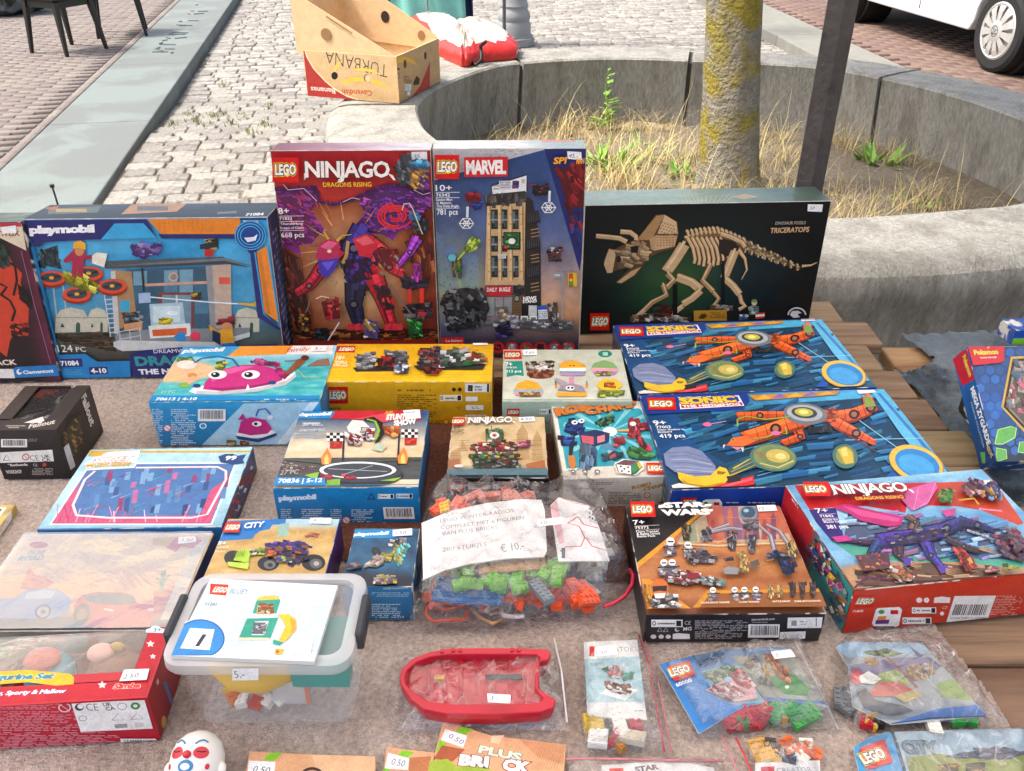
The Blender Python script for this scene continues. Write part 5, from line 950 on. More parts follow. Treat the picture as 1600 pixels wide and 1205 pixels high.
# ---------------- pale green carton
B = flat('toy_carton', 'pale green toy box with six small animal and flower models', (784.8, 627.6), (988.5, 627.6), .170, .062, edge='#aebfae')
A = B.art('top', D3); A.bg(vgrad([(0, '#b9bfae'), (1, '#cfd3c4')], .05), 16, 12); A.lego(893, 84, 978, 125, sk=6); A.p([905, 136, 985, 134, 992, 205, 955, 200, 912, 210], '#1f8a7c'); A.t('7+', 905, 158, 938, 157, 18, '#f0f4f0', .03); A.t('40820', 905, 168, 958, 168, 8, '#f0f4f0', .01); A.t('312 pcs', 908, 188, 980, 187, 12, '#f0f4f0', .02); A.e(1375, 100, 33, 16, '#17806c'); A.r(1364, 92, 1388, 108, '#9fd0c4')
A.e(1070, 195, 66, 24, '#8f4a30'); A.bricks([1008, 178, 1132, 178, 1120, 210, 1020, 212], ['#a8583a', '#6d3420', '#c9805a'], 26, 22, 0, 10); A.bricks([1000, 140, 1130, 135, 1128, 180, 1005, 182], ['#efe6da', '#d9c8b4', '#3a2a22', '#f4eee6'], 40, 22, 0, 60)
A.p([1160, 150, 1185, 138, 1215, 132, 1255, 142, 1285, 160, 1285, 172, 1160, 176], '#e8a52c'); A.p([1160, 170, 1285, 168, 1285, 184, 1160, 184], '#f2ede4'); A.r(1162, 184, 1284, 194, '#6f9aa8'); A.r(1165, 194, 1280, 206, '#b886b4'); A.e(1210, 158, 4, 3, '#4a3010'); A.e(1228, 158, 4, 3, '#4a3010')
A.p([1310, 165, 1325, 145, 1372, 132, 1415, 145, 1435, 170, 1430, 192, 1330, 198], '#7fa86a'); A.p([1308, 168, 1436, 172, 1432, 188, 1316, 188], '#e0a0b0'); A.p([1318, 188, 1432, 188, 1420, 202, 1330, 202], '#a878b0'); A.bricks([1330, 185, 1400, 185, 1400, 205, 1335, 205], ['#a8b83a', '#d8a0c0'], 10, 16)
A.p([946, 270, 965, 240, 1010, 226, 1055, 240, 1082, 272], '#f0a62c'); A.r(946, 270, 1082, 282, '#8faec4'); A.p([946, 282, 1082, 282, 1075, 298, 955, 300], '#d89ab4'); A.bricks([965, 285, 1070, 285, 1060, 306, 975, 306], ['#c9c04a', '#e0a838', '#b86a9a'], 16, 16)
A.p([1150, 275, 1165, 252, 1215, 242, 1268, 255, 1285, 285], '#9a8d98'); A.p([1175, 255, 1135, 225, 1145, 215, 1200, 240], '#a898a4'); A.p([1205, 245, 1205, 215, 1228, 212, 1228, 245], '#c88aa8'); A.r(1148, 285, 1288, 305, '#e9a53a'); A.e(1210, 265, 22, 11, '#f0e8e6'); A.e(1202, 264, 6, 5, '#1d1a1c'); A.e(1220, 264, 6, 5, '#1d1a1c'); A.p([1136, 245, 1150, 245, 1145, 272], '#e08030'); A.p([1282, 245, 1296, 245, 1288, 272], '#e08030'); A.l([1143, 246, 1140, 232], 6, '#4a8a3a'); A.l([1289, 246, 1288, 232], 6, '#4a8a3a')
for a_ in range(6): A.e(1395+34*math.cos(a_*1.047), 252+17*math.sin(a_*1.047), 26, 16, '#eebc34')
A.e(1393, 250, 26, 13, '#e8862c'); A.bricks([1370, 240, 1418, 240, 1418, 262, 1370, 262], ['#e07a28', '#f0a040'], 12, 16); A.bricks([1340, 278, 1470, 275, 1460, 300, 1350, 305], ['#a8b83a', '#7f962a', '#c4d058'], 26, 24)
A.l([895, 322, 1500, 322], 4, '#4f9a90'); A.build('top_print', B.t)
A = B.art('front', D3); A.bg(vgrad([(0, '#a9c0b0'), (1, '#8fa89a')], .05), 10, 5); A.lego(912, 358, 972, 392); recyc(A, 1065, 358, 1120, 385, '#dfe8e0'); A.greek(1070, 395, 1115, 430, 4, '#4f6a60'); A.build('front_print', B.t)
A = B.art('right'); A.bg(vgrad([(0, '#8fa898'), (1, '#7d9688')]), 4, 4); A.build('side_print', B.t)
B.sticker('top', D3, [985, 85, 1052, 82, 1055, 110, 990, 112], '7.50', (1000, 104, 1040, 103, 9))
# ---------------- two wide blue cartons, the same print
F1 = (970, 600, 2.857)
def blue_carton(label, NL, NR, D, W):
    return flat('toy_carton', label, NL, NR, D, .062, W=W, edge='#2a4a8c', group='two alike blue racing boxes')
B2 = blue_carton('blue toy box with an orange lizard machine, the nearer of two alike', (1048.7, 766), (1497.5, 752), .243, .398)
A = B2.art('top', F1)
def f(u, v):
    c = mixc('#1c4f86', '#4fa9d2', np.clip(u*1.3-.25+.5*(v-.4), 0, 1)); c = mixc(c, '#123a6a', np.clip((.35-u)*2.2+(v-.75)*1.5, 0, 1)); c = mixc(c, '#1d3c44', np.clip((.34-v)*2.4, 0, .9)); d = ((u*3+v*2)*2.3) % 1; c = mixc(c, '#8fd0ea', (np.abs(d-.5) < .03)*.35*np.clip(u*1.4, 0, 1)); return c*(1+.3*(fbm(u, v*.5, 12, 4)-.5))[..., None]
A.bg(f, 110, 60)
A.bricks([230, 130, 1150, 60, 1350, 330, 1180, 430, 620, 440, 400, 330], ['#1c5a92', '#2f7cb0', '#164a7c', '#3f94c0', '#2a6aa0'], 90, 120, -14, 12, 0, 5)
for i in range(40): x = A.rg.uniform(250, 1150); y = A.rg.uniform(60, 430); L = A.rg.uniform(40, 140); A.l([x, y, x+L, y-L*.28], A.rg.uniform(2, 4), A.rg.choice(['#7fc0e0', '#2f6a9a', '#4a90b8']), True)
A.p([85, 55, 560, 40, 575, 80, 540, 120, 300, 130, 120, 140], '#1c3a8c'); A.p([570, 55, 980, 34, 960, 52, 600, 78], '#c98a2c'); 
for i in range(5): A.p([600+i*70, 75-i*5, 640+i*70, 50-i*4, 670+i*70, 68-i*5], '#8a6ab0' if i % 2 else '#e0a83a')
A.p([1120, 42, 1165, 40, 1460, 400, 1400, 400, 1250, 230], '#5fb4dc'); A.l([1150, 45, 1440, 380], 16, '#2f78b4'); A.l([1000, 255, 1380, 245], 5, '#9ad2e8'); A.l([1040, 150, 1290, 330], 5, '#8fc8e4')
OR = ['#e0632c', '#c94f1e', '#f08048', '#a83c14', '#d85a26']
A.limb([940, 155, 1040, 140, 1115, 110, 1100, 62], 92, '#d2551f', .5); A.limb([950, 170, 1050, 225, 1135, 275], 84, '#d2551f', .3); A.limb([520, 150, 620, 145, 740, 145], 62, '#c24c1c', .9); A.limb([780, 190, 800, 240, 720, 270], 56, '#c24c1c', .6); A.limb([820, 160, 690, 205, 560, 245], 100, '#d65a24', .85); A.bricks([880, 120, 960, 110, 960, 170, 880, 170], OR, 14, 30, 10); A.p([1085, 70, 1110, 60, 1140, 105, 1090, 110], '#7f9c44')
A.p([500, 245, 560, 235, 600, 262, 545, 285, 470, 280], '#e66c34'); A.e(500, 255, 9, 7, '#caa23a'); A.e(500, 255, 4, 4, '#20140c'); A.p([490, 285, 540, 288, 520, 302], '#e08a9a'); A.p([455, 278, 466, 276, 458, 296], '#ead8b8'); A.p([535, 290, 548, 288, 545, 312], '#ead8b8')
A.e(822, 140, 98, 48, '#6f757c', rot=6); A.e(820, 136, 80, 36, '#a9afb4', rot=6); A.e(818, 134, 58, 25, '#3a4044', rot=6); A.e(816, 132, 42, 18, '#b8b04a', rot=6); A.e(814, 131, 22, 10, '#e0dc80', rot=6); A.bricks([830, 200, 930, 190, 940, 220, 840, 228], ['#2a2e30', '#44494c'], 18, 20, 80)
A.l([520, 195, 520, 165, 560, 150, 640, 165, 700, 160, 760, 150], 8, '#8fb04a'); A.l([590, 250, 650, 245, 700, 220, 740, 230, 735, 200], 7, '#8fb04a'); A.e(385, 187, 20, 10, '#d86a9a'); A.l([400, 185, 470, 172], 5, '#d890b8'); A.e(690, 226, 22, 10, '#d870a0')
A.p([190, 320, 230, 290, 300, 285, 360, 305, 420, 370, 430, 420, 330, 420, 240, 400, 200, 370], '#7b86a8')
for i in range(7): A.l([205+i*8, 315+i*15, 290, 310+i*16, 400+i*3, 345+i*11], 8, A.rg.choice(['#8f9abc', '#69749a', '#a0aac8', '#5c668c']))
A.p([470, 425, 480, 380, 620, 300, 760, 300, 700, 390, 600, 380], '#35595f'); A.l([480, 420, 640, 350], 10, '#b8a048', True); A.l([490, 400, 650, 325], 10, '#8f8f48', True); A.l([500, 385, 640, 305], 8, '#d0bc60', True); A.e(680, 335, 106, 62, '#52766a', rot=6); A.e(684, 333, 94, 54, '#7d8c58', rot=6); A.e(690, 330, 74, 42, '#6f8458', rot=6); A.e(700, 328, 54, 30, '#c4b25c', rot=6); A.l([620, 360, 700, 380, 770, 350], 6, '#e0d080'); A.e(712, 330, 24, 14, '#e0d48c', rot=6);A.l([600, 310, 640, 330, 690, 345], 8, '#c0443a', True)
A.e(1000, 330, 58, 54, '#4a7468', rot=30); A.e(1000, 326, 42, 40, '#8f9050', rot=30); A.p([965, 300, 1000, 285, 1030, 310, 1040, 360, 1000, 365, 985, 335], '#d0b444'); A.p([980, 300, 1005, 292, 1015, 330, 990, 330], '#e8d470')
A.p([252, 400, 275, 405, 330, 420, 400, 415, 440, 375, 470, 385, 488, 420, 460, 455, 370, 475, 290, 460, 258, 430], '#e8bc34'); A.p([262, 425, 300, 450, 380, 462, 460, 445, 440, 462, 370, 476, 290, 462], '#b88a1c'); A.p([430, 395, 470, 400, 455, 412, 428, 410], '#8a6a1c')
A.p([225, 460, 260, 450, 380, 475, 480, 480, 260, 492, 240, 490], '#e4e0dc'); A.p([400, 470, 590, 415, 596, 455, 470, 485, 390, 485], '#cf2c34'); A.p([420, 472, 585, 425, 585, 437, 430, 482], '#e8606a'); A.p([470, 420, 530, 410, 535, 440, 480, 450], '#2a2c30')
A.e(1318, 364, 128, 80, '#b8862a', rot=20); A.e(1316, 361, 124, 76, '#e6bc44', rot=20); A.e(1322, 364, 104, 62, '#2f86c8', rot=20); A.e(1318, 372, 84, 46, '#4aa0dc', rot=20)
A.p([1170, 440, 1210, 390, 1240, 420, 1230, 440], '#1f52a8')
A.l([85, 52, 1150, 30], 5, '#1c3a8c'); A.lego(116, 68, 240, 122, sk=8)
A.p([255, 66, 525, 58, 550, 104, 265, 120], '#f0f0f4'); A.p([262, 70, 520, 62, 530, 84, 268, 96], '#1f3f9c'); A.t('SONIC', 266, 96, 518, 86, 28, '#f0c42c', .06, 0, [(.05, '#1c2a6c')]); A.p([266, 99, 538, 88, 545, 102, 270, 115], '#b8242c'); A.t('THE HEDGEHOG', 276, 112, 534, 101, 10, '#f4f0ee', .04)
for s_, x0, y0, x1, h_ in (('9+', 148, 192, 205, 22), ('77003', 158, 206, 224, 11), ('Super Shadow vs.', 163, 215, 288, 7), ('Biolizard', 166, 226, 228, 7), ('419 pcs', 174, 248, 288, 17)): A.t(s_, x0, y0, x1, y0-3, h_, '#eef2f6', .02)
sp2 = A.build('top_print', B2.t, PG)
A = B2.art('front', F1); A.bg(vgrad([(0, '#1c3f9a'), (1, '#16327c')], .06), 20, 5); A.lego(272, 508, 338, 548); A.p([365, 522, 380, 516, 440, 514, 452, 530, 452, 565, 358, 568], '#eef0f2'); A.e(380, 533, 9, 8, '#3f9a4a'); A.r(415, 528, 440, 542, '#d01012'); A.r(375, 540, 395, 565, '#3a2a7c'); A.greek(470, 526, 735, 534, 1, '#c9d4ea'); A.greek(560, 545, 735, 590, 5, '#8fa4d0'); fp2 = A.build('front_print', B2.t, PG)
A = B2.art('left'); A.bg(lambda u, v: mixc('#2a5a9c', '#5c4a3a', fbm(u, v, 5)*1.6-.3), 20, 8); A.bricks([5, 10, 95, 10, 95, 90, 5, 90], ['#20467c', '#2f78b4', '#6a5a48', '#1a2c50', '#7f8aa0'], 34, 16, 30); lp2 = A.build('side_print', B2.t, PG)
B2.sticker('top', F1, [1052, 33, 1125, 28, 1140, 42, 1062, 49], '', None)
B1 = blue_carton('blue toy box with an orange lizard machine, the farther of two alike', (997, 618), (1368.7, 605), .243, .392)
for src in (sp2, fp2, lp2):
    c = src.copy(); COL.objects.link(c); c.parent = B1.t; c.scale = (B1.W/B2.W, 1, 1)
B1.sticker('top', C8, [1240, 768, 1310, 764, 1325, 790, 1248, 793], '', None)
# ---------------- pink whale float carton
D2 = (220, 520, 3.478)
B = flat('toy_carton', 'dented blue toy box with a pink whale float in the sea', (231.5, 628.7), (500, 626), .178, .082, edge='#4a90b8')
A = B.art('top', D2)
def f(u, v):
    c = mixc('#2a9aa8', '#6fd0cc', fbm(u*2, v*4, 6)*1.7-.35); c = mixc(c, '#9fd0e4', np.clip((v-.62)*5, 0, 1)); c = mixc(c, '#e3b98c', np.clip(1-((u-.08)/.26)**2-((v-.52)/.22)**2, 0, 1)*2); return c
A.bg(f, 60, 40)
A.p([225, 76, 560, 72, 470, 130, 195, 132], '#2f9bd0'); A.p([545, 72, 1045, 62, 1040, 108, 470, 130], '#e8952c'); A.p([830, 66, 1045, 62, 1040, 115, 790, 118], '#f0e6e0'); A.t('playmobil', 222, 108, 452, 100, 20, '#f2f8fb', .06, .12, sp=.9); A.t('family', 792, 106, 918, 98, 22, '#c02c4c', .0, .2, sp=.9)
A.bricks([190, 145, 280, 130, 300, 160, 220, 175], ['#5f8a3a', '#8aa850', '#3f6a2a'], 20, 30, 0, 50); A.e(250, 175, 55, 24, '#e6ddd4'); A.bricks([410, 160, 460, 150, 460, 200, 415, 205], ['#8aa83a', '#c9c04a', '#5f7a2a'], 16, 24); A.e(280, 235, 26, 14, '#d8893a'); A.p([215, 265, 290, 235, 320, 255, 250, 290], '#d8b08c'); A.p([200, 280, 250, 270, 270, 300, 215, 300], '#7fae4a')
A.p([960, 150, 1020, 140, 1030, 180, 900, 185], '#8d6a5c')
A.p([262, 322, 300, 290, 420, 290, 640, 280, 800, 235, 838, 215, 845, 240, 790, 285, 640, 320, 420, 338, 300, 335], '#e9ecef'); A.p([300, 318, 420, 322, 640, 304, 790, 262, 840, 225, 845, 238, 790, 285, 640, 322, 420, 340, 300, 336], '#b9c0c8')
A.p([338, 310, 350, 270, 385, 235, 450, 200, 540, 178, 640, 175, 720, 195, 760, 225, 770, 260, 700, 285, 580, 308, 440, 320], '#c22a7c'); A.p([380, 245, 450, 205, 540, 184, 620, 184, 560, 205, 450, 235, 390, 270], '#dc5a9c'); A.p([440, 318, 580, 306, 700, 284, 765, 255, 740, 265, 600, 290, 450, 302, 350, 300], '#961c60')
A.bricks([600, 160, 640, 145, 760, 170, 740, 190, 640, 178], ['#c22a7c', '#a02068', '#dc5a9c'], 20, 36, 10); A.bricks([740, 200, 800, 215, 790, 245, 750, 240], ['#b02470', '#8a1a58'], 14, 30, -30)
for x, y in ((418, 232), (598, 232)): A.e(x, y, 50, 24, '#f0eef0', rot=-4); A.e(x-12, y, 24, 15, '#1c1a1e'); A.e(x-18, y-5, 7, 5, '#f4f4f4')
A.p([570, 318, 582, 282, 596, 316], '#f0eef0'); A.l([290, 168, 330, 142, 420, 132, 500, 145, 535, 190], 11, '#1f5fa8'); A.e(305, 292, 22, 11, '#24407c'); A.e(715, 275, 22, 10, '#24407c')
A.p([770, 225, 800, 205, 850, 150, 880, 140, 895, 165, 860, 190, 810, 225], '#8a5236'); A.e(893, 140, 22, 14, '#5c2f1c'); A.l([780, 158, 850, 152, 880, 170], 8, '#8a5236'); A.l([850, 205, 890, 245, 970, 245], 4, '#d8c04a')
A.t('21 PC', 108, 335, 185, 332, 15, '#c9e8e8', 0); A.p([55, 345, 970, 345, 968, 375, 40, 380], '#1c86c4'); A.t('70613 | 4-10', 78, 372, 302, 370, 15, '#eaf4fa', .03); A.greek(670, 362, 920, 372, 1, '#bfe0f0'); A.build('top_print', B.t, PG)
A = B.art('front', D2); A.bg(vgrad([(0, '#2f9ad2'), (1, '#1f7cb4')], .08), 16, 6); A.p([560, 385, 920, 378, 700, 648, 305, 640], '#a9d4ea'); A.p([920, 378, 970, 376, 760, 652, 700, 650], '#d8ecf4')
for x0, y0, y1, x1 in ((60, 412, 630, 120), (165, 412, 630, 300)): A.greek(x0, y0, x1, y1, 22, '#cfe6f2')
A.bar(312, 412, 462, 478); A.e(146, 515, 22, 19, '#c43a3a'); A.e(146, 515, 17, 15, '#e9f0f4'); A.l([134, 506, 158, 524], 4, '#c43a3a'); A.e(340, 503, 20, 16, '#e6f2f8'); A.e(340, 503, 13, 10, '#2f9ad2')
A.p([515, 545, 560, 530, 720, 525, 740, 540, 690, 562, 580, 575, 530, 565], '#eef2f4'); A.p([530, 540, 545, 480, 600, 455, 680, 470, 715, 520, 690, 545, 600, 555], '#c22a7c'); A.e(632, 492, 26, 14, '#f2f0f2'); A.e(626, 492, 10, 8, '#1c1a1e'); A.p([530, 470, 555, 435, 575, 470], '#c22a7c'); A.l([628, 450, 640, 415, 680, 410, 705, 440], 9, '#2f6ab4'); A.e(706, 458, 16, 12, '#dfe8f0'); A.p([515, 555, 640, 575, 740, 540, 735, 558, 640, 592, 530, 575], '#24407c')
A.bricks([470, 580, 520, 580, 520, 640, 470, 640], ['#d8b08c', '#7fae4a', '#e0c080'], 16, 22); A.bricks([540, 585, 585, 585, 585, 645, 545, 645], ['#6a4430', '#c8965c', '#7a5a3c'], 16, 22); A.build('front_print', B.t)
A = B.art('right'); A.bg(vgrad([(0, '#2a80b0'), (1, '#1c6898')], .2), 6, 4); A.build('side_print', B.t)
B.sticker('top', D2, [930, 78, 1010, 76, 1012, 104, 925, 106], '5.-', (945, 100, 985, 98, 15))
# ---------------- stunt show carton
B = flat('toy_carton', 'blue toy box with a stunt rider above a round ramp', (425.6, 763), (654.2, 761.5), .193, .062, edge='#2f7cb0')
A = B.art('top', D2)
A.bg(lambda u, v: mixc(mixc('#d8b98a', '#e6dcc4', fbm(u, v*3, 4)*1.6-.3), '#33517c', np.clip((v-.55)*2.6, 0, 1)), 40, 40)
A.bg(lambda u, v: mixc('#5a5c58', '#3c4040', fbm(u, v*2, 7)), 30, 12, (0, .09, 1, .36)); A.bricks([755, 695, 960, 715, 945, 760, 745, 760], ['#8d5a50', '#b0a498', '#6a5048', '#c9b8a8'], 60, 14, 0, 20); A.l([790, 690, 1000, 712, 1520, 690], 14, '#4f5a44')
A.p([835, 430, 1100, 428, 1030, 470, 820, 470], '#1f86c4'); A.p([1060, 428, 1520, 424, 1522, 480, 1330, 480, 1030, 470], '#c02434'); A.p([1170, 470, 1330, 440, 1420, 460, 1330, 490], '#d84a58'); A.t('playmobil', 840, 456, 1036, 450, 17, '#f2f8fb', .06, .1, sp=.9); A.t('AIR', 1325, 446, 1375, 442, 16, '#e0a828', .04, .1); A.t('STUNT', 1332, 476, 1440, 472, 30, '#f4f2ee', .07, .1); A.t('SHOW', 1376, 510, 1502, 496, 30, '#f4f2ee', .07, .1, [(.03, '#3a2a2a')])
A.greek(880, 490, 990, 512, 2, '#c4d4e4'); A.t('WARNING', 885, 504, 965, 502, 12, '#d8e4f0', .02); A.t('AVERTISSEMENT', 860, 542, 1002, 538, 13, '#c9d8e8', .02); A.greek(830, 548, 1000, 580, 4, '#9fb4c8')
for x in (1105, 1405): A.l([x, 545, x-8, 720], 10, '#26282c')
for x, y in ((1010, 548), (1416, 530)):
    for i in range(5):
        for j in range(3): A.r(x+i*18, y+j*15, x+i*18+18, y+j*15+15, '#17181a' if (i+j) % 2 else '#eceae6')
    A.p([x+18, y+50, x+85, y+46, x+82, y+82, x+18, y+86], '#b8202c'); A.bricks([x+32, y+55, x+68, y+55, x+66, y+76, x+34, y+76], ['#e0902c', '#d84a2c'], 8, 18)
for x, y in ((1010, 680), (1425, 675)): A.p([x-25, y+42, x-30, y+5, x-10, y-25, x+5, y-50, x+18, y-18, x+28, y+10, x+20, y+42], '#e8863a'); A.p([x-12, y+42, x-12, y+8, x+2, y-18, x+12, y+10, x+12, y+42], '#f4cc6a')
A.e(1190, 775, 235, 70, '#24282a'); A.e(1190, 758, 228, 60, '#3a4044'); A.e(1180, 752, 210, 46, '#e2e6e8'); A.e(1180, 754, 188, 38, '#3c4448'); A.l([1020, 745, 1340, 760], 5, '#a9b4b8'); A.l([1090, 780, 1260, 728], 5, '#a9b4b8'); A.p([890, 780, 970, 762, 960, 800, 930, 795], '#8fbc30'); A.p([1300, 810, 1420, 790, 1380, 812], '#8fbc30'); A.p([1010, 805, 1085, 800, 1082, 840, 1012, 848], '#7fae2c'); A.bricks([980, 775, 1040, 775, 1040, 800, 980, 800], ['#c83040', '#d8505c'], 8, 30); A.bricks([1100, 780, 1160, 780, 1160, 803, 1100, 803], ['#c83040', '#d8505c'], 8, 30)
A.p([1120, 520, 1150, 480, 1210, 485, 1245, 520, 1260, 560, 1200, 570, 1130, 545], '#dfe0de'); A.bricks([1115, 560, 1200, 565, 1190, 620, 1130, 620], ['#c02430', '#e6e6e4', '#8a1820'], 22, 34, 30); A.bricks([1200, 520, 1260, 520, 1260, 600, 1210, 590], ['#c02430', '#2a2a2c', '#e6e6e4'], 22, 30); A.l([1215, 480, 1260, 470, 1305, 500, 1312, 560, 1280, 610], 22, '#1f2420'); A.l([1230, 478, 1275, 490, 1295, 540, 1275, 590], 12, '#8fc030'); A.p([1250, 640, 1290, 605, 1340, 625, 1310, 655], '#b9c8b0'); A.bricks([1310, 510, 1400, 520, 1390, 575, 1330, 560], ['#d84a2c', '#e8763a', '#f0a85a'], 22, 34, 20)
A.t('27 PC', 758, 782, 858, 776, 22, '#d8dcd8', -.01, .1); A.p([735, 795, 1000, 800, 1010, 838, 715, 838], '#1c86c4'); A.t('70836 | 5-12', 745, 826, 985, 822, 22, '#eef6fb', .03); A.l([715, 842, 1510, 836], 8, '#2a70a0'); A.build('top_print', B.t, PG)
A = B.art('front', D2); A.bg(vgrad([(0, '#1f8ac8'), (1, '#1670aa')], .06), 16, 6); A.t('playmobil', 748, 912, 958, 902, 26, '#eaf4fb', .06, .08, sp=.9); A.p([1228, 908, 1252, 870, 1276, 906], '#1c3f7c'); A.p([1240, 900, 1252, 880, 1264, 900], '#1f8ac8'); recyc(A, 1288, 876, 1375, 902); recyc(A, 1388, 874, 1478, 900, '#d8e6ee')
for x in (762, 875, 1032, 1145): A.greek(x, 955, x+ (60 if x in (762, 1032) else 120), 1060, 10, '#c9e0ee')
A.bar(1316, 944, 1482, 1008, sk=8); A.e(1118, 1015, 24, 22, '#b83a44'); A.e(1118, 1015, 18, 16, '#dfe8ee'); A.l([1106, 1006, 1130, 1024], 4, '#b83a44'); A.e(1326, 1045, 20, 18, '#e6f2f8'); A.e(1326, 1045, 13, 11, '#1f8ac8'); A.t('70836', 1365, 1056, 1486, 1054, 24, '#e6f2f8', .0); A.build('front_print', B.t, PG)
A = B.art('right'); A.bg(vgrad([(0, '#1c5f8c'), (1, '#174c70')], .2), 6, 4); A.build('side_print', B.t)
B.sticker('top', D2, [1426, 428, 1515, 422, 1522, 470, 1440, 478], 'nieuw', (1434, 446, 1496, 440, 13))
# ---------------- small temple carton
B = flat('toy_carton', 'small tan toy box with a green temple model on water', (697, 747), (857, 747), .157, .047, edge='#3a342e')
A = B.art('top', D3)
A.bg(lambda u, v: mixc(mixc('#d8c39a', '#b99a70', fbm(u, v, 5)*1.4-.2), '#5f7c86', np.clip((.2-v)*9, 0, 1)), 40, 40)
for q in ([950, 600, 960, 470, 985, 430, 1010, 470, 1020, 600], [1030, 610, 1035, 500, 1055, 460, 1075, 500, 1085, 610], [640, 620, 650, 560, 690, 540, 700, 620], [690, 560, 700, 500, 730, 560]):
    A.p(q, '#b39468')
    for k in range(5): y = q[3]+k*(q[1]-q[3])/5; A.l([q[0]-4, y+10, q[0]+44, y+8], 4, '#94774e')
A.p([1000, 620, 1090, 600, 1095, 640, 1010, 645], '#a5653c'); A.p([630, 600, 690, 595, 690, 640, 625, 640], '#a06a48')
A.bricks([810, 460, 890, 455, 900, 520, 815, 525], ['#5f7f5a', '#48664a', '#7f9a6a', '#8a9a7a'], 34, 24, 90, 10); A.e(853, 486, 22, 16, '#e6e0d8'); A.e(853, 486, 11, 8, '#c0666c'); A.e(853, 486, 4, 3, '#2a2020'); A.l([840, 460, 838, 440], 4, '#4a5a44')
for y in (475, 490, 505): A.l([798, y, 812, y-2], 5, '#b8a040'); A.l([895, y, 910, y-3], 5, '#b8a040')
A.bricks([745, 530, 820, 515, 900, 515, 970, 530, 960, 560, 750, 560], ['#2a2c2e', '#8f2a2c', '#3f6a3a', '#d8d4c8', '#c04a30'], 60, 26, 0, 20); A.bricks([770, 550, 930, 550, 930, 590, 770, 590], ['#c9c6bc', '#8f2a2c', '#5a5c5e', '#e6e2d8'], 44, 26, 0, 10); A.bricks([730, 580, 970, 575, 970, 600, 735, 600], ['#c8702c', '#3f8a3a', '#2f7cb0', '#d8b040', '#4a2c20'], 44, 22, 0, 12); A.bricks([750, 605, 960, 600, 970, 645, 760, 650], ['#3a3c3e', '#6a3a28', '#8d9090', '#24262a', '#4f7a3a'], 60, 24, 0, 20); A.bricks([965, 525, 1020, 520, 1020, 550, 970, 550], ['#d86a90', '#e6a0b8', '#8a3a5a'], 18, 18)
A.p([625, 655, 1100, 650, 1108, 688, 622, 690], '#56737c'); A.e(685, 640, 22, 7, '#d8d4cc'); A.lego(645, 412, 714, 446); ninjago(A, 728, 436, 940, 26, 432, '#5a4a3a'); A.t('10+', 650, 464, 692, 463, 13, '#2c2218', .03); A.greek(650, 468, 720, 488, 3, '#4a3c2c'); A.build('top_print', B.t)
A = B.art('front', D3); A.bg(vgrad([(0, '#17151a'), (1, '#121014')]), 6, 3); A.lego(640, 706, 708, 748); A.r(728, 704, 826, 738, '#e6e6e4'); A.greek(760, 710, 820, 732, 3, '#666666'); recyc(A, 845, 702, 965, 736); A.t('MG', 985, 720, 1016, 718, 18, '#e6e6e4', .02); A.e(1045, 712, 12, 11, '#e6e6e4'); A.e(1076, 712, 12, 11, '#e6e6e4'); A.l([870, 752, 892, 740, 912, 752], 3, '#e6e6e4'); A.build('front_print', B.t)
A = B.art('right'); A.bg(vgrad([(0, '#5a4a38'), (1, '#2a221c')], .3), 6, 4); A.build('side_print', B.t)
B.sticker('top', D3, [966, 404, 1040, 400, 1046, 422, 972, 426], '8.50', (978, 420, 1030, 417, 12))
# ---------------- robot game carton
D4 = (840, 480, 3.545)
B = flat('game_carton', 'white board game box with blue and red robots and a die', (880.9, 749.4), (1047, 743.8), .198, .052, edge='#c9c0ae')
A = B.art('top', D4); A.bg(vgrad([(0, '#e4e0d8'), (1, '#d6d0c4')], .06), 10, 10)
A.p([108, 600, 560, 560, 578, 575, 672, 852, 430, 858, 420, 880, 160, 895], '#2f9cb0')
for i in range(14): a = R(i*26+8); A.p([400, 690, 400+330*math.cos(a)*.8, 690+210*math.sin(a)*.8, 400+330*math.cos(a+.14)*.8, 690+210*math.sin(a+.14)*.8], '#7cc8d0')
A.p([60, 500, 620, 480, 640, 560, 100, 605], '#e4e0d8') if False else None
A.e(400, 690, 40, 26, '#e9f4f4')
BL = ['#2a4a9c', '#1f3878', '#4a6ac0', '#18284f']; RE = ['#c03a48', '#8f2430', '#d86a74']
A.bricks([150, 650, 180, 625, 250, 640, 260, 690, 200, 720, 150, 690], BL, 26, 36); A.e(205, 640, 18, 12, '#e6eaf0'); A.e(242, 632, 18, 12, '#e6eaf0'); A.e(207, 640, 7, 5, '#16181c'); A.e(244, 632, 7, 5, '#16181c')
A.p([228, 700, 320, 680, 400, 700, 395, 750, 315, 775, 240, 755], '#24345c'); A.p([240, 712, 310, 720, 310, 765, 248, 752], '#c85a68'); A.p([330, 720, 372, 708, 372, 745, 332, 756], '#d8808a'); A.p([400, 755, 440, 800, 380, 790, 345, 775], '#5a86a8'); A.bricks([120, 720, 210, 720, 200, 770, 130, 770], BL+['#3a2a5c'], 18, 34); A.bricks([235, 780, 330, 790, 325, 885, 240, 880], ['#4a6a8c', '#38547a', '#6a8aa8'], 18, 52, 80); A.p([175, 770, 200, 770, 190, 830, 172, 830], '#2a2430'); A.p([168, 825, 205, 825, 215, 880, 195, 900, 172, 880], '#c07a3a')
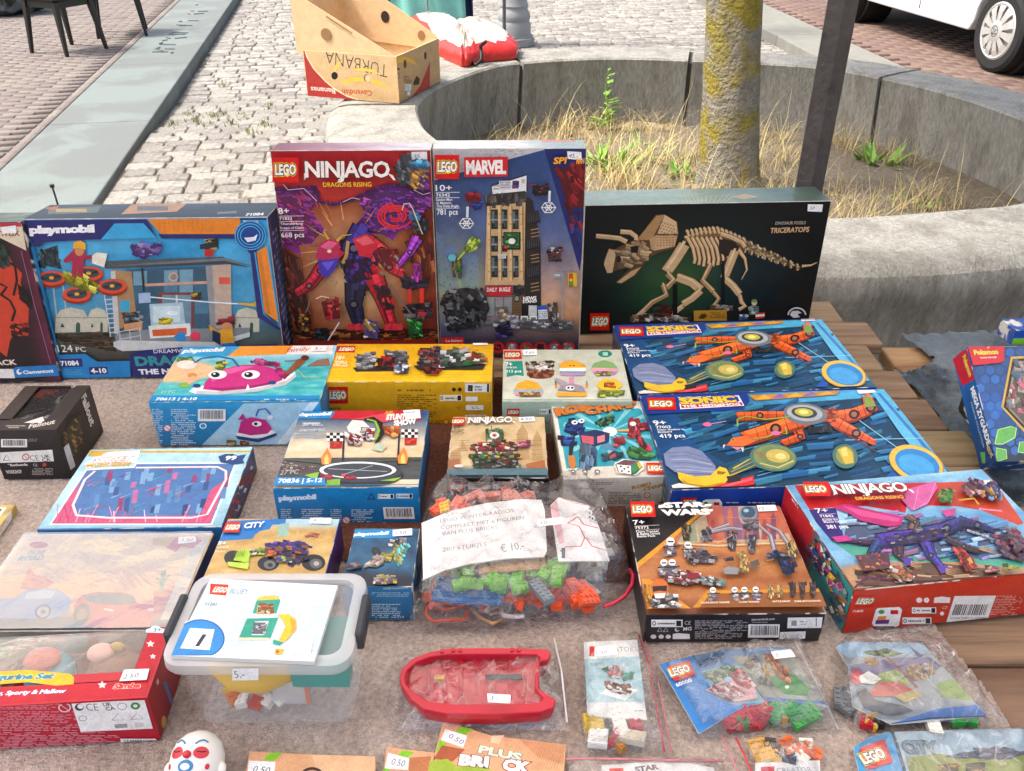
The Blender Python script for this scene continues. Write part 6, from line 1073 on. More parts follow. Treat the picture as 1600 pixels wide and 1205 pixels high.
A.bricks([325, 640, 410, 600, 425, 640, 350, 670], ['#4f8a5a', '#2c4a3a', '#24303a'], 18, 36, -20); A.bricks([500, 635, 560, 618, 570, 720, 500, 725], RE, 26, 34, 80); A.e(528, 652, 18, 12, '#f0ece8'); A.p([440, 685, 505, 680, 505, 695, 445, 695], '#c9a25c'); A.bricks([415, 750, 470, 715, 480, 760, 430, 780], RE+['#6a2430'], 12, 36); A.bricks([545, 730, 580, 725, 620, 790, 570, 790], RE+['#5a2434'], 14, 36, 60); A.bricks([490, 815, 530, 778, 635, 815, 630, 850, 520, 850], ['#3f8a4a', '#2c6a38', '#5aa868'], 18, 52, 15); A.bricks([355, 830, 420, 808, 465, 820, 440, 850, 360, 850], ['#4a6a78', '#d8707c', '#38505c'], 16, 36, -10); A.bricks([570, 655, 625, 645, 625, 680, 575, 690], RE+BL[:1], 10, 34)
A.t('ROBO', 105, 610, 365, 560, 42, '#c8752c', .08, .1, [(.03, '#5c3a1c')]); A.t('CHAMP', 272, 604, 560, 555, 36, '#c8752c', .08, .1, [(.03, '#5c3a1c')])
A.p([425, 880, 470, 850, 580, 865, 590, 905, 545, 940, 440, 930], '#ece8e0'); A.p([432, 878, 478, 855, 555, 862, 518, 885], '#6a4a52'); A.p([432, 880, 518, 887, 520, 938, 448, 925], '#f0eee8'); A.p([520, 887, 560, 865, 580, 895, 545, 935, 522, 938], '#3a8a5a'); A.p([548, 872, 562, 866, 580, 894, 565, 912], '#d8b03a'); A.l([432, 879, 519, 887, 558, 864], 5, '#1c1a1c'); A.l([519, 887, 521, 938], 5, '#1c1a1c'); A.l([432, 879, 448, 926, 521, 938, 580, 896], 5, '#1c1a1c')
for x, y in ((460, 892), (500, 897), (480, 906), (466, 918), (504, 922)): A.e(x, y, 6, 5, '#1c1a1c')
A.lego(600, 872, 705, 932, sk=6)
for x in (195, 262, 330): A.e(x, 920, 15, 10, '#4a4642'); A.e(x, 922, 9, 6, '#dcd6ca'); A.greek(x-14, 934, x+16, 942, 1, '#5a544c')
A.build('top_print', B.t, PM)
A = B.art('front', D4); A.bg(vgrad([(0, '#cfc8ba'), (1, '#b9b0a0')], .06), 10, 4); A.t('ROBO', 522, 1010, 632, 984, 18, '#b5803a', .06, .1); A.t('CHAMP', 588, 1018, 720, 986, 18, '#b5803a', .06, .1); A.greek(290, 968, 470, 985, 2, '#6a6054'); A.greek(392, 1022, 570, 1090, 8, '#6a6054'); A.greek(160, 1000, 380, 1020, 2, '#8a8070', .4); A.e(606, 1040, 19, 17, '#a8584c'); A.e(606, 1040, 14, 12, '#c9c2b4'); A.l([595, 1032, 617, 1048], 3.5, '#a8584c'); ceuk(A, 590, 1092, 15, '#4a4238'); A.t('3835', 664, 1086, 700, 1084, 10, '#4a4238', .01); A.r(636, 1094, 698, 1106, '#9c2a28'); A.build('front_print', B.t)
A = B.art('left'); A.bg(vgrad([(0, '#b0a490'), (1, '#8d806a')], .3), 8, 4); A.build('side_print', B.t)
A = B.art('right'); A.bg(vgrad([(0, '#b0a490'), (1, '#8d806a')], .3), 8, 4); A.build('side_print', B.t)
# ---------------- black carton with desert battle print
D6 = (960, 740, 4.303)
B = flat('toy_carton', 'black framed toy box with white robot soldiers on orange desert ground', (1009.5, 960.8), (1291, 958.5), .196, .046, edge='#2c2a2c')
A = B.art('top', D6)
def f(u, v):
    c = mixc('#9c5a34', '#c48652', fbm(u, v*3, 6)*1.6-.3); c = mixc(c, '#6a3a22', np.clip((.16-v)*5, 0, 1)); c = mixc(c, '#b07a58', np.clip((v-.62)*6, 0, 1)); return c
A.bg(f, 60, 50)
A.p([500, 340, 640, 225, 1110, 212, 1190, 450, 960, 465, 620, 462, 420, 470], '#b9a184')
for q, c in (([610, 230, 720, 220, 740, 450, 640, 455], '#b05a4a'), ([720, 222, 830, 218, 850, 440, 740, 450], '#8f5a72'), ([950, 215, 1110, 212, 1180, 400, 1000, 420], '#c0604a'), ([480, 340, 540, 330, 560, 455, 460, 460], '#8a9478'), ([560, 335, 630, 340, 620, 460, 570, 460], '#a89a80'), ([840, 330, 960, 320, 980, 440, 850, 445], '#8a6a86')): A.p(q, c)
for i in range(9): x = 640+i*58; A.p([x, 445, x+6, 330-(i % 3)*40, x+24, 300-(i % 3)*40, x+38, 330-(i % 3)*30, x+42, 445], A.rg.choice(['#a04a44', '#845a70', '#b86a50', '#744a64']))
A.l([430, 470, 700, 486, 1000, 470, 1200, 470], 16, '#cdb890'); A.l([430, 482, 700, 497, 1200, 482], 5, '#7a4a30')
A.p([62, 228, 660, 218, 640, 240, 150, 630], '#241f22'); A.p([600, 236, 650, 220, 152, 640, 142, 605], '#e0982c')
GY = ['#8d8690', '#6a6470', '#aaa4ac', '#4a444e']; WH = ['#ecebe8', '#c9c6c6', '#8d8a8c', '#2c282a']
A.e(900, 268, 62, 52, '#6f8796'); A.e(900, 262, 48, 38, '#37546a'); A.e(885, 250, 18, 12, '#9fb8c4'); A.l([740, 295, 1090, 304], 4, '#d8786a'); A.bricks([870, 310, 960, 310, 960, 385, 880, 380], GY, 34, 34)
for q in ([770, 345, 640, 390, 610, 450], [860, 380, 780, 370, 650, 395], [980, 360, 1050, 420, 1075, 520], [1020, 345, 1110, 390, 1170, 480]): A.l(q, 34, '#4a444e'); A.l(q, 26, '#8d8690'); A.l([w_-(0 if i % 2 == 0 else 6) for i, w_ in enumerate(q)], 8, '#b4aeb6')
A.bricks([590, 380, 650, 370, 650, 460, 585, 455], GY, 20, 34, 60)
for x, y, pal, h_ in ((480, 400, ['#5a5448', '#8a7a58', '#3c382e'], 110), (790, 460, GY+['#3a3438'], 130), (920, 480, GY+['#3a3438'], 130)): A.bricks([x-35, y-h_*.45, x+35, y-h_*.45, x+25, y+h_*.5, x-15, y+h_*.5], pal, 26, 26, 75, 40)
A.l([800, 420, 690, 480], 4, '#f0a080')
def soldier(x, y, h_): A.bricks([x-h_*.26, y-h_*.1, x+h_*.28, y-h_*.12, x+h_*.24, y+h_*.5, x-h_*.22, y+h_*.5], WH[:3]+['#7a5a8a'], 18, h_*.24); A.e(x, y-h_*.26, h_*.22, h_*.2, '#f0efec'); A.r(x-h_*.14, y-h_*.28, x+h_*.16, y-h_*.2, '#26262a'); A.l([x-h_*.4, y+h_*.05, x+h_*.5, y-h_*.02], h_*.09, '#26242a')
soldier(375, 500, 130); soldier(492, 520, 110); A.bricks([480, 550, 590, 520, 680, 580, 670, 612, 500, 612], GY+['#3a3034', '#5a4a44'], 60, 38, 10); A.bricks([300, 690, 400, 660, 560, 690, 600, 740, 480, 770, 330, 740], WH[:3]+['#8f1f2c', '#7c2a34'], 80, 42, 15, 20); soldier(330, 650, 110); soldier(385, 650, 110); A.p([470, 700, 560, 690, 580, 720, 500, 735], '#8f1f2c'); A.bricks([570, 730, 640, 712, 750, 750, 720, 775, 600, 770], ['#4a4a50', '#8d8d92', '#d0cfcc', '#5f9a9a'], 36, 32, 15)
A.bricks([820, 560, 860, 545, 890, 600, 895, 690, 830, 690, 840, 620], ['#d0ac6a', '#b08c4c', '#e6cc92'], 44, 26, 75); A.l([860, 600, 930, 640], 8, '#c8a462'); A.p([905, 625, 960, 605, 972, 640, 920, 670], '#5a544e'); A.bricks([730, 600, 790, 585, 795, 612, 740, 622], ['#3a3638', '#5c5658'], 12, 24); A.p([725, 670, 760, 655, 830, 665, 825, 708, 735, 706], '#8d8f92')
A.bricks([1010, 575, 1090, 545, 1170, 570, 1200, 600, 1120, 610, 1030, 600], ['#24305c', '#3a4a80', '#1a2244', '#8d8d94'], 44, 34, 10); A.bricks([1090, 620, 1210, 640, 1200, 670, 1165, 720, 1130, 700], ['#24305c', '#3a4a80', '#1a2244'], 34, 38, 50); A.bricks([1140, 510, 1210, 500, 1225, 590, 1160, 590], ['#c8a868', '#3a3a3c', '#e0c48a'], 26, 26, 60); A.l([1060, 615, 1015, 622], 4, '#f0a080')
A.p([175, 745, 230, 745, 520, 955, 215, 955], '#d8902c'); A.bricks([190, 780, 240, 790, 240, 930, 205, 930], ['#e0a03a', '#c07a1c'], 16, 34, 80); A.bricks([245, 870, 420, 850, 430, 945, 250, 948], ['#e6e4e0', '#b4b0ae', '#3a3436', '#8d8886'], 60, 40, 20); A.e(300, 810, 58, 62, '#c9682c'); A.p([250, 800, 350, 795, 345, 835, 300, 830, 255, 838], '#2a2224'); A.p([262, 850, 340, 845, 330, 880, 270, 882], '#e6e0da'); A.l([255, 935, 420, 880], 14, '#2a2628')
A.p([620, 828, 1360, 815, 1425, 938, 515, 955], '#c98a2c'); A.bg(lambda u, v: mixc('#d8962c', '#8a4a1c', u), 2, 2, (0, 0, .001, .001)); A.p([640, 850, 1370, 838, 1425, 938, 560, 952], '#8f5528')
for x in (655, 800, 865, 940): soldier(x, 850, 92)
for x in (1040, 1100): A.bricks([x-14, 800, x+14, 795, x+18, 885, x-16, 885], ['#d0ac6a', '#b08c4c', '#e6cc92'], 16, 22, 80)
for x in (1185, 1250, 1320): A.bricks([x-26, 785, x+24, 782, x+12, 885, x-8, 885], ['#2c2426', '#4a3c3c', '#6a5a58'], 20, 24, 75)
A.t('CLONE SHOCK TROOPER', 578, 928, 768, 925, 11, '#f0e6da', .02); A.t('CLONE TROOPER', 828, 924, 966, 921, 11, '#f0e6da', .02); A.t('BATTLE DROID', 1055, 920, 1172, 917, 11, '#f0e6da', .02); A.t('SUPER BATTLE DROID', 1200, 919, 1376, 915, 11, '#f0e6da', .02)
A.lego(100, 240, 262, 343, sk=10); A.t('STAR', 330, 280, 612, 274, 34, '#f3f1ee', .06, 0, sp=.95); A.t('WARS', 315, 332, 640, 324, 38, '#f3f1ee', .06, 0, sp=.95); A.p([290, 266, 340, 254, 330, 280, 292, 284], '#f3f1ee'); A.p([600, 258, 648, 256, 640, 270, 600, 274], '#f3f1ee'); A.p([590, 292, 655, 292, 650, 306, 592, 308], '#f3f1ee')
for s_, x0, y0, x1, h_ in (('7+', 126, 396, 202, 30), ('75372', 135, 426, 228, 17), ('Clone Trooper', 142, 450, 296, 14), ('& Battle Droid', 146, 466, 300, 14), ('Battle Pack', 150, 482, 272, 14)): A.t(s_, x0, y0, x1, y0-5, h_, '#f0eeec', .015)
A.l([132, 406, 295, 398], 2.5, '#f0eeec'); A.l([138, 434, 298, 426], 2.5, '#f0eeec'); A.build('top_print', B.t)
A = B.art('front', D6); A.bg(vgrad([(0, '#211d24'), (1, '#1a171d')], .1), 10, 4); recyc(A, 248, 982, 458, 1032); ceuk(A, 470, 1015, 24, '#e6e4e4'); A.t('MG', 462, 1056, 518, 1053, 24, '#e6e4e4', .02)
for x in (305, 345): A.l([x-16, 1062, x, 1036, x+16, 1062, x-16, 1062], 4, '#d8d6d6')
A.e(420, 1050, 15, 13, '#d8d6d6'); A.e(425, 1046, 9, 8, '#211d24'); A.e(262, 1096, 20, 14, '#d8d6d6'); A.e(314, 1096, 18, 14, '#d8d6d6'); A.e(362, 1096, 18, 14, '#d8d6d6'); A.p([392, 1078, 425, 1072, 505, 1078, 508, 1112, 392, 1112], '#e6e4e4'); A.greek(540, 985, 895, 1110, 12, '#a8a4a8'); A.t('starwarskids.com', 920, 985, 1075, 980, 14, '#d8d6d6', .02); A.greek(922, 992, 1040, 1002, 1, '#a8a4a8'); A.bar(900, 1010, 1110, 1100, sk=-4); A.p([1165, 965, 1398, 962, 1390, 1034, 1160, 1036], '#e9eaec'); A.r(1188, 985, 1224, 1020, '#8d8f92'); A.greek(1245, 985, 1300, 1018, 2, '#77797c'); A.r(1352, 965, 1358, 1024, '#2a2c30'); A.p([1112, 1062, 1285, 1056, 1280, 1106, 1108, 1110], '#e9eaec'); A.l([1130, 1098, 1142, 1070, 1155, 1098], 4, '#333333'); A.greek(1175, 1075, 1270, 1100, 3, '#9a9c9e'); A.build('front_print', B.t, PG)
A = B.art('left'); A.bg(vgrad([(0, '#2a2426'), (1, '#1c181a')], .3), 8, 4); A.build('side_print', B.t)
B.sticker('top', D6, [955, 222, 1080, 218, 1095, 258, 968, 264], '12.-', (976, 256, 1035, 252, 22))
# ---------------- red carton with the purple dragon machine
D7 = (1220, 740, 4.211)
B = flat('toy_carton', 'red toy box with a purple dragon machine, at the right edge of the blanket', (1334, 923), (1640, 893), .199, .070, W=.285, edge='#7c2024')
A = B.art('top', D7)
A.bg(lambda u, v: mixc(mixc('#4f8fc4', '#a9d4e6', fbm(u, v*2, 5)*1.5-.2), '#b08a68', np.clip((.25-v)*6, 0, 1)), 60, 40)
A.p([88, 78, 1400, 52, 1420, 85, 1300, 240, 1160, 215, 830, 210, 820, 260, 560, 215, 330, 225, 190, 240], '#bf2229'); A.p([1020, 60, 1400, 48, 1600, 330, 1560, 340, 1300, 235, 1030, 200], '#c4482c')
A.p([185, 240, 360, 225, 430, 470, 330, 440, 230, 320], '#3a2a78'); A.p([330, 440, 1600, 560, 1600, 620, 500, 560], '#4aa08c')
A.bricks([440, 240, 1500, 330, 1600, 560, 900, 560, 420, 470], ['#7fb4dc', '#5a8cc8', '#9a8ad0', '#c48ac8', '#6aa0d4', '#a8c8e8'], 110, 110, -10, 14, 0, 4); A.p([370, 640, 520, 600, 900, 590, 1200, 590, 1400, 620, 1600, 700, 1600, 760, 480, 770], '#b58a68'); A.bricks([480, 640, 1000, 600, 1400, 640, 1500, 720, 520, 755], ['#c9a07a', '#8f5f4a', '#d8b48c', '#6a3f3c'], 60, 90, 5, 12, 0, 5); A.l([480, 765, 560, 690, 800, 720, 1100, 740, 1400, 720, 1600, 745], 22, '#5c2248')
PK = ['#c83a8c', '#a82a6c', '#e06aa8']; PUR = ['#4a2c8c', '#352068', '#6a48b0', '#231850']
A.p([345, 235, 420, 210, 800, 295, 790, 350, 700, 360, 520, 320, 440, 270], '#b82a70'); A.p([400, 222, 780, 305, 770, 330, 520, 290], '#d8508c'); A.p([790, 180, 840, 110, 1010, 60, 1030, 100, 960, 215, 860, 255], '#d0609c'); A.l([870, 250, 970, 195, 1015, 70], 5, '#e890bc'); A.l([870, 250, 905, 100], 5, '#e890bc')
A.limb([660, 450, 520, 458, 330, 440], 60, '#4a3050', .3); A.limb([640, 460, 600, 540, 610, 610], 70, '#24386c', .7); A.limb([760, 470, 775, 550, 840, 590], 72, '#4a3040', .6); A.limb([1090, 440, 1200, 490, 1310, 520], 66, '#3a3038', .7); A.limb([650, 455, 760, 435, 900, 420, 1010, 400], 130, '#3c2a80', .9); A.limb([950, 460, 985, 550, 1060, 640], 78, '#3f3088', .6); A.limb([960, 400, 1090, 370, 1190, 325], 112, '#33306c', .8); A.limb([1170, 320, 1290, 350, 1405, 395], 100, '#2c2a58', .3); A.limb([1220, 385, 1310, 415, 1400, 450], 26, '#8d8d96', .3); A.limb([830, 290, 880, 330, 860, 380], 60, '#6a5048', .8); A.p([1050, 255, 1150, 240, 1140, 285, 1085, 300], '#c04a8c'); A.p([330, 430, 430, 418, 470, 450, 370, 465], '#c83a8c'); A.p([700, 440, 800, 410, 850, 430, 760, 470], '#6448b0'); A.p([880, 400, 960, 385, 980, 420, 900, 440], '#7a60c4')
A.bricks([680, 430, 900, 390, 1100, 370, 1100, 420, 900, 470, 700, 480], PUR+['#b08a5c', '#8d8d94'], 44, 34, -8, 16)
for k in range(5): A.l([1300, 515, 1350+k*26, 490+k*16], 12, '#b08a50', True)
for cx, cy in ((610, 615), (840, 600), (1070, 650)):
    A.p([cx-50, cy-22, cx+20, cy-30, cx+40, cy+10, cx-20, cy+26], '#54389c')
    for k in range(4): A.l([cx+10, cy+k*10-8, cx+84, cy+10+k*12], 10, '#c09a5c', True)
A.bricks([1400, 420, 1600, 440, 1600, 600, 1450, 560], ['#8d6a78', '#5a5a64', '#b8404c', '#4a3a70'], 50, 40, 30); A.bricks([480, 560, 700, 540, 720, 640, 540, 660], ['#c84a5c', '#8a4a6c', '#e0a060', '#5a4a80'], 24, 30, 20); A.bricks([690, 660, 800, 620, 880, 720, 780, 735], ['#e6e4e4', '#c9a25c', '#d86a4a', '#4a5a5c'], 50, 34, 30); A.bricks([1120, 510, 1170, 510, 1290, 640, 1200, 650], ['#b8302c', '#8a1f20', '#d85a4a', '#c9963a'], 50, 38, 50); A.bricks([1330, 630, 1420, 640, 1450, 720, 1360, 720], ['#e0a090', '#8d8d94', '#c84a4a', '#3a3a44'], 40, 32); A.bricks([1460, 630, 1540, 640, 1600, 720, 1520, 720], ['#6aa03a', '#c9b04a', '#4a7a2a'], 40, 32); A.bricks([1010, 160, 1090, 125, 1140, 140, 1100, 215, 1040, 205], ['#4a8a3a', '#6aa84a', '#2f6a2a', '#c0b05a'], 40, 32, 20)
A.bricks([1170, 110, 1250, 70, 1320, 80, 1330, 170, 1220, 185], ['#c86a8c', '#3a2c4a', '#d89ab0', '#c9963a'], 34, 46, 40); A.bricks([1330, 110, 1400, 90, 1440, 190, 1360, 210], ['#3a3450', '#c9963a', '#6a5a8c', '#8fb4dc'], 34, 44, 60); A.l([1160, 210, 1260, 200, 1290, 240], 18, '#c9963a'); A.bricks([1470, 410, 1560, 420, 1600, 500, 1540, 560], ['#8d6a78', '#5a5a64', '#b8404c'], 34, 40, 30); A.l([1290, 270, 1440, 285], 14, '#e890bc')
A.lego(135, 92, 305, 186, sk=16); ninjago(A, 345, 172, 838, 62, 152, '#6a1016'); A.p([480, 190, 805, 175, 812, 205, 490, 218], '#8f1a20'); A.t('DRAGONS RISING', 488, 212, 800, 200, 20, '#f0b02c', .03)
for s_, x0, y0, x1, h_ in (('7+', 228, 298, 308, 30), ('71842', 252, 328, 340, 16), ('Bonzle the', 268, 350, 368, 12), ('Master Dragon', 276, 364, 425, 12), ('381 pcs', 298, 402, 438, 24)): A.t(s_, x0, y0, x1, y0-4, h_, '#f4f0f4', .015)
A.l([245, 307, 350, 303], 2.5, '#f0e6f0'); A.l([262, 336, 368, 332], 2.5, '#f0e6f0'); A.build('top_print', B.t, PG)
A = B.art('front', D7); A.bg(vgrad([(0, '#d33a24'), (1, '#bd2c1c')], .06), 16, 6); A.lego(480, 800, 612, 880); A.t('71842', 470, 914, 540, 910, 14, '#f0dcd8', .03); A.p([640, 885, 780, 878, 798, 895, 775, 1000, 755, 1008, 610, 1004, 600, 985, 625, 895], '#f0f0f0'); A.e(662, 910, 20, 14, '#3f9a4a'); A.p([640, 940, 695, 936, 690, 962, 632, 966], '#e0822c'); A.p([625, 965, 715, 960, 708, 988, 620, 990], '#5a2a7c'); A.r(722, 898, 772, 925, '#d01012'); A.p([605, 1006, 745, 1004, 742, 1026, 600, 1030], '#2a1618'); A.t('LEGO.com/gear', 625, 1021, 735, 1019, 9, '#e6d8d8', .01)
recyc(A, 862, 880, 1022, 920, '#eeecea'); recyc(A, 800, 946, 990, 990, '#eeecea'); A.t('MG', 1002, 1020, 1055, 1016, 22, '#f0e6e4', .02); A.e(910, 832, 20, 17, '#f0e6e4'); A.e(958, 832, 18, 17, '#f0e6e4'); A.p([1010, 815, 1060, 808, 1115, 815, 1110, 850, 1004, 850], '#f0e6e4'); ceuk(A, 1058, 890, 18, '#f0e6e4'); A.e(1060, 920, 14, 13, '#f0e6e4'); A.p([1142, 805, 1415, 802, 1345, 1000, 1078, 1006], '#eceae8'); A.bar(1130, 850, 1395, 950, sk=-34, paper='#eceae8'); A.t('02000 048572 020600', 1112, 956, 1345, 952, 11, '#3a3434', .0)
A.greek(1420, 800, 1600, 930, 12, '#e8a090', .8, -50); A.greek(1100, 1012, 1380, 1022, 1, '#e8a090'); A.e(1492, 975, 46, 40, '#f0e6e4'); A.e(1492, 975, 36, 31, '#c83020'); A.l([1468, 950, 1520, 1002], 7, '#f0e6e4'); A.l([840, 1022, 860, 998, 880, 1022], 4, '#f0e6e4'); A.build('front_print', B.t, PG)
A = B.art('left', D7); A.bg(lambda u, v: mixc(mixc('#b8222a', '#2f8f8a', np.clip((u-.42)*8, 0, 1)), '#3a2c5c', np.clip(fbm(u, v, 5)*2-1.1, 0, 1)), 40, 12); A.bricks([170, 480, 250, 440, 330, 560, 340, 640, 260, 680], ['#b83a4a', '#2f5a9c', '#d8a83a', '#24345c', '#e6e4e0'], 60, 50, 70); A.bricks([300, 600, 380, 640, 440, 800, 400, 980, 340, 900], ['#e6e4e0', '#c84a8c', '#2f8f9a', '#3a5a8c', '#d8a83a'], 60, 46, 60); A.t('LEGO', 82, 168, 128, 232, 32, '#f4f0ee', .05); A.build('side_print', B.t)
B.sticker('top', D7, [1240, 60, 1370, 50, 1395, 82, 1262, 92], '17.50', (1262, 84, 1345, 76, 20))
# ---------------- puzzle with blue border (figures left out)
D1 = (0, 580, 3.767)
B = flat('puzzle_carton', 'pale blue puzzle box with a pink neon city frame', (57, 828.2), (346.4, 823), .181, .042, edge='#4a7aa8')
A = B.art('top', D1); A.bg(vgrad([(0, '#a9d4e2'), (.5, '#b9dce4'), (1, '#8fc0d4')], .08), 20, 20); A.p([525, 468, 1478, 468, 1472, 480, 520, 482], '#c9a84a'); A.p([290, 905, 505, 578, 785, 562, 800, 540, 1395, 538, 1250, 905], '#e6e4e0')
def clipf(u, v): return mixc(mixc('#35609c', '#7a9cc8', fbm(u*2, v*2, 6)*1.6-.3), '#c84a7c', np.clip((.32-v)*4, 0, 1))
A.p([305, 898, 512, 585, 790, 570, 805, 548, 1380, 546, 1240, 898], '#4a74ac')
for i in range(40): x = A.rg.uniform(540, 1330); y = A.rg.uniform(556, 800); hh = A.rg.uniform(30, 90); A.p([x, y, x+30, y-4, x+18, y+hh, x-12, y+hh], A.rg.choice(['#31548c', '#5a86b8', '#7aa4cc', '#274478', '#b86a9c', '#8a3a6c']))
A.p([340, 845, 470, 660, 430, 800, 470, 860, 1180, 850, 1240, 700, 1330, 640, 1235, 898, 305, 898], '#c8527c')
for i in range(30): x = A.rg.uniform(330, 1230); A.l([x, 890, x+A.rg.uniform(-40, 60), 800+A.rg.uniform(-20, 50)], A.rg.uniform(3, 9), A.rg.choice(['#e890b0', '#b83a68', '#d8608c', '#f0c0d0']))
A.l([560, 590, 500, 640, 430, 790, 450, 850, 640, 865, 1130, 865, 1220, 845, 1330, 640, 1330, 590, 1280, 565, 800, 570], 16, '#f4c8cc'); A.l([560, 590, 500, 640, 430, 790, 450, 850, 640, 865, 1130, 865, 1220, 845, 1330, 640, 1330, 590, 1280, 565, 800, 570], 6, '#fdf0ee')
for i in range(24): x = A.rg.uniform(480, 1150); y = A.rg.uniform(620, 840); A.l([x, y, x+70, y-26], A.rg.uniform(4, 12), A.rg.choice(['#48a8b4', '#d8708c', '#8fb8d8', '#7a3f94', '#c8405c']), True)
A.p([640, 478, 825, 470, 820, 500, 800, 540, 500, 575, 500, 545, 560, 510], '#e9eef0'); A.t('SPIDEY', 545, 540, 775, 534, 30, '#e6e0e0', .07, .1, [(.04, '#c0303c')]); A.t('AMAZING FRIENDS', 495, 566, 765, 556, 18, '#d8b44a', .05, .1, [(.03, '#6a5420')]); A.t('5+', 1230, 506, 1275, 505, 18, '#e9f4f8', .03); A.p([1300, 540, 1285, 505, 1325, 490, 1370, 488, 1400, 500, 1450, 492, 1430, 525, 1440, 545, 1380, 552], '#24447c'); A.t('99', 1322, 526, 1390, 523, 24, '#f0f4f8', .05); A.p([525, 485, 610, 480, 600, 500, 520, 502], '#d8a83a'); A.p([215, 930, 1305, 915, 1300, 925, 212, 945], '#2a62a8'); A.build('top_print', B.t)
A = B.art('front'); A.bg(vgrad([(0, '#2a70b4'), (1, '#1f5490')], .1), 10, 4); A.build('front_print', B.t)
A = B.art('right', D1); A.bg(vgrad([(0, '#24346c'), (1, '#1c2448')], .3), 20, 6); A.bricks([1330, 870, 1400, 650, 1480, 560, 1490, 620, 1380, 860], ['#b8202c', '#c9d4dc', '#2a3f80', '#8a1a24'], 40, 34, -60); A.build('side_print', B.t)
# ---------------- film wrapped puzzle in strong reflection
E1 = (0, 820, 4.706)
B = flat('puzzle_carton', 'glossy film wrapped puzzle box with desert road print catching a white reflection', (-70, 987), (237, 985), .167, .042, W=.246, edge='#c9bfae')
A = B.art('top', E1)
A.bg(lambda u, v: mixc(mixc('#d8c49c', '#e6a878', np.clip(1.4-v*2, 0, 1)), '#5a6070', np.clip((.2-v)*8, 0, 1)), 40, 30)
A.p([1130, 100, 1400, 80, 1385, 180, 1120, 150], '#c9a850'); A.p([150, 470, 215, 315, 265, 370, 325, 380, 400, 430, 290, 500], '#d07a5a'); A.p([1130, 490, 1290, 450, 1200, 640, 1130, 700], '#c46a48'); A.l([1185, 490, 1205, 340], 34, '#5f8a78'); A.l([1150, 390, 1190, 420], 20, '#5f8a78'); A.l([1245, 370, 1200, 430], 20, '#5f8a78'); A.e(1170, 430, 40, 20, '#5f8a78') if False else None
A.p([-200, 690, 200, 660, 600, 690, 1120, 700, 1100, 790, -200, 790], '#4a505c')
A.p([-200, 690, -200, 560, 100, 540, 200, 480, 330, 465, 430, 475, 520, 540, 510, 640, 380, 690], '#7d9cc8'); A.p([200, 500, 330, 475, 410, 490, 380, 540, 180, 550], '#a9c4dc'); A.e(315, 640, 62, 52, '#2c3038', rot=-30); A.e(318, 640, 46, 40, '#a9acb4', rot=-30); A.e(318, 640, 18, 16, '#50545c')
A.p([560, 700, 540, 600, 600, 520, 720, 495, 900, 500, 980, 520, 1010, 580, 1130, 590, 1160, 650, 1100, 750, 800, 760, 640, 745], '#c83c34'); A.p([600, 525, 730, 502, 900, 506, 985, 530, 1000, 580, 860, 590, 700, 580, 640, 560], '#4a5866'); A.e(600, 660, 60, 84, '#24262c', rot=25); A.e(600, 660, 32, 46, '#8d5a3c', rot=25); A.p([760, 612, 840, 625, 830, 640, 765, 630], '#e8e4d8'); A.p([1085, 618, 1135, 615, 1130, 632, 1090, 636], '#e8e4d8')
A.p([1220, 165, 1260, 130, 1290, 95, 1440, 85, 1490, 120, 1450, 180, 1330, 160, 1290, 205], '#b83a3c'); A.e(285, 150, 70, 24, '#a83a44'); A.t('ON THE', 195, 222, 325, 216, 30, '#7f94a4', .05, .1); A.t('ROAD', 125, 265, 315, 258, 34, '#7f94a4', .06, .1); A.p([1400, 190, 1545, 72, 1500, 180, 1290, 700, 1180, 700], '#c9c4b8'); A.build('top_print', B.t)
A = B.art('right'); A.bg(vgrad([(0, '#2a345c'), (1, '#1c2440')], .6, 9), 16, 6); A.build('side_print', B.t)
A = B.art('front'); A.bg(vgrad([(0, '#8d9088'), (1, '#6a6c66')], .3), 10, 4); A.build('front_print', B.t)
B.sticker('top', E1, [1315, 100, 1440, 92, 1445, 135, 1310, 150], '1.50', (1340, 135, 1420, 128, 22), h=None)
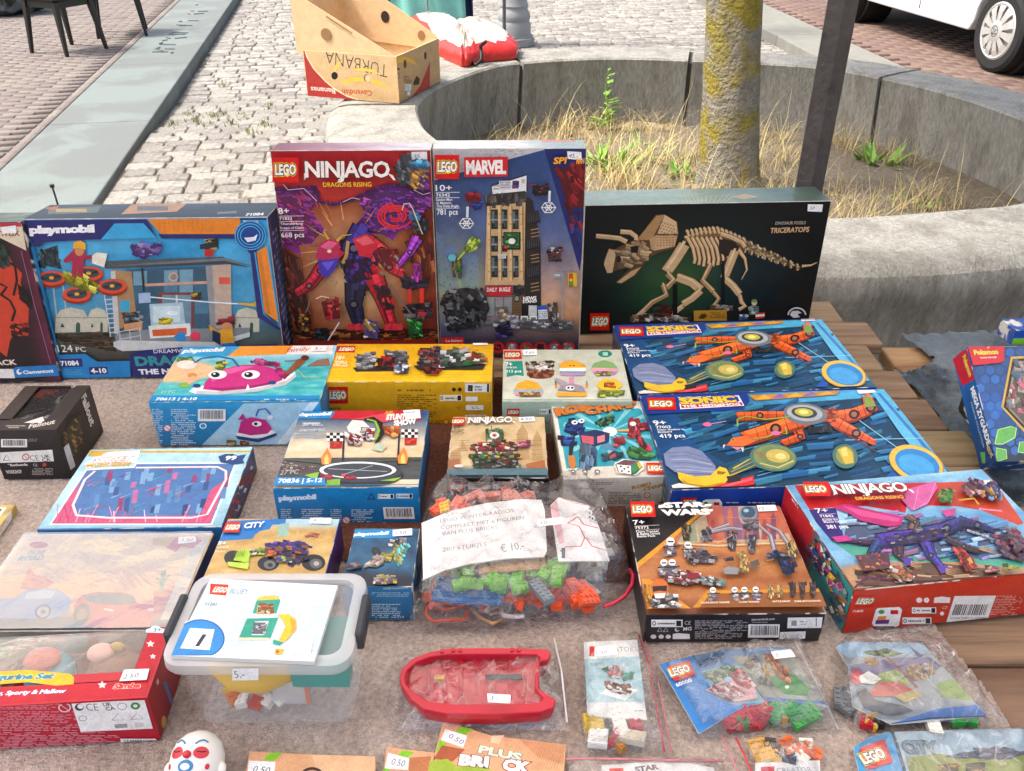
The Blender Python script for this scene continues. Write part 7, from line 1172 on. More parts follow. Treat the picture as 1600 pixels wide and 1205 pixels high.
def film_mat(name, gloss=.1, rough=.12, haze=.03, bump=.5, bscale=26, tint='#ffffff', dist=.02, crease=0.):
    m = bpy.data.materials.new(name); m.use_nodes = True; t = m.node_tree; N = t.nodes; L = t.links; N.clear()
    o = N.new('ShaderNodeOutputMaterial'); tr = N.new('ShaderNodeBsdfTransparent'); tr.inputs[0].default_value = hexa(tint); gl = N.new('ShaderNodeBsdfGlossy'); gl.inputs['Roughness'].default_value = rough; df = N.new('ShaderNodeBsdfDiffuse'); df.inputs[0].default_value = (.8, .8, .8, 1)
    tc = N.new('ShaderNodeTexCoord'); nz_ = N.new('ShaderNodeTexNoise'); nz_.inputs['Scale'].default_value = bscale; nz_.inputs['Detail'].default_value = 4; nz_.inputs['Distortion'].default_value = 1.2; L.new(tc.outputs['Object'], nz_.inputs['Vector'])
    bp = N.new('ShaderNodeBump'); bp.inputs['Strength'].default_value = bump; bp.inputs['Distance'].default_value = dist; L.new(nz_.outputs['Fac'], bp.inputs['Height']); L.new(bp.outputs[0], gl.inputs['Normal'])
    m1 = N.new('ShaderNodeMixShader'); m1.inputs[0].default_value = haze; cz = N.new('ShaderNodeTexNoise'); cz.inputs['Scale'].default_value = bscale*.7; cz.inputs['Detail'].default_value = 2; cz.inputs['Distortion'].default_value = 1.6; L.new(tc.outputs['Object'], cz.inputs['Vector']); sb_ = N.new('ShaderNodeMath'); sb_.operation = 'SUBTRACT'; sb_.inputs[1].default_value = .5; L.new(cz.outputs['Fac'], sb_.inputs[0]); ab = N.new('ShaderNodeMath'); ab.operation = 'ABSOLUTE'; L.new(sb_.outputs[0], ab.inputs[0]); cr_ = N.new('ShaderNodeMapRange'); cr_.inputs[2].default_value = .012; cr_.inputs[3].default_value = crease; cr_.inputs[4].default_value = haze; L.new(ab.outputs[0], cr_.inputs[0]); L.new(cr_.outputs[0], m1.inputs[0]); L.new(tr.outputs[0], m1.inputs[1]); L.new(df.outputs[0], m1.inputs[2])
    fr = N.new('ShaderNodeLayerWeight'); fr.inputs[0].default_value = .25; L.new(bp.outputs[0], fr.inputs['Normal']); ad = N.new('ShaderNodeMath'); ad.operation = 'MULTIPLY_ADD'; ad.inputs[1].default_value = .6; ad.inputs[2].default_value = gloss; ad.use_clamp = True; L.new(fr.outputs['Fresnel'], ad.inputs[0])
    m2 = N.new('ShaderNodeMixShader'); L.new(ad.outputs[0], m2.inputs[0]); L.new(m1.outputs[0], m2.inputs[1]); L.new(gl.outputs[0], m2.inputs[2]); L.new(m2.outputs[0], o.inputs[0]); return m
FILM = film_mat('clear_film', .08, .05, .05, .5, 22, dist=.02, crease=.3); WRAP = film_mat('shrink_wrap', .34, .14, .03, .12, 10, crease=.05); PANE = film_mat('window_film', .03, .05, .01, .12, 9, dist=.01, crease=.12)
MB().grid(lambda u, v: (.001+u*(B.W-.002), .001+v*(B.D-.002), B.H+.0035+.0008*nz3(u*6, v*6)), 24, 16).build('shrink_wrap', WRAP, B.t, smooth=True)
# ---------------- dark window carton
mat('grey_tray', '#55565a', .5, .1, 20); mat('bronze_toy', '#6a5a34', .4, .4, 40, .4, 80, metal=.4)
B = flat('window_carton', 'dark brown figure box with a clear window on top, at the left edge', (-22, 673), (87.6, 671.6), .124, .088, solid=False)
W_, D_, H_ = B.W, B.D, B.H; CB = mat('card_dark', '#2f2823', .5, .15, 50, .15, 200)
mb = MB(); mb.box((W_/2, D_/2, .001), (W_, D_, .002)); mb.box((W_/2, .001, H_/2), (W_, .002, H_)); mb.box((W_/2, D_-.001, H_/2), (W_, .002, H_)); mb.box((.001, D_/2, H_/2), (.002, D_-.004, H_)); mb.box((W_-.001, D_/2, H_/2), (.002, D_-.004, H_))
mb.box((W_/2, .016, H_-.001), (W_-.004, .028, .002)); mb.box((.012, D_/2+.012, H_-.001), (.020, D_-.03, .002)); mb.box((W_-.014, D_/2+.012, H_-.001), (.024, D_-.03, .002)); mb.build('carton', CB, B.t)
MB().box((W_/2, D_/2, H_*.45), (W_-.006, D_-.006, .002)).build('tray', 'grey_tray', B.t); MB().blob((W_/2-.01, D_/2, H_*.55), (.018, .028, .016), 2, .4).build('wrapped_figure', 'bronze_toy', B.t, smooth=True)
MB().box((W_/2, D_/2+.01, H_-.0032), (W_-.006, D_-.03, .0004)).build('window', PANE, B.t)
A = B.art('top'); A.p([1, 99, 99, 99, 99, 2, 77, 2, 77, 78, 1, 78], '#2f2823'); A.c(D1); A.t('Fallout', 165, 338, 325, 308, 24, '#cfc6b8', .03, .2, [(.04, '#1c1814')]); A.greek(35, 318, 150, 338, 2, '#b9b0a0'); A.p([140, 305, 250, 270, 262, 292, 235, 305], '#e6e4e0'); A.t('14+', 425, 100, 452, 92, 12, '#e0dcd4', .02); A.build('top_print', B.t)
A = B.art('front', D1); A.bg(vgrad([(0, '#2e2a30'), (1, '#1f1b1e')], .15), 8, 6); A.bar(6, 400, 160, 448, sk=0); A.p([0, 478, 308, 462, 318, 530, 0, 540], '#e9e9e6'); A.l([20, 525, 38, 492, 58, 524, 20, 525], 4, '#2a2a2a'); A.e(152, 505, 22, 20, '#b84a44'); A.e(152, 505, 16, 14, '#e9e9e6'); A.l([140, 494, 164, 516], 4, '#b84a44'); ceuk(A, 182, 526, 30, '#2a2a2a'); A.t('UK', 250, 512, 298, 508, 18, '#2a2a2a', .02); A.t('CA', 252, 532, 300, 528, 18, '#2a2a2a', .02); A.t('*Bethesda', 50, 560, 165, 555, 14, '#e6e2dc', .03); ceuk(A, 198, 560, 15, '#e6e2dc'); A.e(262, 550, 12, 11, '#b84a44'); A.t('WORKSHOP', 40, 603, 132, 599, 20, '#cfc9c0', .04); A.greek(190, 570, 312, 612, 5, '#a8a29a'); A.greek(168, 395, 220, 415, 2, '#8d8880'); A.l([330, 340, 265, 450], 2, '#4a4444'); A.build('front_print', B.t)
A = B.art('right', D1); A.bg(vgrad([(0, '#34291f'), (1, '#211a14')], .3), 12, 8); A.p([335, 470, 400, 260, 475, 230, 490, 300, 470, 440, 430, 520], '#15110d'); A.bricks([370, 400, 420, 290, 480, 260, 480, 420, 430, 500, 390, 490], ['#8a6a34', '#5c4a28', '#3a3428', '#b08c4c', '#4a4a3c'], 60, 26, 50); A.t('Fallout', 472, 150, 532, 330, 34, '#d8d0c4', .04, .1); A.p([370, 450, 400, 425, 440, 560, 402, 590], '#c9c8c8'); A.build('side_print', B.t)
# ---------------- gilt framed card at the left edge
p = at(35, 783, Z0+.012); B = Box('picture_frame', 'gilt edged flat picture box cut off by the left edge', .16, .105, .012, Matrix.Translation((p.x-.162, p.y-.118, Z0)) @ Matrix.Rotation(R(2), 4, 'Z'), cat='frame', group=None, edge='#b09048')
A = B.art('top'); A.bg(vgrad([(0, '#c9b06a'), (1, '#b0924c')], .3, 9), 10, 8); A.r(6, 6, 94, 94, '#efe9d8'); A.r(9, 9, 91, 91, '#3a3c34'); A.r(11, 11, 89, 89, '#d8d2c0'); A.l([70, 60, 86, 30], 3, '#2a2c28'); A.l([60, 80, 80, 50], 3, '#2a2c28'); A.build('top_print', B.t)
# ---------------- small buggy carton
E4 = (320, 790, 4.444)
B = flat('toy_carton', 'small blue and sand toy box with a purple and lime buggy', (316, 905), (507, 905), .112, .052, edge='#3a6aa0')
A = B.art('top', E4)
A.bg(lambda u, v: mixc(mixc('#d8b878', '#b8924c', fbm(u, v*2, 5)*1.5-.2), '#a9c8d4', np.clip((v-.78)*8, 0, 1)*np.clip((u-.3)*4, 0, 1)), 50, 34)
A.p([120, 108, 565, 92, 560, 130, 470, 135, 450, 165, 380, 180, 350, 205, 330, 232, 75, 250, 70, 252], '#2072bc'); A.p([500, 220, 520, 130, 585, 120, 580, 210], '#8fb4a8'); A.p([630, 210, 645, 140, 660, 210], '#c9a468'); A.bricks([700, 215, 740, 190, 790, 200, 785, 225], ['#d0785a', '#b85a40'], 12, 30); A.p([820, 240, 850, 170, 885, 150, 880, 230], '#c9a060')
A.e(200, 365, 66, 52, '#2a2826'); A.e(440, 405, 74, 50, '#211f1e'); A.e(450, 412, 40, 30, '#6a6866'); A.e(455, 415, 18, 14, '#26241f'); A.e(755, 398, 82, 58, '#1f1d1c'); A.e(772, 405, 44, 34, '#5c5a58'); A.e(775, 405, 20, 16, '#a8a6a0')
A.bricks([430, 270, 560, 250, 690, 258, 740, 290, 560, 300, 440, 300], ['#4a2c8c', '#382070', '#6444a8'], 50, 46, 5); A.bricks([420, 300, 700, 295, 720, 380, 600, 420, 520, 350], ['#3a2668', '#1c1820', '#5a3c9a', '#b86a2c'], 70, 40, 10); A.p([200, 390, 235, 320, 300, 310, 318, 340, 305, 410, 260, 400], '#a9cc38'); A.p([160, 400, 310, 410, 300, 452, 165, 430], '#b9d848'); A.bricks([320, 320, 420, 310, 420, 350, 330, 350], ['#c9c6b8', '#a9cc38', '#4a4a44'], 20, 34); A.bricks([500, 370, 620, 370, 600, 410, 520, 400], ['#a9cc38', '#5a3c9a'], 16, 34); A.bricks([440, 335, 500, 330, 500, 360, 445, 360], ['#d86a2c', '#c85020'], 10, 30)
for i in range(5): A.l([212+i*14, 375-i*3, 225+i*14, 330-i*3], 4, '#7a962a')
A.lego(138, 126, 252, 200, sk=-12); A.t('CITY', 272, 170, 415, 158, 36, '#eef4fa', .04, .12); A.t('5+', 92, 285, 148, 283, 22, '#f0ece4', .03); A.t('60455', 84, 310, 165, 308, 16, '#f0ece4', .0); A.t('Hot Rod', 76, 336, 140, 334, 10, '#f0ece4', .0); A.build('top_print', B.t, PG)
A = B.art('right'); A.bg(vgrad([(0, '#3f2a7c'), (1, '#2c1c58')], .3), 8, 4); A.build('side_print', B.t)
A = B.art('front'); A.bg(vgrad([(0, '#2072bc'), (1, '#185a98')], .1), 8, 4); A.build('front_print', B.t)
B.sticker('top', E4, [735, 92, 882, 88, 875, 135, 728, 132], '4', (752, 120, 772, 119, 20))
# ---------------- small diver carton
B = flat('toy_carton', 'small dark blue toy box with a diver and skeleton, red left side', (533, 917), (644, 917), .105, .055, edge='#1c5f8c')
A = B.art('top', E4)
A.bg(lambda u, v: mixc(mixc('#1c3a5c', '#2f7ca0', fbm(u, v*1.5, 4)*1.8-.4), '#1a1a28', np.clip((.35-v)*4, 0, 1)), 30, 30)
A.p([978, 170, 1450, 165, 1448, 195, 1300, 225, 975, 228], '#1f86c4'); A.t('playmobil', 1022, 212, 1280, 200, 22, '#eef6fb', .06, .1, sp=.9); A.bricks([1280, 245, 1390, 225, 1400, 280, 1290, 285], ['#d8d8d4', '#8d8a88', '#2a2a30'], 34, 30); A.bricks([1310, 290, 1430, 270, 1390, 340, 1340, 430, 1310, 380], ['#3fa8b0', '#6ac8c8', '#c9b83a'], 44, 36, 60); A.e(1190, 320, 34, 24, '#20262c', rot=30); A.bricks([1240, 330, 1310, 340, 1280, 390, 1180, 400], ['#c9b83a', '#a0902a'], 18, 36); A.bricks([1110, 430, 1180, 360, 1260, 380, 1200, 440], ['#a8988c', '#7a6c64', '#c9b8a8'], 34, 36, -30); A.bricks([1160, 530, 1230, 490, 1320, 500, 1330, 550, 1200, 555], ['#a08c90', '#c4b0a8', '#c9b83a', '#6a5a64'], 44, 34); A.bricks([990, 440, 1060, 400, 1090, 440, 1010, 460], ['#3a3442', '#7a6c74'], 18, 34); A.t('0', 1168, 558, 1186, 557, 18, '#e6eef4', .04); A.build('top_print', B.t, PG)
A = B.art('front', E4); A.bg(vgrad([(0, '#2080bc'), (1, '#1a6a9c')], .08), 8, 5); A.t('AVERTISSEMENT', 1240, 584, 1415, 576, 15, '#bfe0f0', .02); A.greek(1160, 600, 1420, 635, 3, '#9fcce4'); A.greek(1160, 680, 1360, 780, 8, '#bfe0f0'); A.t('714', 1340, 780, 1385, 776, 14, '#d8ecf6', .02); A.build('front_print', B.t, PG)
A = B.art('left', E4); A.bg(vgrad([(0, '#a81c2c'), (1, '#8a1624')], .1), 8, 4); A.t('specialPLUS', 925, 660, 968, 305, 36, '#f0dcdc', .0); A.build('side_print', B.t)
B.sticker('top', E4, [1305, 178, 1440, 166, 1440, 215, 1305, 222], '1.50', (1325, 212, 1400, 205, 20))
# ---------------- figurine set with clear window
E2 = (0, 960, 4.571)
B = flat('window_carton', 'red figurine set box with a clear window and yellow banner, near left corner', (-75, 1108), (229.7, 1090), .098, .066, solid=False)
W_, D_, H_ = B.W, B.D, B.H; CRD = mat('card_red', '#c0182c', .42, .1, 50, .1, 200, coat=.2)
mb = MB(); mb.box((W_/2, D_/2, .001), (W_, D_, .002)); mb.box((W_/2, .001, H_/2), (W_, .002, H_)); mb.box((W_-.001, D_/2, H_/2), (.002, D_-.004, H_)); mb.box((W_/2, .013, H_-.001), (W_-.004, .022, .002)); mb.box((W_-.0125, D_/2+.011, H_-.001), (.021, D_-.03, .002)); mb.box((W_/2, D_-.001, .014), (W_, .002, .028)); mb.box((W_-.06, .029, H_-.001), (.05, .012, .002)); mb.build('carton', CRD, B.t)
MB().box((W_/2-.01, D_/2+.01, H_-.003), (W_-.03, D_-.025, .0004)).build('window', PANE, B.t)
MB().box((W_/2-.01, D_-.004, H_/2+.012), (W_-.03, .0006, H_-.028)).build('back_window', PANE, B.t)
def figure(px, py, z, parts, label, grp='rounded animal figurines in the red box'):
    p = at(px, py, z); t = empty('animal_figurine', (p.x, p.y, Z0+.003)); tag(t, label, 'figurine', grp)
    for nm, c, r_, m in parts: MB().blob(c, r_, 1, .03, 20, 12).build(nm, m, t, smooth=True)
for nm, c in (('fig_blue', '#3aa0bc'), ('fig_red', '#c4442c'), ('fig_brown', '#8a5a44'), ('fig_pink', '#e0b0a4'), ('fig_yellow', '#d0b03a'), ('fig_green', '#2a8a44')): mat(nm, c, .45, .05, 30, coat=.1)
figure(75, 1045, .79, [('body', (0, 0, .022), (.028, .024, .022), 'fig_blue'), ('cap', (-.002, 0, .044), (.02, .016, .009), 'fig_red')], 'blue figurine with a red cap inside the red window box')
figure(178, 1040, .79, [('body', (0, 0, .022), (.03, .024, .022), 'fig_brown'), ('hat', (-.012, .004, .045), (.015, .012, .009), 'fig_pink'), ('ring', (.006, .008, .05), (.008, .004, .007), 'fig_yellow')], 'brown figurine with a pink hat inside the red window box')
figure(-10, 1035, .79, [('body', (0, 0, .022), (.028, .024, .022), 'fig_brown'), ('cap', (0, 0, .044), (.018, .014, .009), 'fig_green')], 'figurine with a green cap inside the red window box')
A = B.art('top'); A.p([1, 98, 99, 98, 99, 3, 88, 3, 88, 77, 1, 77], '#c0182c'); A.c(E2); A.p([0, 410, 200, 398, 500, 425, 530, 450, 525, 500, 400, 510, 200, 485, 0, 500], '#e8b82c'); A.t('Figurine Set', -90, 470, 380, 458, 40, '#3a90a8', .05, .1, [(.03, '#f2e6c0')]); A.p([0, 560, 470, 530, 465, 575, 0, 595], '#c0182c'); A.t('Piggy, Sporty & Mallow', -120, 582, 466, 560, 28, '#eef4f8', .04, .1, [(.04, '#2a6aa8')])
for x, y, s_ in ((730, 505, 34), (1075, 212, 32), (1092, 302, 24)): A.p(sum([[x+s_*(1 if k % 2 == 0 else .45)*math.cos(R(-90+k*36)), y+s_*.85*(1 if k % 2 == 0 else .45)*math.sin(R(-90+k*36))] for k in range(10)], []), '#f2ece8')
A.p([1040, 130, 1045, 108, 1075, 100, 1095, 80, 1130, 82, 1150, 100, 1180, 108, 1182, 135], '#eef0f2'); A.t('3+', 1090, 128, 1150, 122, 26, '#2f90b8', .03); A.p([798, 505, 1040, 480, 1038, 535, 795, 542], '#c0182c'); A.t('Simba', 806, 532, 1000, 524, 34, '#d84038', .05, .1, [(.04, '#f2ece8')]); A.build('top_print', B.t)
A = B.art('front', E2); A.bg(vgrad([(0, '#c81e38'), (1, '#b81830')], .06), 12, 6); A.greek(-100, 635, 420, 680, 4, '#e890a0'); A.greek(-100, 690, 540, 830, 13, '#e890a0', .95, 30); A.greek(-100, 835, 850, 980, 14, '#e890a0', .95, 20); A.e(465, 658, 46, 34, '#f0d8dc'); A.e(465, 658, 36, 26, '#c81e38'); A.l([438, 640, 492, 676], 6, '#f0d8dc')
A.p([510, 622, 1035, 605, 1095, 808, 580, 832], '#f0f0f0'); A.e(570, 655, 32, 26, '#3a3a44'); A.e(578, 650, 22, 17, '#f0f0f0'); ceuk(A, 625, 680, 50, '#3a3a44'); A.t('UK', 745, 650, 805, 644, 26, '#3a3a44', .02); A.t('CA', 765, 680, 830, 672, 26, '#3a3a44', .02); A.e(875, 650, 34, 26, '#8d8d94'); A.e(875, 650, 29, 22, '#f0f0f0'); A.e(970, 646, 34, 26, '#2f8a3a'); A.e(970, 646, 16, 12, '#f0f0f0'); A.e(595, 735, 30, 20, '#8d8d94'); A.e(595, 735, 25, 16, '#f0f0f0'); A.l([805, 748, 845, 700, 890, 745, 805, 748], 4, '#3a3a44'); A.l([940, 742, 980, 694, 1025, 738, 940, 742], 4, '#3a3a44'); A.p([820, 778, 910, 772, 915, 800, 825, 806], '#9a9a9e'); A.p([965, 768, 1025, 764, 1030, 796, 968, 800], '#d0d0d2'); A.l([930, 695, 945, 815], 2, '#b8b8bc'); A.bar(862, 880, 1115, 952, sk=14); A.build('front_print', B.t)
A = B.art('right', E2); A.bg(vgrad([(0, '#a81424'), (1, '#8d101c')], .1), 8, 5); A.p([1160, 480, 1190, 485, 1240, 640, 1225, 660], '#4a6a9c'); A.e(1170, 770, 18, 44, '#c9a04a'); A.l([1120, 470, 1130, 495], 12, '#e6c8b8'); A.build('side_print', B.t)
B.sticker('top', E2, [890, 405, 1070, 398, 1050, 478, 855, 488], '2.50', (880, 472, 990, 458, 28), z=.0022)
# ---------------- leaning card game cartons at the right edge
G4 = (1360, 500, 4.017)
TILT = R(54.4); P0 = at(1557, 722, Z0+.036); yaw = R(2)
def mk(Hh): return Matrix.Translation(P0) @ Matrix.Rotation(yaw, 4, 'Z') @ Matrix.Rotation(-TILT, 4, 'X')
Hh = .2
for k in range(40):
    q = mk(0) @ Vector((0, 0, Hh)); e_ = proj(q)[1]-542; Hh += e_*.0006
B = Box('card_game_carton', 'blue trading card box with hexagon pattern leaning back at the right edge', .19, .045, Hh, mk(0), group=None, edge='#1c4f8c')
A = B.art('front', G4)
A.bg(vgrad([(0, '#123c6c'), (.6, '#0f4f9c'), (1, '#1c2c3c')], .25, 7), 20, 20)
for i in range(9):
    for j in range(12):
        x, y = 690+i*62+(31 if j % 2 else 0), 205+j*56; A.p(sum([[x+30*math.cos(R(a)), y+30*math.sin(R(a))] for a in range(30, 390, 60)], []), A.rg.choice(['#1a5aa8', '#17508f', '#2068b8', '#124580']))
for q in ([780, 780, 800, 690, 880, 670, 915, 680, 905, 740, 830, 780], [770, 880, 790, 805, 850, 815, 855, 870, 800, 900], [925, 830, 935, 770, 1000, 760, 1000, 840]): A.p(q, '#5fae5a'); A.l(q+q[:2], 6, '#a8e07a')
A.p([820, 548, 880, 232, 1100, 222, 1100, 840, 985, 730], '#c9a44a'); A.p([834, 548, 892, 246, 1100, 236, 1100, 820, 990, 712], '#1c1814'); A.p([850, 545, 905, 262, 1100, 252, 1100, 780, 990, 690], '#8d8278'); A.bricks([860, 540, 910, 270, 1090, 262, 1090, 760, 985, 670], ['#a8989a', '#c9b48c', '#6a8fa8', '#b86a7c', '#5f7a5a', '#d8d0c8'], 90, 60, 60, 50)
A.p([750, 950, 770, 920, 850, 900, 1100, 895, 1100, 915, 860, 920, 790, 945, 760, 970], '#d8a83a'); A.p([755, 985, 800, 940, 860, 920, 1100, 912, 1100, 1060, 780, 1060], '#2a2826'); A.t('MEGA', 895, 985, 1080, 982, 36, '#e0dcd6', .05)
A.p([600, 165, 835, 168, 835, 262, 810, 272, 640, 290], '#c81e34'); A.l([730, 182, 742, 172], 6, '#e8c83a'); A.t('Pokemon', 648, 222, 800, 216, 30, '#e8c83a', .06, .05, [(.05, '#24406c')]); A.t('TRADING CARD GAME', 685, 246, 788, 242, 9, '#f0e6e6', .02); A.build('front_print', B.t, PG)
A = B.art('left', G4); A.bg(vgrad([(0, '#1c70b8'), (1, '#0f3c74')], .15), 8, 20); A.p([510, 235, 630, 165, 660, 370, 575, 415], '#c81e34'); A.t('Pokemon', 578, 232, 622, 360, 24, '#e8c83a', .06, 0, [(.05, '#24406c')]); A.t('MEGA ZYGARDE', 628, 432, 735, 790, 26, '#eef2f6', .05); A.t('PREMIUM COLLECTION', 630, 520, 708, 800, 9, '#9fc4e4', .02); A.t('ex', 728, 800, 762, 872, 30, '#c9b46a', .03); A.p([690, 830, 720, 830, 722, 900, 700, 900], '#5fae5a'); A.build('side_print', B.t)
B = Box('card_game_carton', 'blue and green box edge behind the leaning card box', .13, .05, .032, Matrix.Translation((at(1578, 543, .74).x, at(1578, 543, .74).y, .745)) @ Matrix.Rotation(R(4), 4, 'Z'), group=None, edge='#24509c')
A = B.art('front'); A.bg(vgrad([(0, '#1c50b4'), (.5, '#1c50b4'), (.55, '#8fd02c'), (1, '#6ab024')], .1), 8, 10); A.build('front_print', B.t)
B = Box('support_box', 'plain dark box propping up the leaning card box', .12, .07, .07, Matrix.Translation((P0.x+.05, P0.y+.145, .745)), group=None, edge='#2a2c30')
# ---------------- toy bricks
def brick_mesh(nx, ny, col, hh=.0096):
    k = ('bk', nx, ny, col, hh)
    if k in _M: return _M[k]
    mb = MB(); P_ = .008; mb.box((0, 0, hh/2), (nx*P_-.0003, ny*P_-.0003, hh))
    for i in range(nx):
        for j in range(ny): mb.lathe([(.0025, hh), (.0025, hh+.0017), (.001, hh+.0017)], 8, ((i-(nx-1)/2)*P_, (j-(ny-1)/2)*P_, 0))
    me = bpy.data.meshes.new('toy_brick'); me.from_pydata(mb.v, [], mb.f); me.materials.append(mat('abs_'+col, col, .28, .03, 60, coat=.15)); _M[k] = me; return me
def brick(p, nx, ny, col, cname, where, yaw=None, tilt=.35, hh=.0096):
    o = bpy.data.objects.new('toy_brick', brick_mesh(nx, ny, col, hh)); COL.objects.link(o)
    o.matrix_world = Matrix.Translation(p) @ Matrix.Rotation(rnd.uniform(0, 6.28) if yaw is None else yaw, 4, 'Z') @ Matrix.Rotation(rnd.uniform(-tilt, tilt), 4, 'X') @ Matrix.Rotation(rnd.uniform(-tilt, tilt), 4, 'Y') @ Matrix.Scale(.86, 4)
    tag(o, f'{cname} toy brick piece {where}', 'toy brick', f'{cname} pieces {where}'); return o
def film_sheet(parent, poly, z0, h, m=None, wr=.004, step=.0045, seed=0, edge=.025, name='film'):
    xs = [p[0] for p in poly]; ys = [p[1] for p in poly]; x0, y0 = min(xs), min(ys); nx, ny = int((max(xs)-x0)/step)+2, int((max(ys)-y0)/step)+2
    P = np.array([(p[0], p[1]) for p in poly]); Q = np.roll(P, -1, 0); o = parent.matrix_world.translation; vid = {}; mb = MB()
    X, Y = np.meshgrid(x0+np.arange(nx)*step, y0+np.arange(ny)*step); ins = np.zeros(X.shape, bool); Dm = np.full(X.shape, 9.)
    for a, b in zip(P, Q):
        c = ((a[1] > Y) != (b[1] > Y)) & (X < (b[0]-a[0])*(Y-a[1])/(b[1]-a[1]+1e-12)+a[0]); ins ^= c
        t = np.clip(((X-a[0])*(b[0]-a[0])+(Y-a[1])*(b[1]-a[1]))/(((b-a)**2).sum()+1e-12), 0, 1); Dm = np.minimum(Dm, np.hypot(X-a[0]-t*(b[0]-a[0]), Y-a[1]-t*(b[1]-a[1])))
    for j in range(ny):
        for i in range(nx):
            if not ins[j, i]: continue
            d = Dm[j, i]; x, y = X[j, i], Y[j, i]; f_ = 1-math.exp(-d/edge); n1 = nz3((x+.6*y)*1.5+seed, (y-.6*x)*.5, seed, 16); n2 = nz3((x-y)*1.4+seed, (y+x)*.45, seed+3, 24)
            z = z0+h*f_+wr*min(1, d/.01)*(.7*(1-min(1, abs(n1)*2.2))**3*2+1.1*(1-min(1, abs(n2)*2.6))**4)
            vid[(j, i)] = len(mb.v); mb.v.append((x-o.x, y-o.y, max(z, z0+.001)-o.z))
    for (j, i), a in list(vid.items()):
        if (j, i+1) in vid and (j+1, i) in vid and (j+1, i+1) in vid: mb.f.append((a, vid[(j, i+1)], vid[(j+1, i+1)], vid[(j+1, i)]))
    return mb.build(name, m or FILM, parent, smooth=True)
def bag(name, label, ctx, pts, h, cat='bag', group='clear bags of toy pieces', zref=None, wr=.004, edge=.011, seed=0):
    W3 = [at(ctx[0]+pts[i]/ctx[2], ctx[1]+pts[i+1]/ctx[2], zref or Z0+.004) for i in range(0, len(pts), 2)]; c = sum(W3, Vector())/len(W3)
    t = empty(name, (c.x, c.y, Z0)); bpy.context.view_layer.update(); tag(t, label, cat, group); film_sheet(t, [(p.x, p.y) for p in W3], Z0+.001, h, wr=wr, edge=edge, seed=seed)
    return t
def strip(t, ctx, pts, z, wd, m, name='zip_strip'):
    o = t.matrix_world.translation; P = [at(ctx[0]+pts[i]/ctx[2], ctx[1]+pts[i+1]/ctx[2], z)-o for i in range(0, len(pts), 2)]
    return MB().tube(P, wd*.62, 6).build(name, m, t, smooth=True)
def sheet(name, label, ctx, quad, z, cat='booklet', group=None, thick=.0016, edge='#d9dcdc'):
    W3 = [at(ctx[0]+quad[i]/ctx[2], ctx[1]+quad[i+1]/ctx[2], z) for i in range(0, len(quad), 2)]; c = sum(W3, Vector())/len(W3); t = empty(name, (c.x, c.y, z-thick)); tag(t, label, cat, group)
    ar = sum(W3[i-1].x*W3[i].y-W3[i].x*W3[i-1].y for i in range(len(W3))); Wp = W3 if ar > 0 else W3[::-1]
    MB().rings([[(p.x-c.x, p.y-c.y, 0) for p in Wp], [(p.x-c.x, p.y-c.y, thick) for p in Wp]]).build('pages', mat('paper_'+edge, edge, .6, .05, 40), t)
    xs = [p.x-c.x for p in W3]; ys = [p.y-c.y for p in W3]; A = Art(Matrix.Translation((c.x, c.y, z-thick)), (min(xs), min(ys), thick), (1, 0, 0), (0, 1, 0), max(xs)-min(xs), max(ys)-min(ys), ctx, 0.); return t, A
RZ = mat('zip_red', '#d0304a', .4, coat=.2); RZP = mat('zip_pink', '#cc7f88', .4)
# big bag of loose pieces
D8 = (620, 740, 4.0)
LIME, ORG, TAN, GRY, BLU = '#6cb82c', '#e0552c', '#c09468', '#7d858c', '#2f6aa8'
bagp = [60, 945, 125, 480, 160, 190, 215, 120, 600, 115, 900, 130, 1120, 60, 1190, 60, 1260, 120, 1400, 350, 1470, 600, 1455, 730, 1340, 860, 900, 905, 700, 945, 300, 970]
bg1 = bag('bag_of_bricks', 'big clear bag of loose toy bricks with a handwritten white card', D8, bagp, .062, zref=Z0+.012, wr=.007, edge=.016, seed=2)
strip(bg1, D8, [1455, 600, 1478, 640, 1470, 700, 1420, 770, 1350, 815, 1290, 830], Z0+.022, .0045, RZ)
wh = 'in the big clear bag'
def scatter(box_, n, sizes, col, cn, z, hh=.0096, tilt=.4, wh='in the big clear bag'):
    for _ in range(n):
        x, y = rnd.uniform(box_[0], box_[2]), rnd.uniform(box_[1], box_[3]); zz = z+rnd.uniform(-.006, .006); p = at(620+x/4, 740+y/4, zz); brick(p, *rnd.choice(sizes), col, cn, wh, tilt=tilt, hh=hh)
scatter((340, 600, 470, 750), 5, [(2, 4), (2, 3), (4, 2)], LIME, 'lime green', .795, wh='at the left of the big clear bag'); scatter((540, 660, 780, 750), 8, [(2, 4), (2, 2), (3, 2)], LIME, 'lime green', .793, wh='in the middle of the big clear bag'); scatter((830, 600, 940, 660), 4, [(2, 3), (2, 2)], LIME, 'lime green', .797, wh='right of the middle in the big clear bag'); scatter((970, 560, 1080, 660), 5, [(2, 4), (3, 2)], LIME, 'lime green', .797, wh='below the red outlined sheet in the big clear bag')
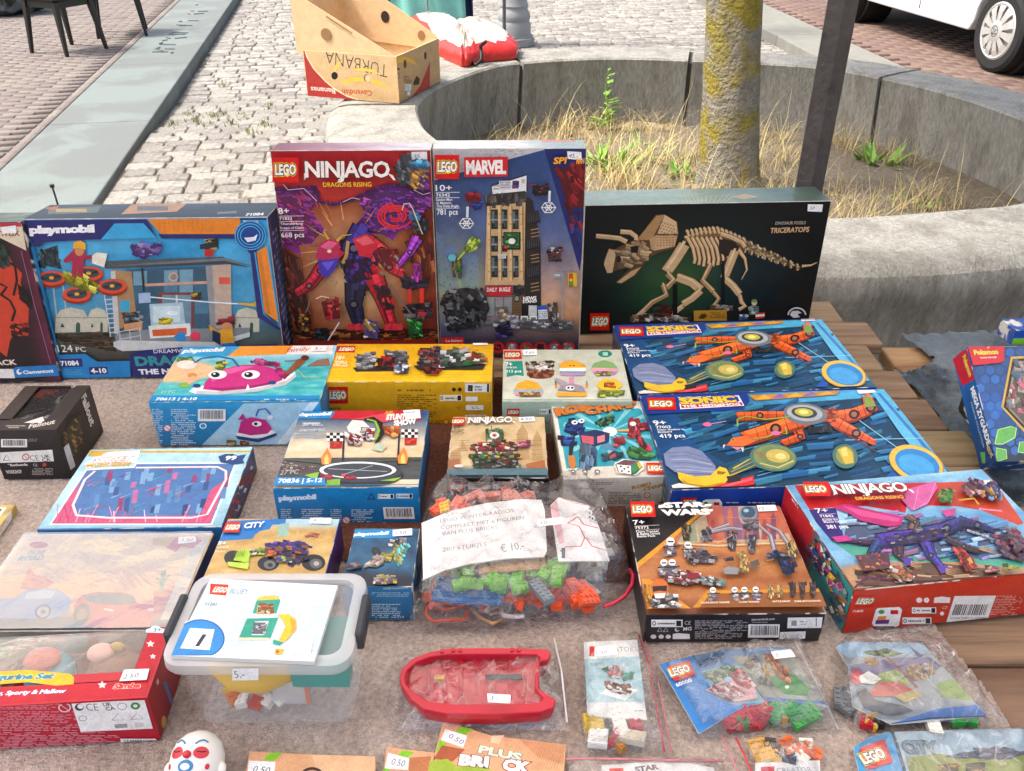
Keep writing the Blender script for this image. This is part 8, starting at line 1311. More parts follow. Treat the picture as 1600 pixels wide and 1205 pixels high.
scatter((700, 700, 1220, 830), 26, [(2, 4), (2, 3), (2, 2), (1, 4)], ORG, 'orange', .776, wh='at the lower right of the big clear bag'); scatter((230, 680, 320, 820), 9, [(2, 4), (1, 4), (2, 2)], ORG, 'orange', .778, wh='at the lower left of the big clear bag'); scatter((260, 205, 440, 250), 6, [(2, 4)], ORG, 'orange', .80, wh='at the far left corner of the big clear bag'); scatter((1130, 570, 1360, 690), 3, [(2, 4), (2, 2)], '#9aa2a8', 'light grey', .775, wh='at the right of the big clear bag'); scatter((1230, 380, 1320, 540), 5, [(2, 3), (2, 2)], '#c8cace', 'white', .772, wh='beside the red outlined sheet in the big clear bag'); scatter((480, 150, 860, 165), 7, [(2, 4), (2, 3)], '#e0806a', 'salmon', .79, wh='behind the card in the big clear bag'); scatter((1080, 690, 1300, 800), 9, [(2, 4), (2, 2)], ORG, 'orange', .785, wh='by the red rim of the big clear bag'); scatter((480, 690, 700, 830), 10, [(2, 4), (2, 2)], ORG, 'orange', .772, wh='at the bottom middle of the big clear bag'); scatter((240, 215, 330, 250), 2, [(2, 3)], '#e0b03a', 'yellow', .805)
brick(at(620+905/4, 740+755/4, .800), 2, 6, GRY, 'grey', wh, yaw=R(28), tilt=.1); brick(at(620+1240/4, 740+650/4, .790), 3, 3, '#55595e', 'dark grey', wh); brick(at(620+1200/4, 740+745/4, .787), 2, 4, '#8d9298', 'grey', wh)
for x, y in ((580, 590), (680, 580), (790, 570), (860, 570)): brick(at(620+x/4, 740+y/4, .802), 4, 3, TAN, 'tan', wh, yaw=R(5), tilt=.08, hh=.0032)
for x, y in ((330, 760), (450, 770), (560, 775), (350, 700)): brick(at(620+x/4, 740+y/4, .788), 6, 4, BLU, 'blue', wh, yaw=R(-3), tilt=.08, hh=.0032)
def hoop(ctx, pts, z, r_, m, name, label, cat='toy part'):
    P = [at(ctx[0]+pts[i]/ctx[2], ctx[1]+pts[i+1]/ctx[2], z) for i in range(0, len(pts), 2)]; c = sum(P, Vector())/len(P); o = MB().tube([p-c for p in P], r_, 7).build(name, m, smooth=True); o.location = c; tag(o, label, cat); return o
mat('abs_'+ORG, ORG, .28); mat('abs_'+TAN, TAN, .3)
hoop(D8, [190, 820, 185, 890, 230, 925, 300, 915, 420, 915, 440, 880, 430, 820, 300, 850, 200, 820], Z0+.012, .0028, 'abs_'+ORG, 'toy_fence', 'orange plastic toy frame at the lower left of the big bag')
hoop(D8, [450, 830, 520, 900, 600, 940, 680, 900, 640, 830, 560, 860, 500, 820], Z0+.012, .0026, 'abs_'+TAN, 'toy_tracery', 'tan curly toy part at the bottom of the big bag')
hoop(D8, [660, 885, 720, 895, 795, 890], Z0+.016, .003, mat('abs_white', '#e6e4e0', .3), 'toy_spear', 'white pointed toy part at the bottom of the big bag')
t, A = sheet('handwritten_card', 'white card with handwritten price lying in the big bag of bricks', D8, [155, 310, 330, 235, 560, 185, 780, 160, 905, 165, 925, 230, 938, 480, 920, 522, 700, 530, 450, 565, 300, 605, 165, 665], Z0+.058, 'card')
A.p([155, 310, 330, 235, 560, 185, 780, 160, 905, 165, 925, 230, 938, 480, 920, 522, 700, 530, 450, 565, 300, 605, 165, 665], '#efeff1')
for s_, q in (('LEGO WINTER-RADIOS', (270, 308, 735, 240, 22)), ('COMPLEET MET 6 FIGUREN', (275, 350, 800, 285, 22)), ('VAN PLUS BRICKS', (285, 388, 635, 345, 22)), ('280 STUKJES', (285, 490, 565, 452, 24)), ('€ 10,-', (655, 492, 800, 470, 46))): A.t(s_, *q, '#64666f', -.006, .15)
A.build('writing', t, PP)
t, A = sheet('instruction_sheet', 'white folded sheet with red outlines in the big bag', D8, [960, 200, 1010, 150, 1200, 200, 1260, 320, 1330, 545, 1010, 550], Z0+.056, 'paper')
A.p([960, 200, 1010, 150, 1200, 200, 1260, 320, 1330, 545, 1010, 550], '#e9e9ec'); A.l([1130, 270, 1070, 310, 1140, 330, 1175, 400, 1150, 455, 1050, 460], 9, '#d0485a'); A.l([1130, 270, 1170, 320, 1255, 340], 9, '#d0485a'); A.l([1180, 400, 1220, 455, 1305, 480], 9, '#d0485a'); A.l([1020, 150, 1110, 185, 1200, 200], 7, '#d0687a'); A.p([960, 210, 1000, 165, 1050, 430, 1015, 440], '#e4b0b8'); A.r(1030, 465, 1052, 530, '#24305c')
for i in range(7):
    for j in range(3): A.r(1200+i*18-0, 215+j*26+i*9, 1212+i*18, 228+j*26+i*9, '#5a5a70')
A.build('drawing', t, PP)
t, A = sheet('price_tag', 'small price tag reading ten on top of the big bag', D8, [878, 290, 1035, 270, 1040, 315, 884, 330], Z0+.078, 'price tag', thick=.0004); A.p([878, 290, 1035, 270, 1040, 315, 884, 330], '#efeaf0'); A.t('10,-', 905, 318, 965, 308, 18, '#44444e', -.004, .1); A.build('writing', t, PP)
# red boat in a bag
E5 = (580, 980, 4.706); BR = mat('boat_red', '#c01530', .3, .04, 40, coat=.2)
HO = [205, 370, 225, 300, 300, 232, 420, 182, 560, 156, 800, 150, 1000, 152, 1290, 160, 1322, 195, 1300, 240, 1240, 250, 1230, 450, 1285, 488, 1358, 530, 1340, 590, 1250, 622, 900, 640, 560, 635, 390, 600, 285, 520, 220, 430]
HI = [270, 370, 285, 320, 340, 275, 450, 235, 580, 225, 800, 225, 1000, 225, 1180, 225, 1200, 240, 1195, 245, 1190, 260, 1190, 440, 1195, 470, 1210, 500, 1190, 510, 1170, 520, 900, 520, 600, 520, 430, 500, 330, 450, 280, 410]
HI = [p*.4+q*.6 for p, q in zip(HO, HI)]; hz, zf = Z0+.030, Z0+.017
c = at(580+780/4.706, 980+390/4.706, Z0); boat = empty('toy_boat', c); tag(boat, 'red plastic toy boat lying in a clear bag', 'toy boat')
def ringpts(L_, z, k=1., zz=None): return [((at(580+L_[i]/4.706, 980+L_[i+1]/4.706, z)-c)*k).to_2d().to_tuple()+((zz if zz is not None else z)-c.z,) for i in range(0, len(L_), 2)]
o_ = ringpts(HO, hz); i_ = ringpts(HI, hz)
MB().rings([ [(x*.9, y*.82, .001) for x, y, z in o_], [(x*.97, y*.95, .008) for x, y, z in o_], [(x, y, .022) for x, y, z in o_], o_, i_, [(x*.97, y*.95, zf-c.z) for x, y, z in i_]]).build('hull', BR, boat, bevel=.0008)
for i, (px, py) in enumerate(((600, 172), (655, 172), (1035, 170), (1085, 170), (520, 180))):
    q = at(580+px/4.706, 980+py/4.706, hz)-c; MB().lathe([(.0025, 0), (.0025, .0017), (.001, .0018)], 10, q).build('stud', BR, boat)
for i in range(8):
    q = at(580+(560+i*60)/4.706, 980+300/4.706, zf)-c; MB().lathe([(.0025, 0), (.0025, .0017), (.001, .0018)], 10, q).build('stud', BR, boat)
q0, q1 = at(580+840/4.706, 980+365/4.706, zf+.004)-c, at(580+1110/4.706, 980+365/4.706, zf+.004)-c; MB().tube([q0, q1], .003, 6).build('axle', mat('abs_dark', '#3a3a3e', .4), boat)
[MB().tube([at(580+x/4.706, 980+235/4.706, zf+.001)-c, at(580+x/4.706, 980+500/4.706, zf+.001)-c], .0022, 6).build('floor_rib', BR, boat) for x in (420, 540, 660, 780, 900, 1020, 1120)]
q0 = at(580+500/4.706, 980+378/4.706, zf+.004)-c; MB().box(q0, (.011, .006, .005)).build('yellow_clip', mat('abs_yellow', '#d8a82c', .3), boat)
bt = bag('clear_bag', 'clear zip bag around the red toy boat', E5, [160, 150, 400, 130, 800, 140, 1330, 75, 1370, 80, 1440, 320, 1490, 720, 1260, 730, 800, 715, 200, 735, 165, 720, 200, 450], .030, zref=Z0+.016, wr=.005, edge=.03, seed=5)
strip(bt, E5, [1345, 80, 1400, 330, 1440, 700], Z0+.012, .002, mat('zip_clear', '#d8d4d6', .3))
t, A = sheet('price_tag', 'small price tag reading three on the boat bag', E5, [852, 488, 1028, 498, 1022, 560, 858, 552], Z0+.047, 'price tag', thick=.0004); A.p([852, 488, 1028, 498, 1022, 560, 858, 552], '#f0eef0'); A.t('3.-', 872, 538, 935, 540, 34, '#44444e', -.004, .1); A.build('writing', t, PP)
# small set bag
E6 = (880, 980, 5.0)
t, A = sheet('instruction_booklet', 'narrow pale blue booklet with a winter treat model in a red zip bag', E6, [160, 118, 578, 98, 655, 725, 190, 695], Z0+.012)
A.p([160, 118, 578, 98, 655, 725, 190, 695], '#a9ced8'); A.p([160, 118, 578, 98, 592, 230, 166, 250], '#e4e6e6'); A.p([182, 590, 635, 585, 655, 725, 190, 695], '#dfe2e2'); A.r(205, 150, 245, 230, LEG); A.t('CREATOR', 300, 198, 556, 188, 36, '#8d9094', .0); A.t('30693', 215, 305, 318, 300, 24, '#6a7478', .0); A.p([290, 520, 370, 450, 585, 490, 480, 575], '#eef0f0'); A.bricks([330, 430, 520, 450, 520, 510, 440, 525, 335, 480], ['#9c5a38', '#eceae6', '#7c4428'], 40, 40, 20); A.bricks([330, 330, 420, 305, 460, 350, 440, 410, 370, 400], ['#eceae6', '#c8304a', '#d8d4d0'], 34, 40); A.bricks([450, 370, 550, 360, 550, 400, 470, 430], ['#2fa08c', '#c0202c', '#48b8a4'], 18, 36); A.bricks([300, 340, 350, 310, 350, 350], ['#4a8a4a'], 6, 26); A.greek(550, 655, 625, 670, 1, '#6a7478'); A.build('cover', t, PP)
wh = 'in the narrow red zip bag'
for x, y, s_, c_, n_ in ((230, 775, (3, 3), '#d8b83a', 'yellow'), (440, 765, (6, 2), '#e6e4de', 'white'), (540, 885, (4, 2), '#e6dcc4', 'cream'), (270, 890, (3, 3), '#e6e4de', 'white'), (440, 840, (2, 2), '#e6e4de', 'white'), (390, 885, (1, 3), '#c02040', 'red'), (560, 795, (2, 2), '#b01c3c', 'red'), (420, 940, (3, 1), '#a87434', 'brown')): brick(at(880+x/5, 980+y/5, Z0+.004), *s_, c_, n_, wh, tilt=.2)
bt = bag('clear_bag', 'narrow clear bag with a red zip holding white pieces', E6, [100, 115, 170, 85, 580, 60, 640, 110, 760, 420, 870, 1010, 700, 990, 200, 985, 130, 900, 120, 300], .025, wr=.004, seed=8)
strip(bt, E6, [590, 70, 660, 260, 720, 560, 790, 970], Z0+.009, .0018, RZ); strip(bt, E6, [640, 110, 740, 420, 850, 1000], Z0+.008, .0014, RZP)
t, A = sheet('price_tag', 'price tag reading one fifty on the narrow red zip bag', E6, [262, 155, 412, 138, 425, 215, 245, 228], Z0+.036, 'price tag', thick=.0004); A.p([262, 155, 412, 138, 425, 215, 245, 228], '#f2f0f4'); A.t('1.50', 262, 215, 345, 208, 26, '#44444e', -.004, .1); A.build('writing', t, PP)
# booklets in bags, right
E7 = (1020, 980, 5.3333); NVB = '#1f78c0'
t, A = sheet('instruction_booklet', 'blue booklet numbered sixty thousand with a fire scene, in a clear bag', E7, [620, 185, 1110, 165, 1465, 655, 940, 610], Z0+.010)
A.p([620, 185, 1110, 165, 1465, 655, 940, 610], '#8d948c'); A.p([620, 185, 1110, 165, 1150, 215, 660, 240], '#5f8ab8'); A.p([930, 580, 1420, 620, 1465, 655, 940, 610], '#2f68b0'); A.p([980, 430, 1040, 380, 1200, 400, 1310, 520, 1290, 575, 1100, 560, 1010, 490], '#3a8a40'); A.e(1118, 500, 18, 14, '#d8e6d0'); A.bricks([930, 240, 990, 220, 1150, 400, 1140, 460, 1050, 430], ['#c8702c', '#a85420', '#e0964a'], 60, 46, 50); A.bricks([900, 330, 940, 320, 985, 400, 950, 430], ['#d8a82c', '#c09020'], 24, 34, 60); A.bricks([760, 290, 820, 270, 860, 330, 800, 350], ['#b08a5c', '#6a6a6c'], 24, 34); A.p([840, 225, 900, 300, 850, 300], '#5a6a8c'); A.bricks([900, 420, 980, 460, 1000, 500, 900, 470], ['#6a6c6a', '#8d8f8a'], 24, 40); A.build('cover', t, PG)
t2, A = sheet('instruction_booklet', 'bright blue booklet cover with the number sixty thousand, folded at the left', E7, [55, 310, 330, 240, 620, 185, 935, 625, 760, 660, 385, 885], Z0+.014)
A.p([55, 310, 330, 240, 620, 185, 935, 625, 760, 660, 385, 885], NVB); A.p([330, 240, 620, 185, 935, 625, 690, 650, 545, 600], '#7aa8b8'); A.p([330, 240, 620, 185, 700, 300, 400, 370], '#4a7ab0'); A.bricks([410, 380, 640, 330, 740, 350, 760, 420, 520, 480], ['#8aa888', '#a8c0a0', '#5f7f68'], 60, 50, 20); A.p([440, 530, 640, 420, 850, 520, 870, 600, 680, 630], '#d8a8b0'); A.bricks([640, 400, 740, 370, 840, 480, 800, 520, 700, 480], ['#c83c4a', '#d8707c', '#e6c0c4'], 44, 46, 40); A.bricks([460, 530, 620, 460, 760, 560, 640, 620], ['#e0b8bc', '#c86a74', '#d8d4d4'], 50, 50, 30); A.p([590, 440, 640, 425, 660, 460, 600, 475], '#8fb8dc'); A.l([330, 240, 400, 350], 8, '#1a2c40')
A.t('CITY', 402, 330, 635, 268, 60, '#2c5f94', .05, .1, [(.03, '#1a2430')]); A.p([118, 345, 300, 290, 352, 410, 178, 465], LEG); A.t('LEGO', 150, 425, 318, 375, 62, '#f7f4ee', .045, .15, [(.11, '#f5d11c'), (.065, '#1a1412')]); A.t('60000', 200, 512, 330, 465, 32, '#eef4fa', .02); A.build('cover', t2, PG)
wh = 'in the clear bag under the blue booklet'
for x, y, s_, c_, n_ in ((680, 790, (3, 3), '#c02030', 'red'), (800, 760, (4, 2), '#c02030', 'red'), (880, 720, (4, 3), '#c02030', 'red'), (740, 815, (2, 2), '#2f9a44', 'green'), (900, 790, (2, 3), '#c02030', 'red'), (1010, 740, (3, 3), '#2f9a44', 'green'), (1140, 720, (3, 3), '#2f9a44', 'green'), (1250, 760, (5, 3), '#2f9a44', 'green'), (1330, 740, (2, 2), '#2f9a44', 'green'), (1085, 795, (1, 1), '#d8a82c', 'yellow'), (640, 820, (2, 2), '#c02030', 'red')): brick(at(1020+x/5.3333, 980+y/5.3333, Z0+.003), *s_, c_, n_, wh, tilt=.25)
bt = bag('clear_bag', 'clear bag around the blue booklets and red and green pieces', E7, [40, 300, 320, 215, 640, 160, 1160, 130, 1230, 120, 1500, 640, 1560, 860, 1300, 850, 1000, 850, 640, 910, 380, 910, 180, 560], .027, wr=.005, seed=11)
strip(bt, E7, [1190, 125, 1330, 400, 1545, 850], Z0+.008, .0012, mat('zip_clear', '#d8d4d6', .3))
t, A = sheet('price_tag', 'price tag reading three on the blue booklet bag', E7, [985, 205, 1150, 185, 1192, 245, 1015, 265], Z0+.038, 'price tag', thick=.0004); A.p([985, 205, 1150, 185, 1192, 245, 1015, 265], '#f0eef2'); A.t('3', 1030, 248, 1050, 245, 34, '#44444e', -.004, .1); A.build('writing', t, PP)
E8 = (1270, 980, 4.848)
t, A = sheet('instruction_booklet', 'booklet with a street tree scene in a clear bag near the table edge', E8, [175, 150, 245, 110, 830, 120, 1090, 420, 1320, 670, 600, 735, 300, 600, 270, 300], Z0+.014)
A.p([175, 150, 245, 110, 830, 120, 1090, 420, 1320, 670, 600, 735, 300, 600, 270, 300], '#8d98a0'); A.p([175, 150, 245, 110, 830, 120, 900, 200, 260, 230], '#8fb4d0'); A.p([280, 290, 650, 230, 900, 230, 980, 300, 760, 420, 300, 420], '#5f5f88'); A.p([730, 145, 840, 220, 800, 235], '#6a6a8c'); A.p([930, 430, 1060, 390, 1220, 560, 980, 530], '#7f9c48'); A.p([360, 400, 620, 320, 760, 430, 560, 470], '#8aa050'); A.p([590, 735, 940, 620, 1230, 590, 1320, 670, 900, 700], '#2a68b8'); A.l([600, 735, 900, 690, 1310, 675], 14, '#142c4c'); A.l([530, 205, 650, 310, 790, 460], 30, '#6a3430'); A.bricks([390, 190, 560, 170, 690, 200, 600, 220, 420, 215], ['#5f8a4a', '#4a7038', '#7aa05c'], 30, 36, 0); A.bricks([390, 240, 480, 230, 500, 290, 410, 290], ['#c9933a', '#a8782c'], 16, 34); A.bricks([700, 310, 900, 270, 920, 350, 820, 400, 720, 380], ['#c9933a', '#5c4a44', '#a8782c', '#b8b4b0'], 50, 40, 40); A.e(330, 385, 48, 56, '#c0303c'); A.p([350, 380, 420, 340, 520, 400, 460, 440, 360, 430], '#dfe4e0'); A.p([430, 500, 500, 430, 640, 420, 780, 490, 640, 530, 450, 530], '#c06058'); A.p([615, 530, 770, 480, 830, 530, 690, 580], '#b8a864'); A.p([330, 500, 400, 470, 470, 560, 680, 600, 760, 640, 600, 680, 380, 620], '#54585c'); A.build('cover', t, PG)
wh = 'in the clear bag near the table edge'
for x, y, s_, c_, n_ in ((405, 660, (4, 2), '#c9a03a', 'yellow'), (430, 720, (3, 2), '#c9a03a', 'yellow'), (510, 665, (2, 2), '#b01c2c', 'red'), (400, 740, (2, 2), '#b01c2c', 'red'), (480, 735, (2, 2), '#2c2826', 'black'), (1080, 725, (2, 2), '#2f9a44', 'green'), (1200, 715, (2, 2), '#2f9a44', 'green'), (900, 750, (5, 2), '#e4e2da', 'white'), (230, 560, (3, 4), '#6a7076', 'grey'), (250, 620, (2, 3), '#6a7076', 'grey')): brick(at(1270+x/4.848, 980+y/4.848, Z0+.003), *s_, c_, n_, wh, tilt=.25)
bt = bag('clear_bag', 'clear bag around the street tree booklet near the table edge', E8, [160, 140, 250, 60, 840, 60, 1000, 150, 1180, 400, 1430, 700, 1560, 780, 1300, 780, 900, 775, 560, 780, 300, 760, 180, 560], .028, wr=.005, seed=14)
t, A = sheet('instruction_booklet', 'blue booklet with a field scene cut off by the bottom edge', E8, [310, 910, 420, 840, 560, 795, 1300, 775, 1620, 770, 1620, 1250, 380, 1250], Z0+.010)
A.p([310, 910, 420, 840, 560, 795, 1300, 775, 1620, 770, 1620, 1250, 380, 1250], '#9cb8cc'); A.p([310, 910, 420, 840, 600, 792, 740, 1250, 380, 1250], '#2a94cc'); A.l([600, 792, 640, 900, 740, 1250], 26, '#3a4a60'); A.p([700, 985, 960, 960, 1200, 990, 1620, 960, 1620, 1250, 770, 1250], '#8f9a4c'); A.bricks([980, 980, 1300, 920, 1440, 900, 1600, 950, 1500, 1000, 1100, 1000], ['#5f6a94', '#7a84a8', '#4a5578'], 40, 60, 0, 20, 0, 3); A.bricks([950, 1040, 1100, 1030, 1110, 1250, 960, 1250], ['#c9a83a', '#a8882c', '#8a6a34'], 24, 50); A.bricks([1150, 1040, 1300, 1030, 1300, 1250, 1160, 1250], ['#a89060', '#7a6a48'], 24, 50); A.p([350, 925, 540, 855, 605, 1030, 410, 1090], LEG); A.t('LEGO', 388, 1045, 558, 985, 80, '#f7f4ee', .045, .12, [(.11, '#f5d11c'), (.065, '#1a1412')]); A.t('CITY', 695, 955, 965, 960, 90, '#6f8a9c', .05, .1, [(.03, '#2a3844')]); A.build('cover', t, PG)
bt = bag('clear_bag', 'clear bag around the field scene booklet at the bottom edge', E8, [290, 900, 420, 790, 640, 765, 1640, 755, 1640, 1260, 330, 1260], .017, wr=.004, seed=17)
wh = 'in the small bag at the bottom edge'
for x, y, s_, c_, n_ in ((910, 1060, (4, 3), '#d8a42c', 'yellow'), (980, 1110, (3, 2), '#d8a42c', 'yellow'), (1130, 1030, (3, 3), '#e06a2c', 'orange'), (1180, 1050, (2, 2), '#e06a2c', 'orange'), (1310, 1060, (3, 2), '#e06a2c', 'orange'), (1280, 1015, (2, 2), '#e4e2da', 'white'), (1195, 1090, (2, 3), '#e4e2da', 'white'), (1100, 1100, (3, 3), '#2c2430', 'black'), (1060, 1080, (2, 2), '#2c2430', 'black'), (960, 1005, (2, 2), '#2c2430', 'black')): brick(at(1020+x/5.3333, 980+y/5.3333, Z0+.003), *s_, c_, n_, wh, tilt=.3)
t, A = sheet('instruction_booklet', 'white booklet cut off by the bottom edge below yellow and orange pieces', E7, [850, 1130, 1390, 1110, 1400, 1300, 860, 1300], Z0+.009); A.p([850, 1130, 1390, 1110, 1400, 1300, 860, 1300], '#e4e4e4'); A.p([900, 1165, 1010, 1160, 1015, 1260, 905, 1260], LEG); A.t('CREATOR', 1040, 1215, 1330, 1205, 40, '#8d9094', .0); A.build('cover', t, PP)
bt = bag('clear_bag', 'small clear bag of yellow, orange and black pieces at the bottom edge', E7, [740, 960, 900, 930, 1390, 960, 1420, 1300, 820, 1300], .025, wr=.004, seed=19); strip(bt, E7, [570, 900, 640, 1040, 740, 1290], Z0+.006, .0016, RZP)
strip(bt, E7, [690, 920, 760, 1060, 850, 1290], Z0+.007, .0018, RZ)
# bag with a black lettered booklet, bottom centre
t, A = sheet('instruction_booklet', 'white booklet with black lettering under a pink zip at the bottom edge', E6, [300, 1080, 700, 1050, 1000, 1065, 1180, 1100, 1190, 1250, 300, 1250], Z0+.008); A.p([300, 1080, 700, 1050, 1000, 1065, 1180, 1100, 1190, 1250, 300, 1250], '#dcdcde'); A.p([360, 1105, 470, 1100, 475, 1200, 362, 1205], LEG); A.t('STAR', 565, 1132, 750, 1108, 40, '#4a4a4e', .05); A.t('WARS', 565, 1185, 750, 1165, 40, '#4a4a4e', .05); A.build('cover', t, PP)
bt = bag('clear_bag', 'clear bag with a pink zip lying across the bottom edge', E6, [20, 985, 500, 990, 1240, 1000, 1260, 1260, 20, 1260], .012, wr=.003, seed=23); strip(bt, E6, [20, 1030, 400, 1030, 800, 1040, 1250, 1045], Z0+.010, .002, RZP)
# sachets of plus shaped pieces
def sachet(label, ctx, quad, stick, mirror=0):
    t, A = sheet('paper_sachet', label, ctx, quad, Z0+.008, 'sachet', 'orange printed sachets', .005, '#c9a484')
    A.p(quad, '#d8a47c'); x0, y0, x1, y1 = quad[0], quad[1], quad[2], quad[3]; return t, A
def finish_sachet(t, A, tag_, txt):
    A.p(tag_, '#eceef4'); A.t(txt, tag_[0]+(tag_[2]-tag_[0])*.12, tag_[7]-(tag_[7]-tag_[1])*.25, tag_[2]-(tag_[2]-tag_[0])*.25, tag_[5]-(tag_[5]-tag_[3])*.25, (tag_[7]-tag_[1])*.42, '#484a54', -.004, .05); A.build('print', t, PP)
t, A = sachet('orange sachet with white brick lettering and a green corner, third from the left', E5, [530, 690, 890, 800, 1430, 865, 1410, 1200, 400, 1200, 460, 960], None)
A.bg(lambda u, v: mixc('#dcae8a', '#b87a54', fbm(u, v, 5)*1.6-.3), 2, 2, (0, 0, .002, .002)); A.p([880, 800, 980, 795, 940, 860, 880, 850], '#e6c4a4'); A.p([1090, 830, 1430, 865, 1410, 1010, 1230, 960], '#c98f68')
for i in range(14): A.l([1100+i*20, 1050, 1180+i*18, 880], 2, '#a87048')
A.p([620, 770, 650, 735, 750, 750, 690, 795], '#7fc02c'); A.p([478, 920, 500, 835, 560, 855, 510, 905], '#7fc02c'); A.p([520, 870, 690, 900, 600, 990, 460, 970], '#a85838'); A.p([430, 985, 560, 970, 640, 1030, 760, 1020, 900, 1060, 1410, 1080, 1400, 1200, 400, 1200], '#9cb43c')
A.t('PLUS', 785, 920, 1100, 985, 55, '#d8e0d0', .05, 0, [(.04, '#7a8a70')]); A.t('BRI', 640, 1010, 860, 1030, 78, '#f0ece8', .07, 0, [(.04, '#6a2a24')]); A.t('CK', 960, 1045, 1170, 1075, 80, '#f0ece8', .07, 0, [(.06, '#8a2a2c')]); finish_sachet(t, A, [545, 750, 708, 800, 675, 888, 512, 830], '0.50')
t, A = sachet('orange sachet with a green corner, partly under its right neighbour', E5, [115, 880, 250, 900, 470, 925, 440, 1200, 70, 1200], None); A.p([190, 945, 235, 905, 315, 920, 265, 965], '#7fc02c'); A.p([280, 960, 440, 950, 430, 1200, 270, 1200], '#b8744c'); A.p([80, 1040, 110, 1030, 140, 1060, 110, 1200, 70, 1200], '#7fc02c'); finish_sachet(t, A, [125, 925, 280, 965, 270, 1050, 100, 1040], '0.50')
t, A = sachet('orange sachet leftmost at the bottom edge with a dark ring print', E3_ := (230, 860, 3.492), [560, 1098, 900, 1115, 1245, 1125, 1245, 1300, 520, 1300], None); A.p([900, 1115, 1245, 1125, 1245, 1300, 940, 1300], '#e0b48c'); A.p([630, 1145, 670, 1105, 740, 1108, 690, 1150], '#7fc02c'); A.e(900, 1225, 60, 42, '#3a302c'); A.e(900, 1228, 44, 30, '#c89068'); finish_sachet(t, A, [555, 1148, 700, 1155, 690, 1240, 545, 1230], '0.50')
# ---------------- clear tub with a booklet on its lid
E3 = (230, 860, 3.492)
def frost(name, fac, rough=.3, col='#e6e8ea'):
    m = bpy.data.materials.new(name); m.use_nodes = True; N = m.node_tree.nodes; L = m.node_tree.links; b = N['Principled BSDF']; b.inputs['Base Color'].default_value = hexa(col); b.inputs['Roughness'].default_value = rough
    tr = N.new('ShaderNodeBsdfTransparent'); mx = N.new('ShaderNodeMixShader'); mx.inputs[0].default_value = fac; L.new(tr.outputs[0], mx.inputs[1]); L.new(b.outputs[0], mx.inputs[2]); L.new(mx.outputs[0], N['Material Output'].inputs[0]); return m
TB, TL_, LH = frost('frosted_tub', .10), frost('frosted_lid', .55), mat('latch_grey', '#33373c', .5)
HT = .118; a = at(243, 1040, Z0+HT); b = at(548, 1040, Z0+HT); WT = b.x-a.x; DT = .131
tub = empty('storage_tub', (a.x, a.y, Z0)); tag(tub, 'clear plastic storage tub with a white rimmed lid and grey latches', 'storage tub')
def rr(x0, y0, x1, y1, r_, z, n=5):
    P = []
    for cx, cy, a0 in ((x1-r_, y0+r_, -90), (x1-r_, y1-r_, 0), (x0+r_, y1-r_, 90), (x0+r_, y0+r_, 180)):
        for k in range(n+1): q = R(a0+90*k/n); P.append((cx+r_*math.cos(q), cy+r_*math.sin(q), z))
    return P
MB().rings([rr(.014, .024, WT-.014, DT-.012, .016, .001), rr(.009, .014, WT-.009, DT-.008, .018, HT-.018)], cap=False).build('wall', TB, tub, smooth=True)
MB().rings([rr(.014, .024, WT-.014, DT-.012, .016, .0005), rr(.014, .024, WT-.014, DT-.012, .016, .002)]).build('base', TB, tub)
o = MB().rings([rr(.002, .002, WT-.002, DT-.002, .02, HT-.016), rr(0, 0, WT, DT, .022, HT-.012), rr(.001, .001, WT-.001, DT-.001, .021, HT-.002), rr(.004, .004, WT-.004, DT-.004, .02, HT), rr(.013, .013, WT-.013, DT-.013, .014, HT), rr(.015, .015, WT-.015, DT-.015, .012, HT-.006)], cap=False).build('lid_rim', TL_, tub); smooth_auto(o, .7)
MB().rings([rr(.015, .015, WT-.015, DT-.015, .012, HT-.007), rr(.015, .015, WT-.015, DT-.015, .012, HT-.006)]).build('lid_panel', frost('lid_panel', .16, .15), tub)
for x in (-.002, WT+.002): MB().box((x, DT*.5, HT-.008), (.008, .058, .024)).build('latch', LH, tub, bevel=.002)
A = Art(Matrix.Translation((a.x, a.y, Z0)), (0, -.0004, HT-.032), (1, 0, 0), (0, 0, 1), WT, .034, E3); A.p([465, 645, 608, 642, 606, 708, 464, 710], '#f0f4fa'); A.t('5,-', 480, 695, 535, 692, 36, '#484a54', -.004, .1); A.build('price_sticker', tub, PP)
# contents
mat('banana_yellow', '#e0b83a', .4); mat('teal_piece', '#1f9c94', .35); mat('bag_white', '#d8d4cc', .5)
def inside(nm, shape, m, label):
    o = shape.build(nm, m, smooth=(m == 'banana_yellow')); o.location = (a.x, a.y, Z0); tag(o, label, 'toy part'); return o
inside('toy_plate', MB().box((WT*.76, DT*.55, .075), (.058, .06, .006)), 'teal_piece', 'teal plate standing high inside the storage tub'); inside('toy_wall', MB().box((WT*.78, .04, .065), (.06, .02, .03)), 'teal_piece', 'teal wall piece behind the front of the storage tub')
inside('toy_banana', MB().tube([(.035, .045, .075), (.06, .04, .062), (.085, .04, .06), (.11, .045, .068), (.125, .05, .08)], [.012, .02, .022, .019, .01], 14), 'banana_yellow', 'big yellow banana piece inside the storage tub')
wh = 'at the bottom of the storage tub'
for x, y, c_, n_ in ((.05, .04, '#d87a3a', 'orange'), (.062, .035, '#e4e2da', 'white'), (.075, .034, '#c0443a', 'red'), (.088, .036, '#e4e2da', 'white'), (.1, .04, '#e4e2da', 'white'), (.045, .05, '#e0b83a', 'yellow')): brick(Vector((a.x+x, a.y+y, Z0+.018)), 2, 2, c_, n_, wh)
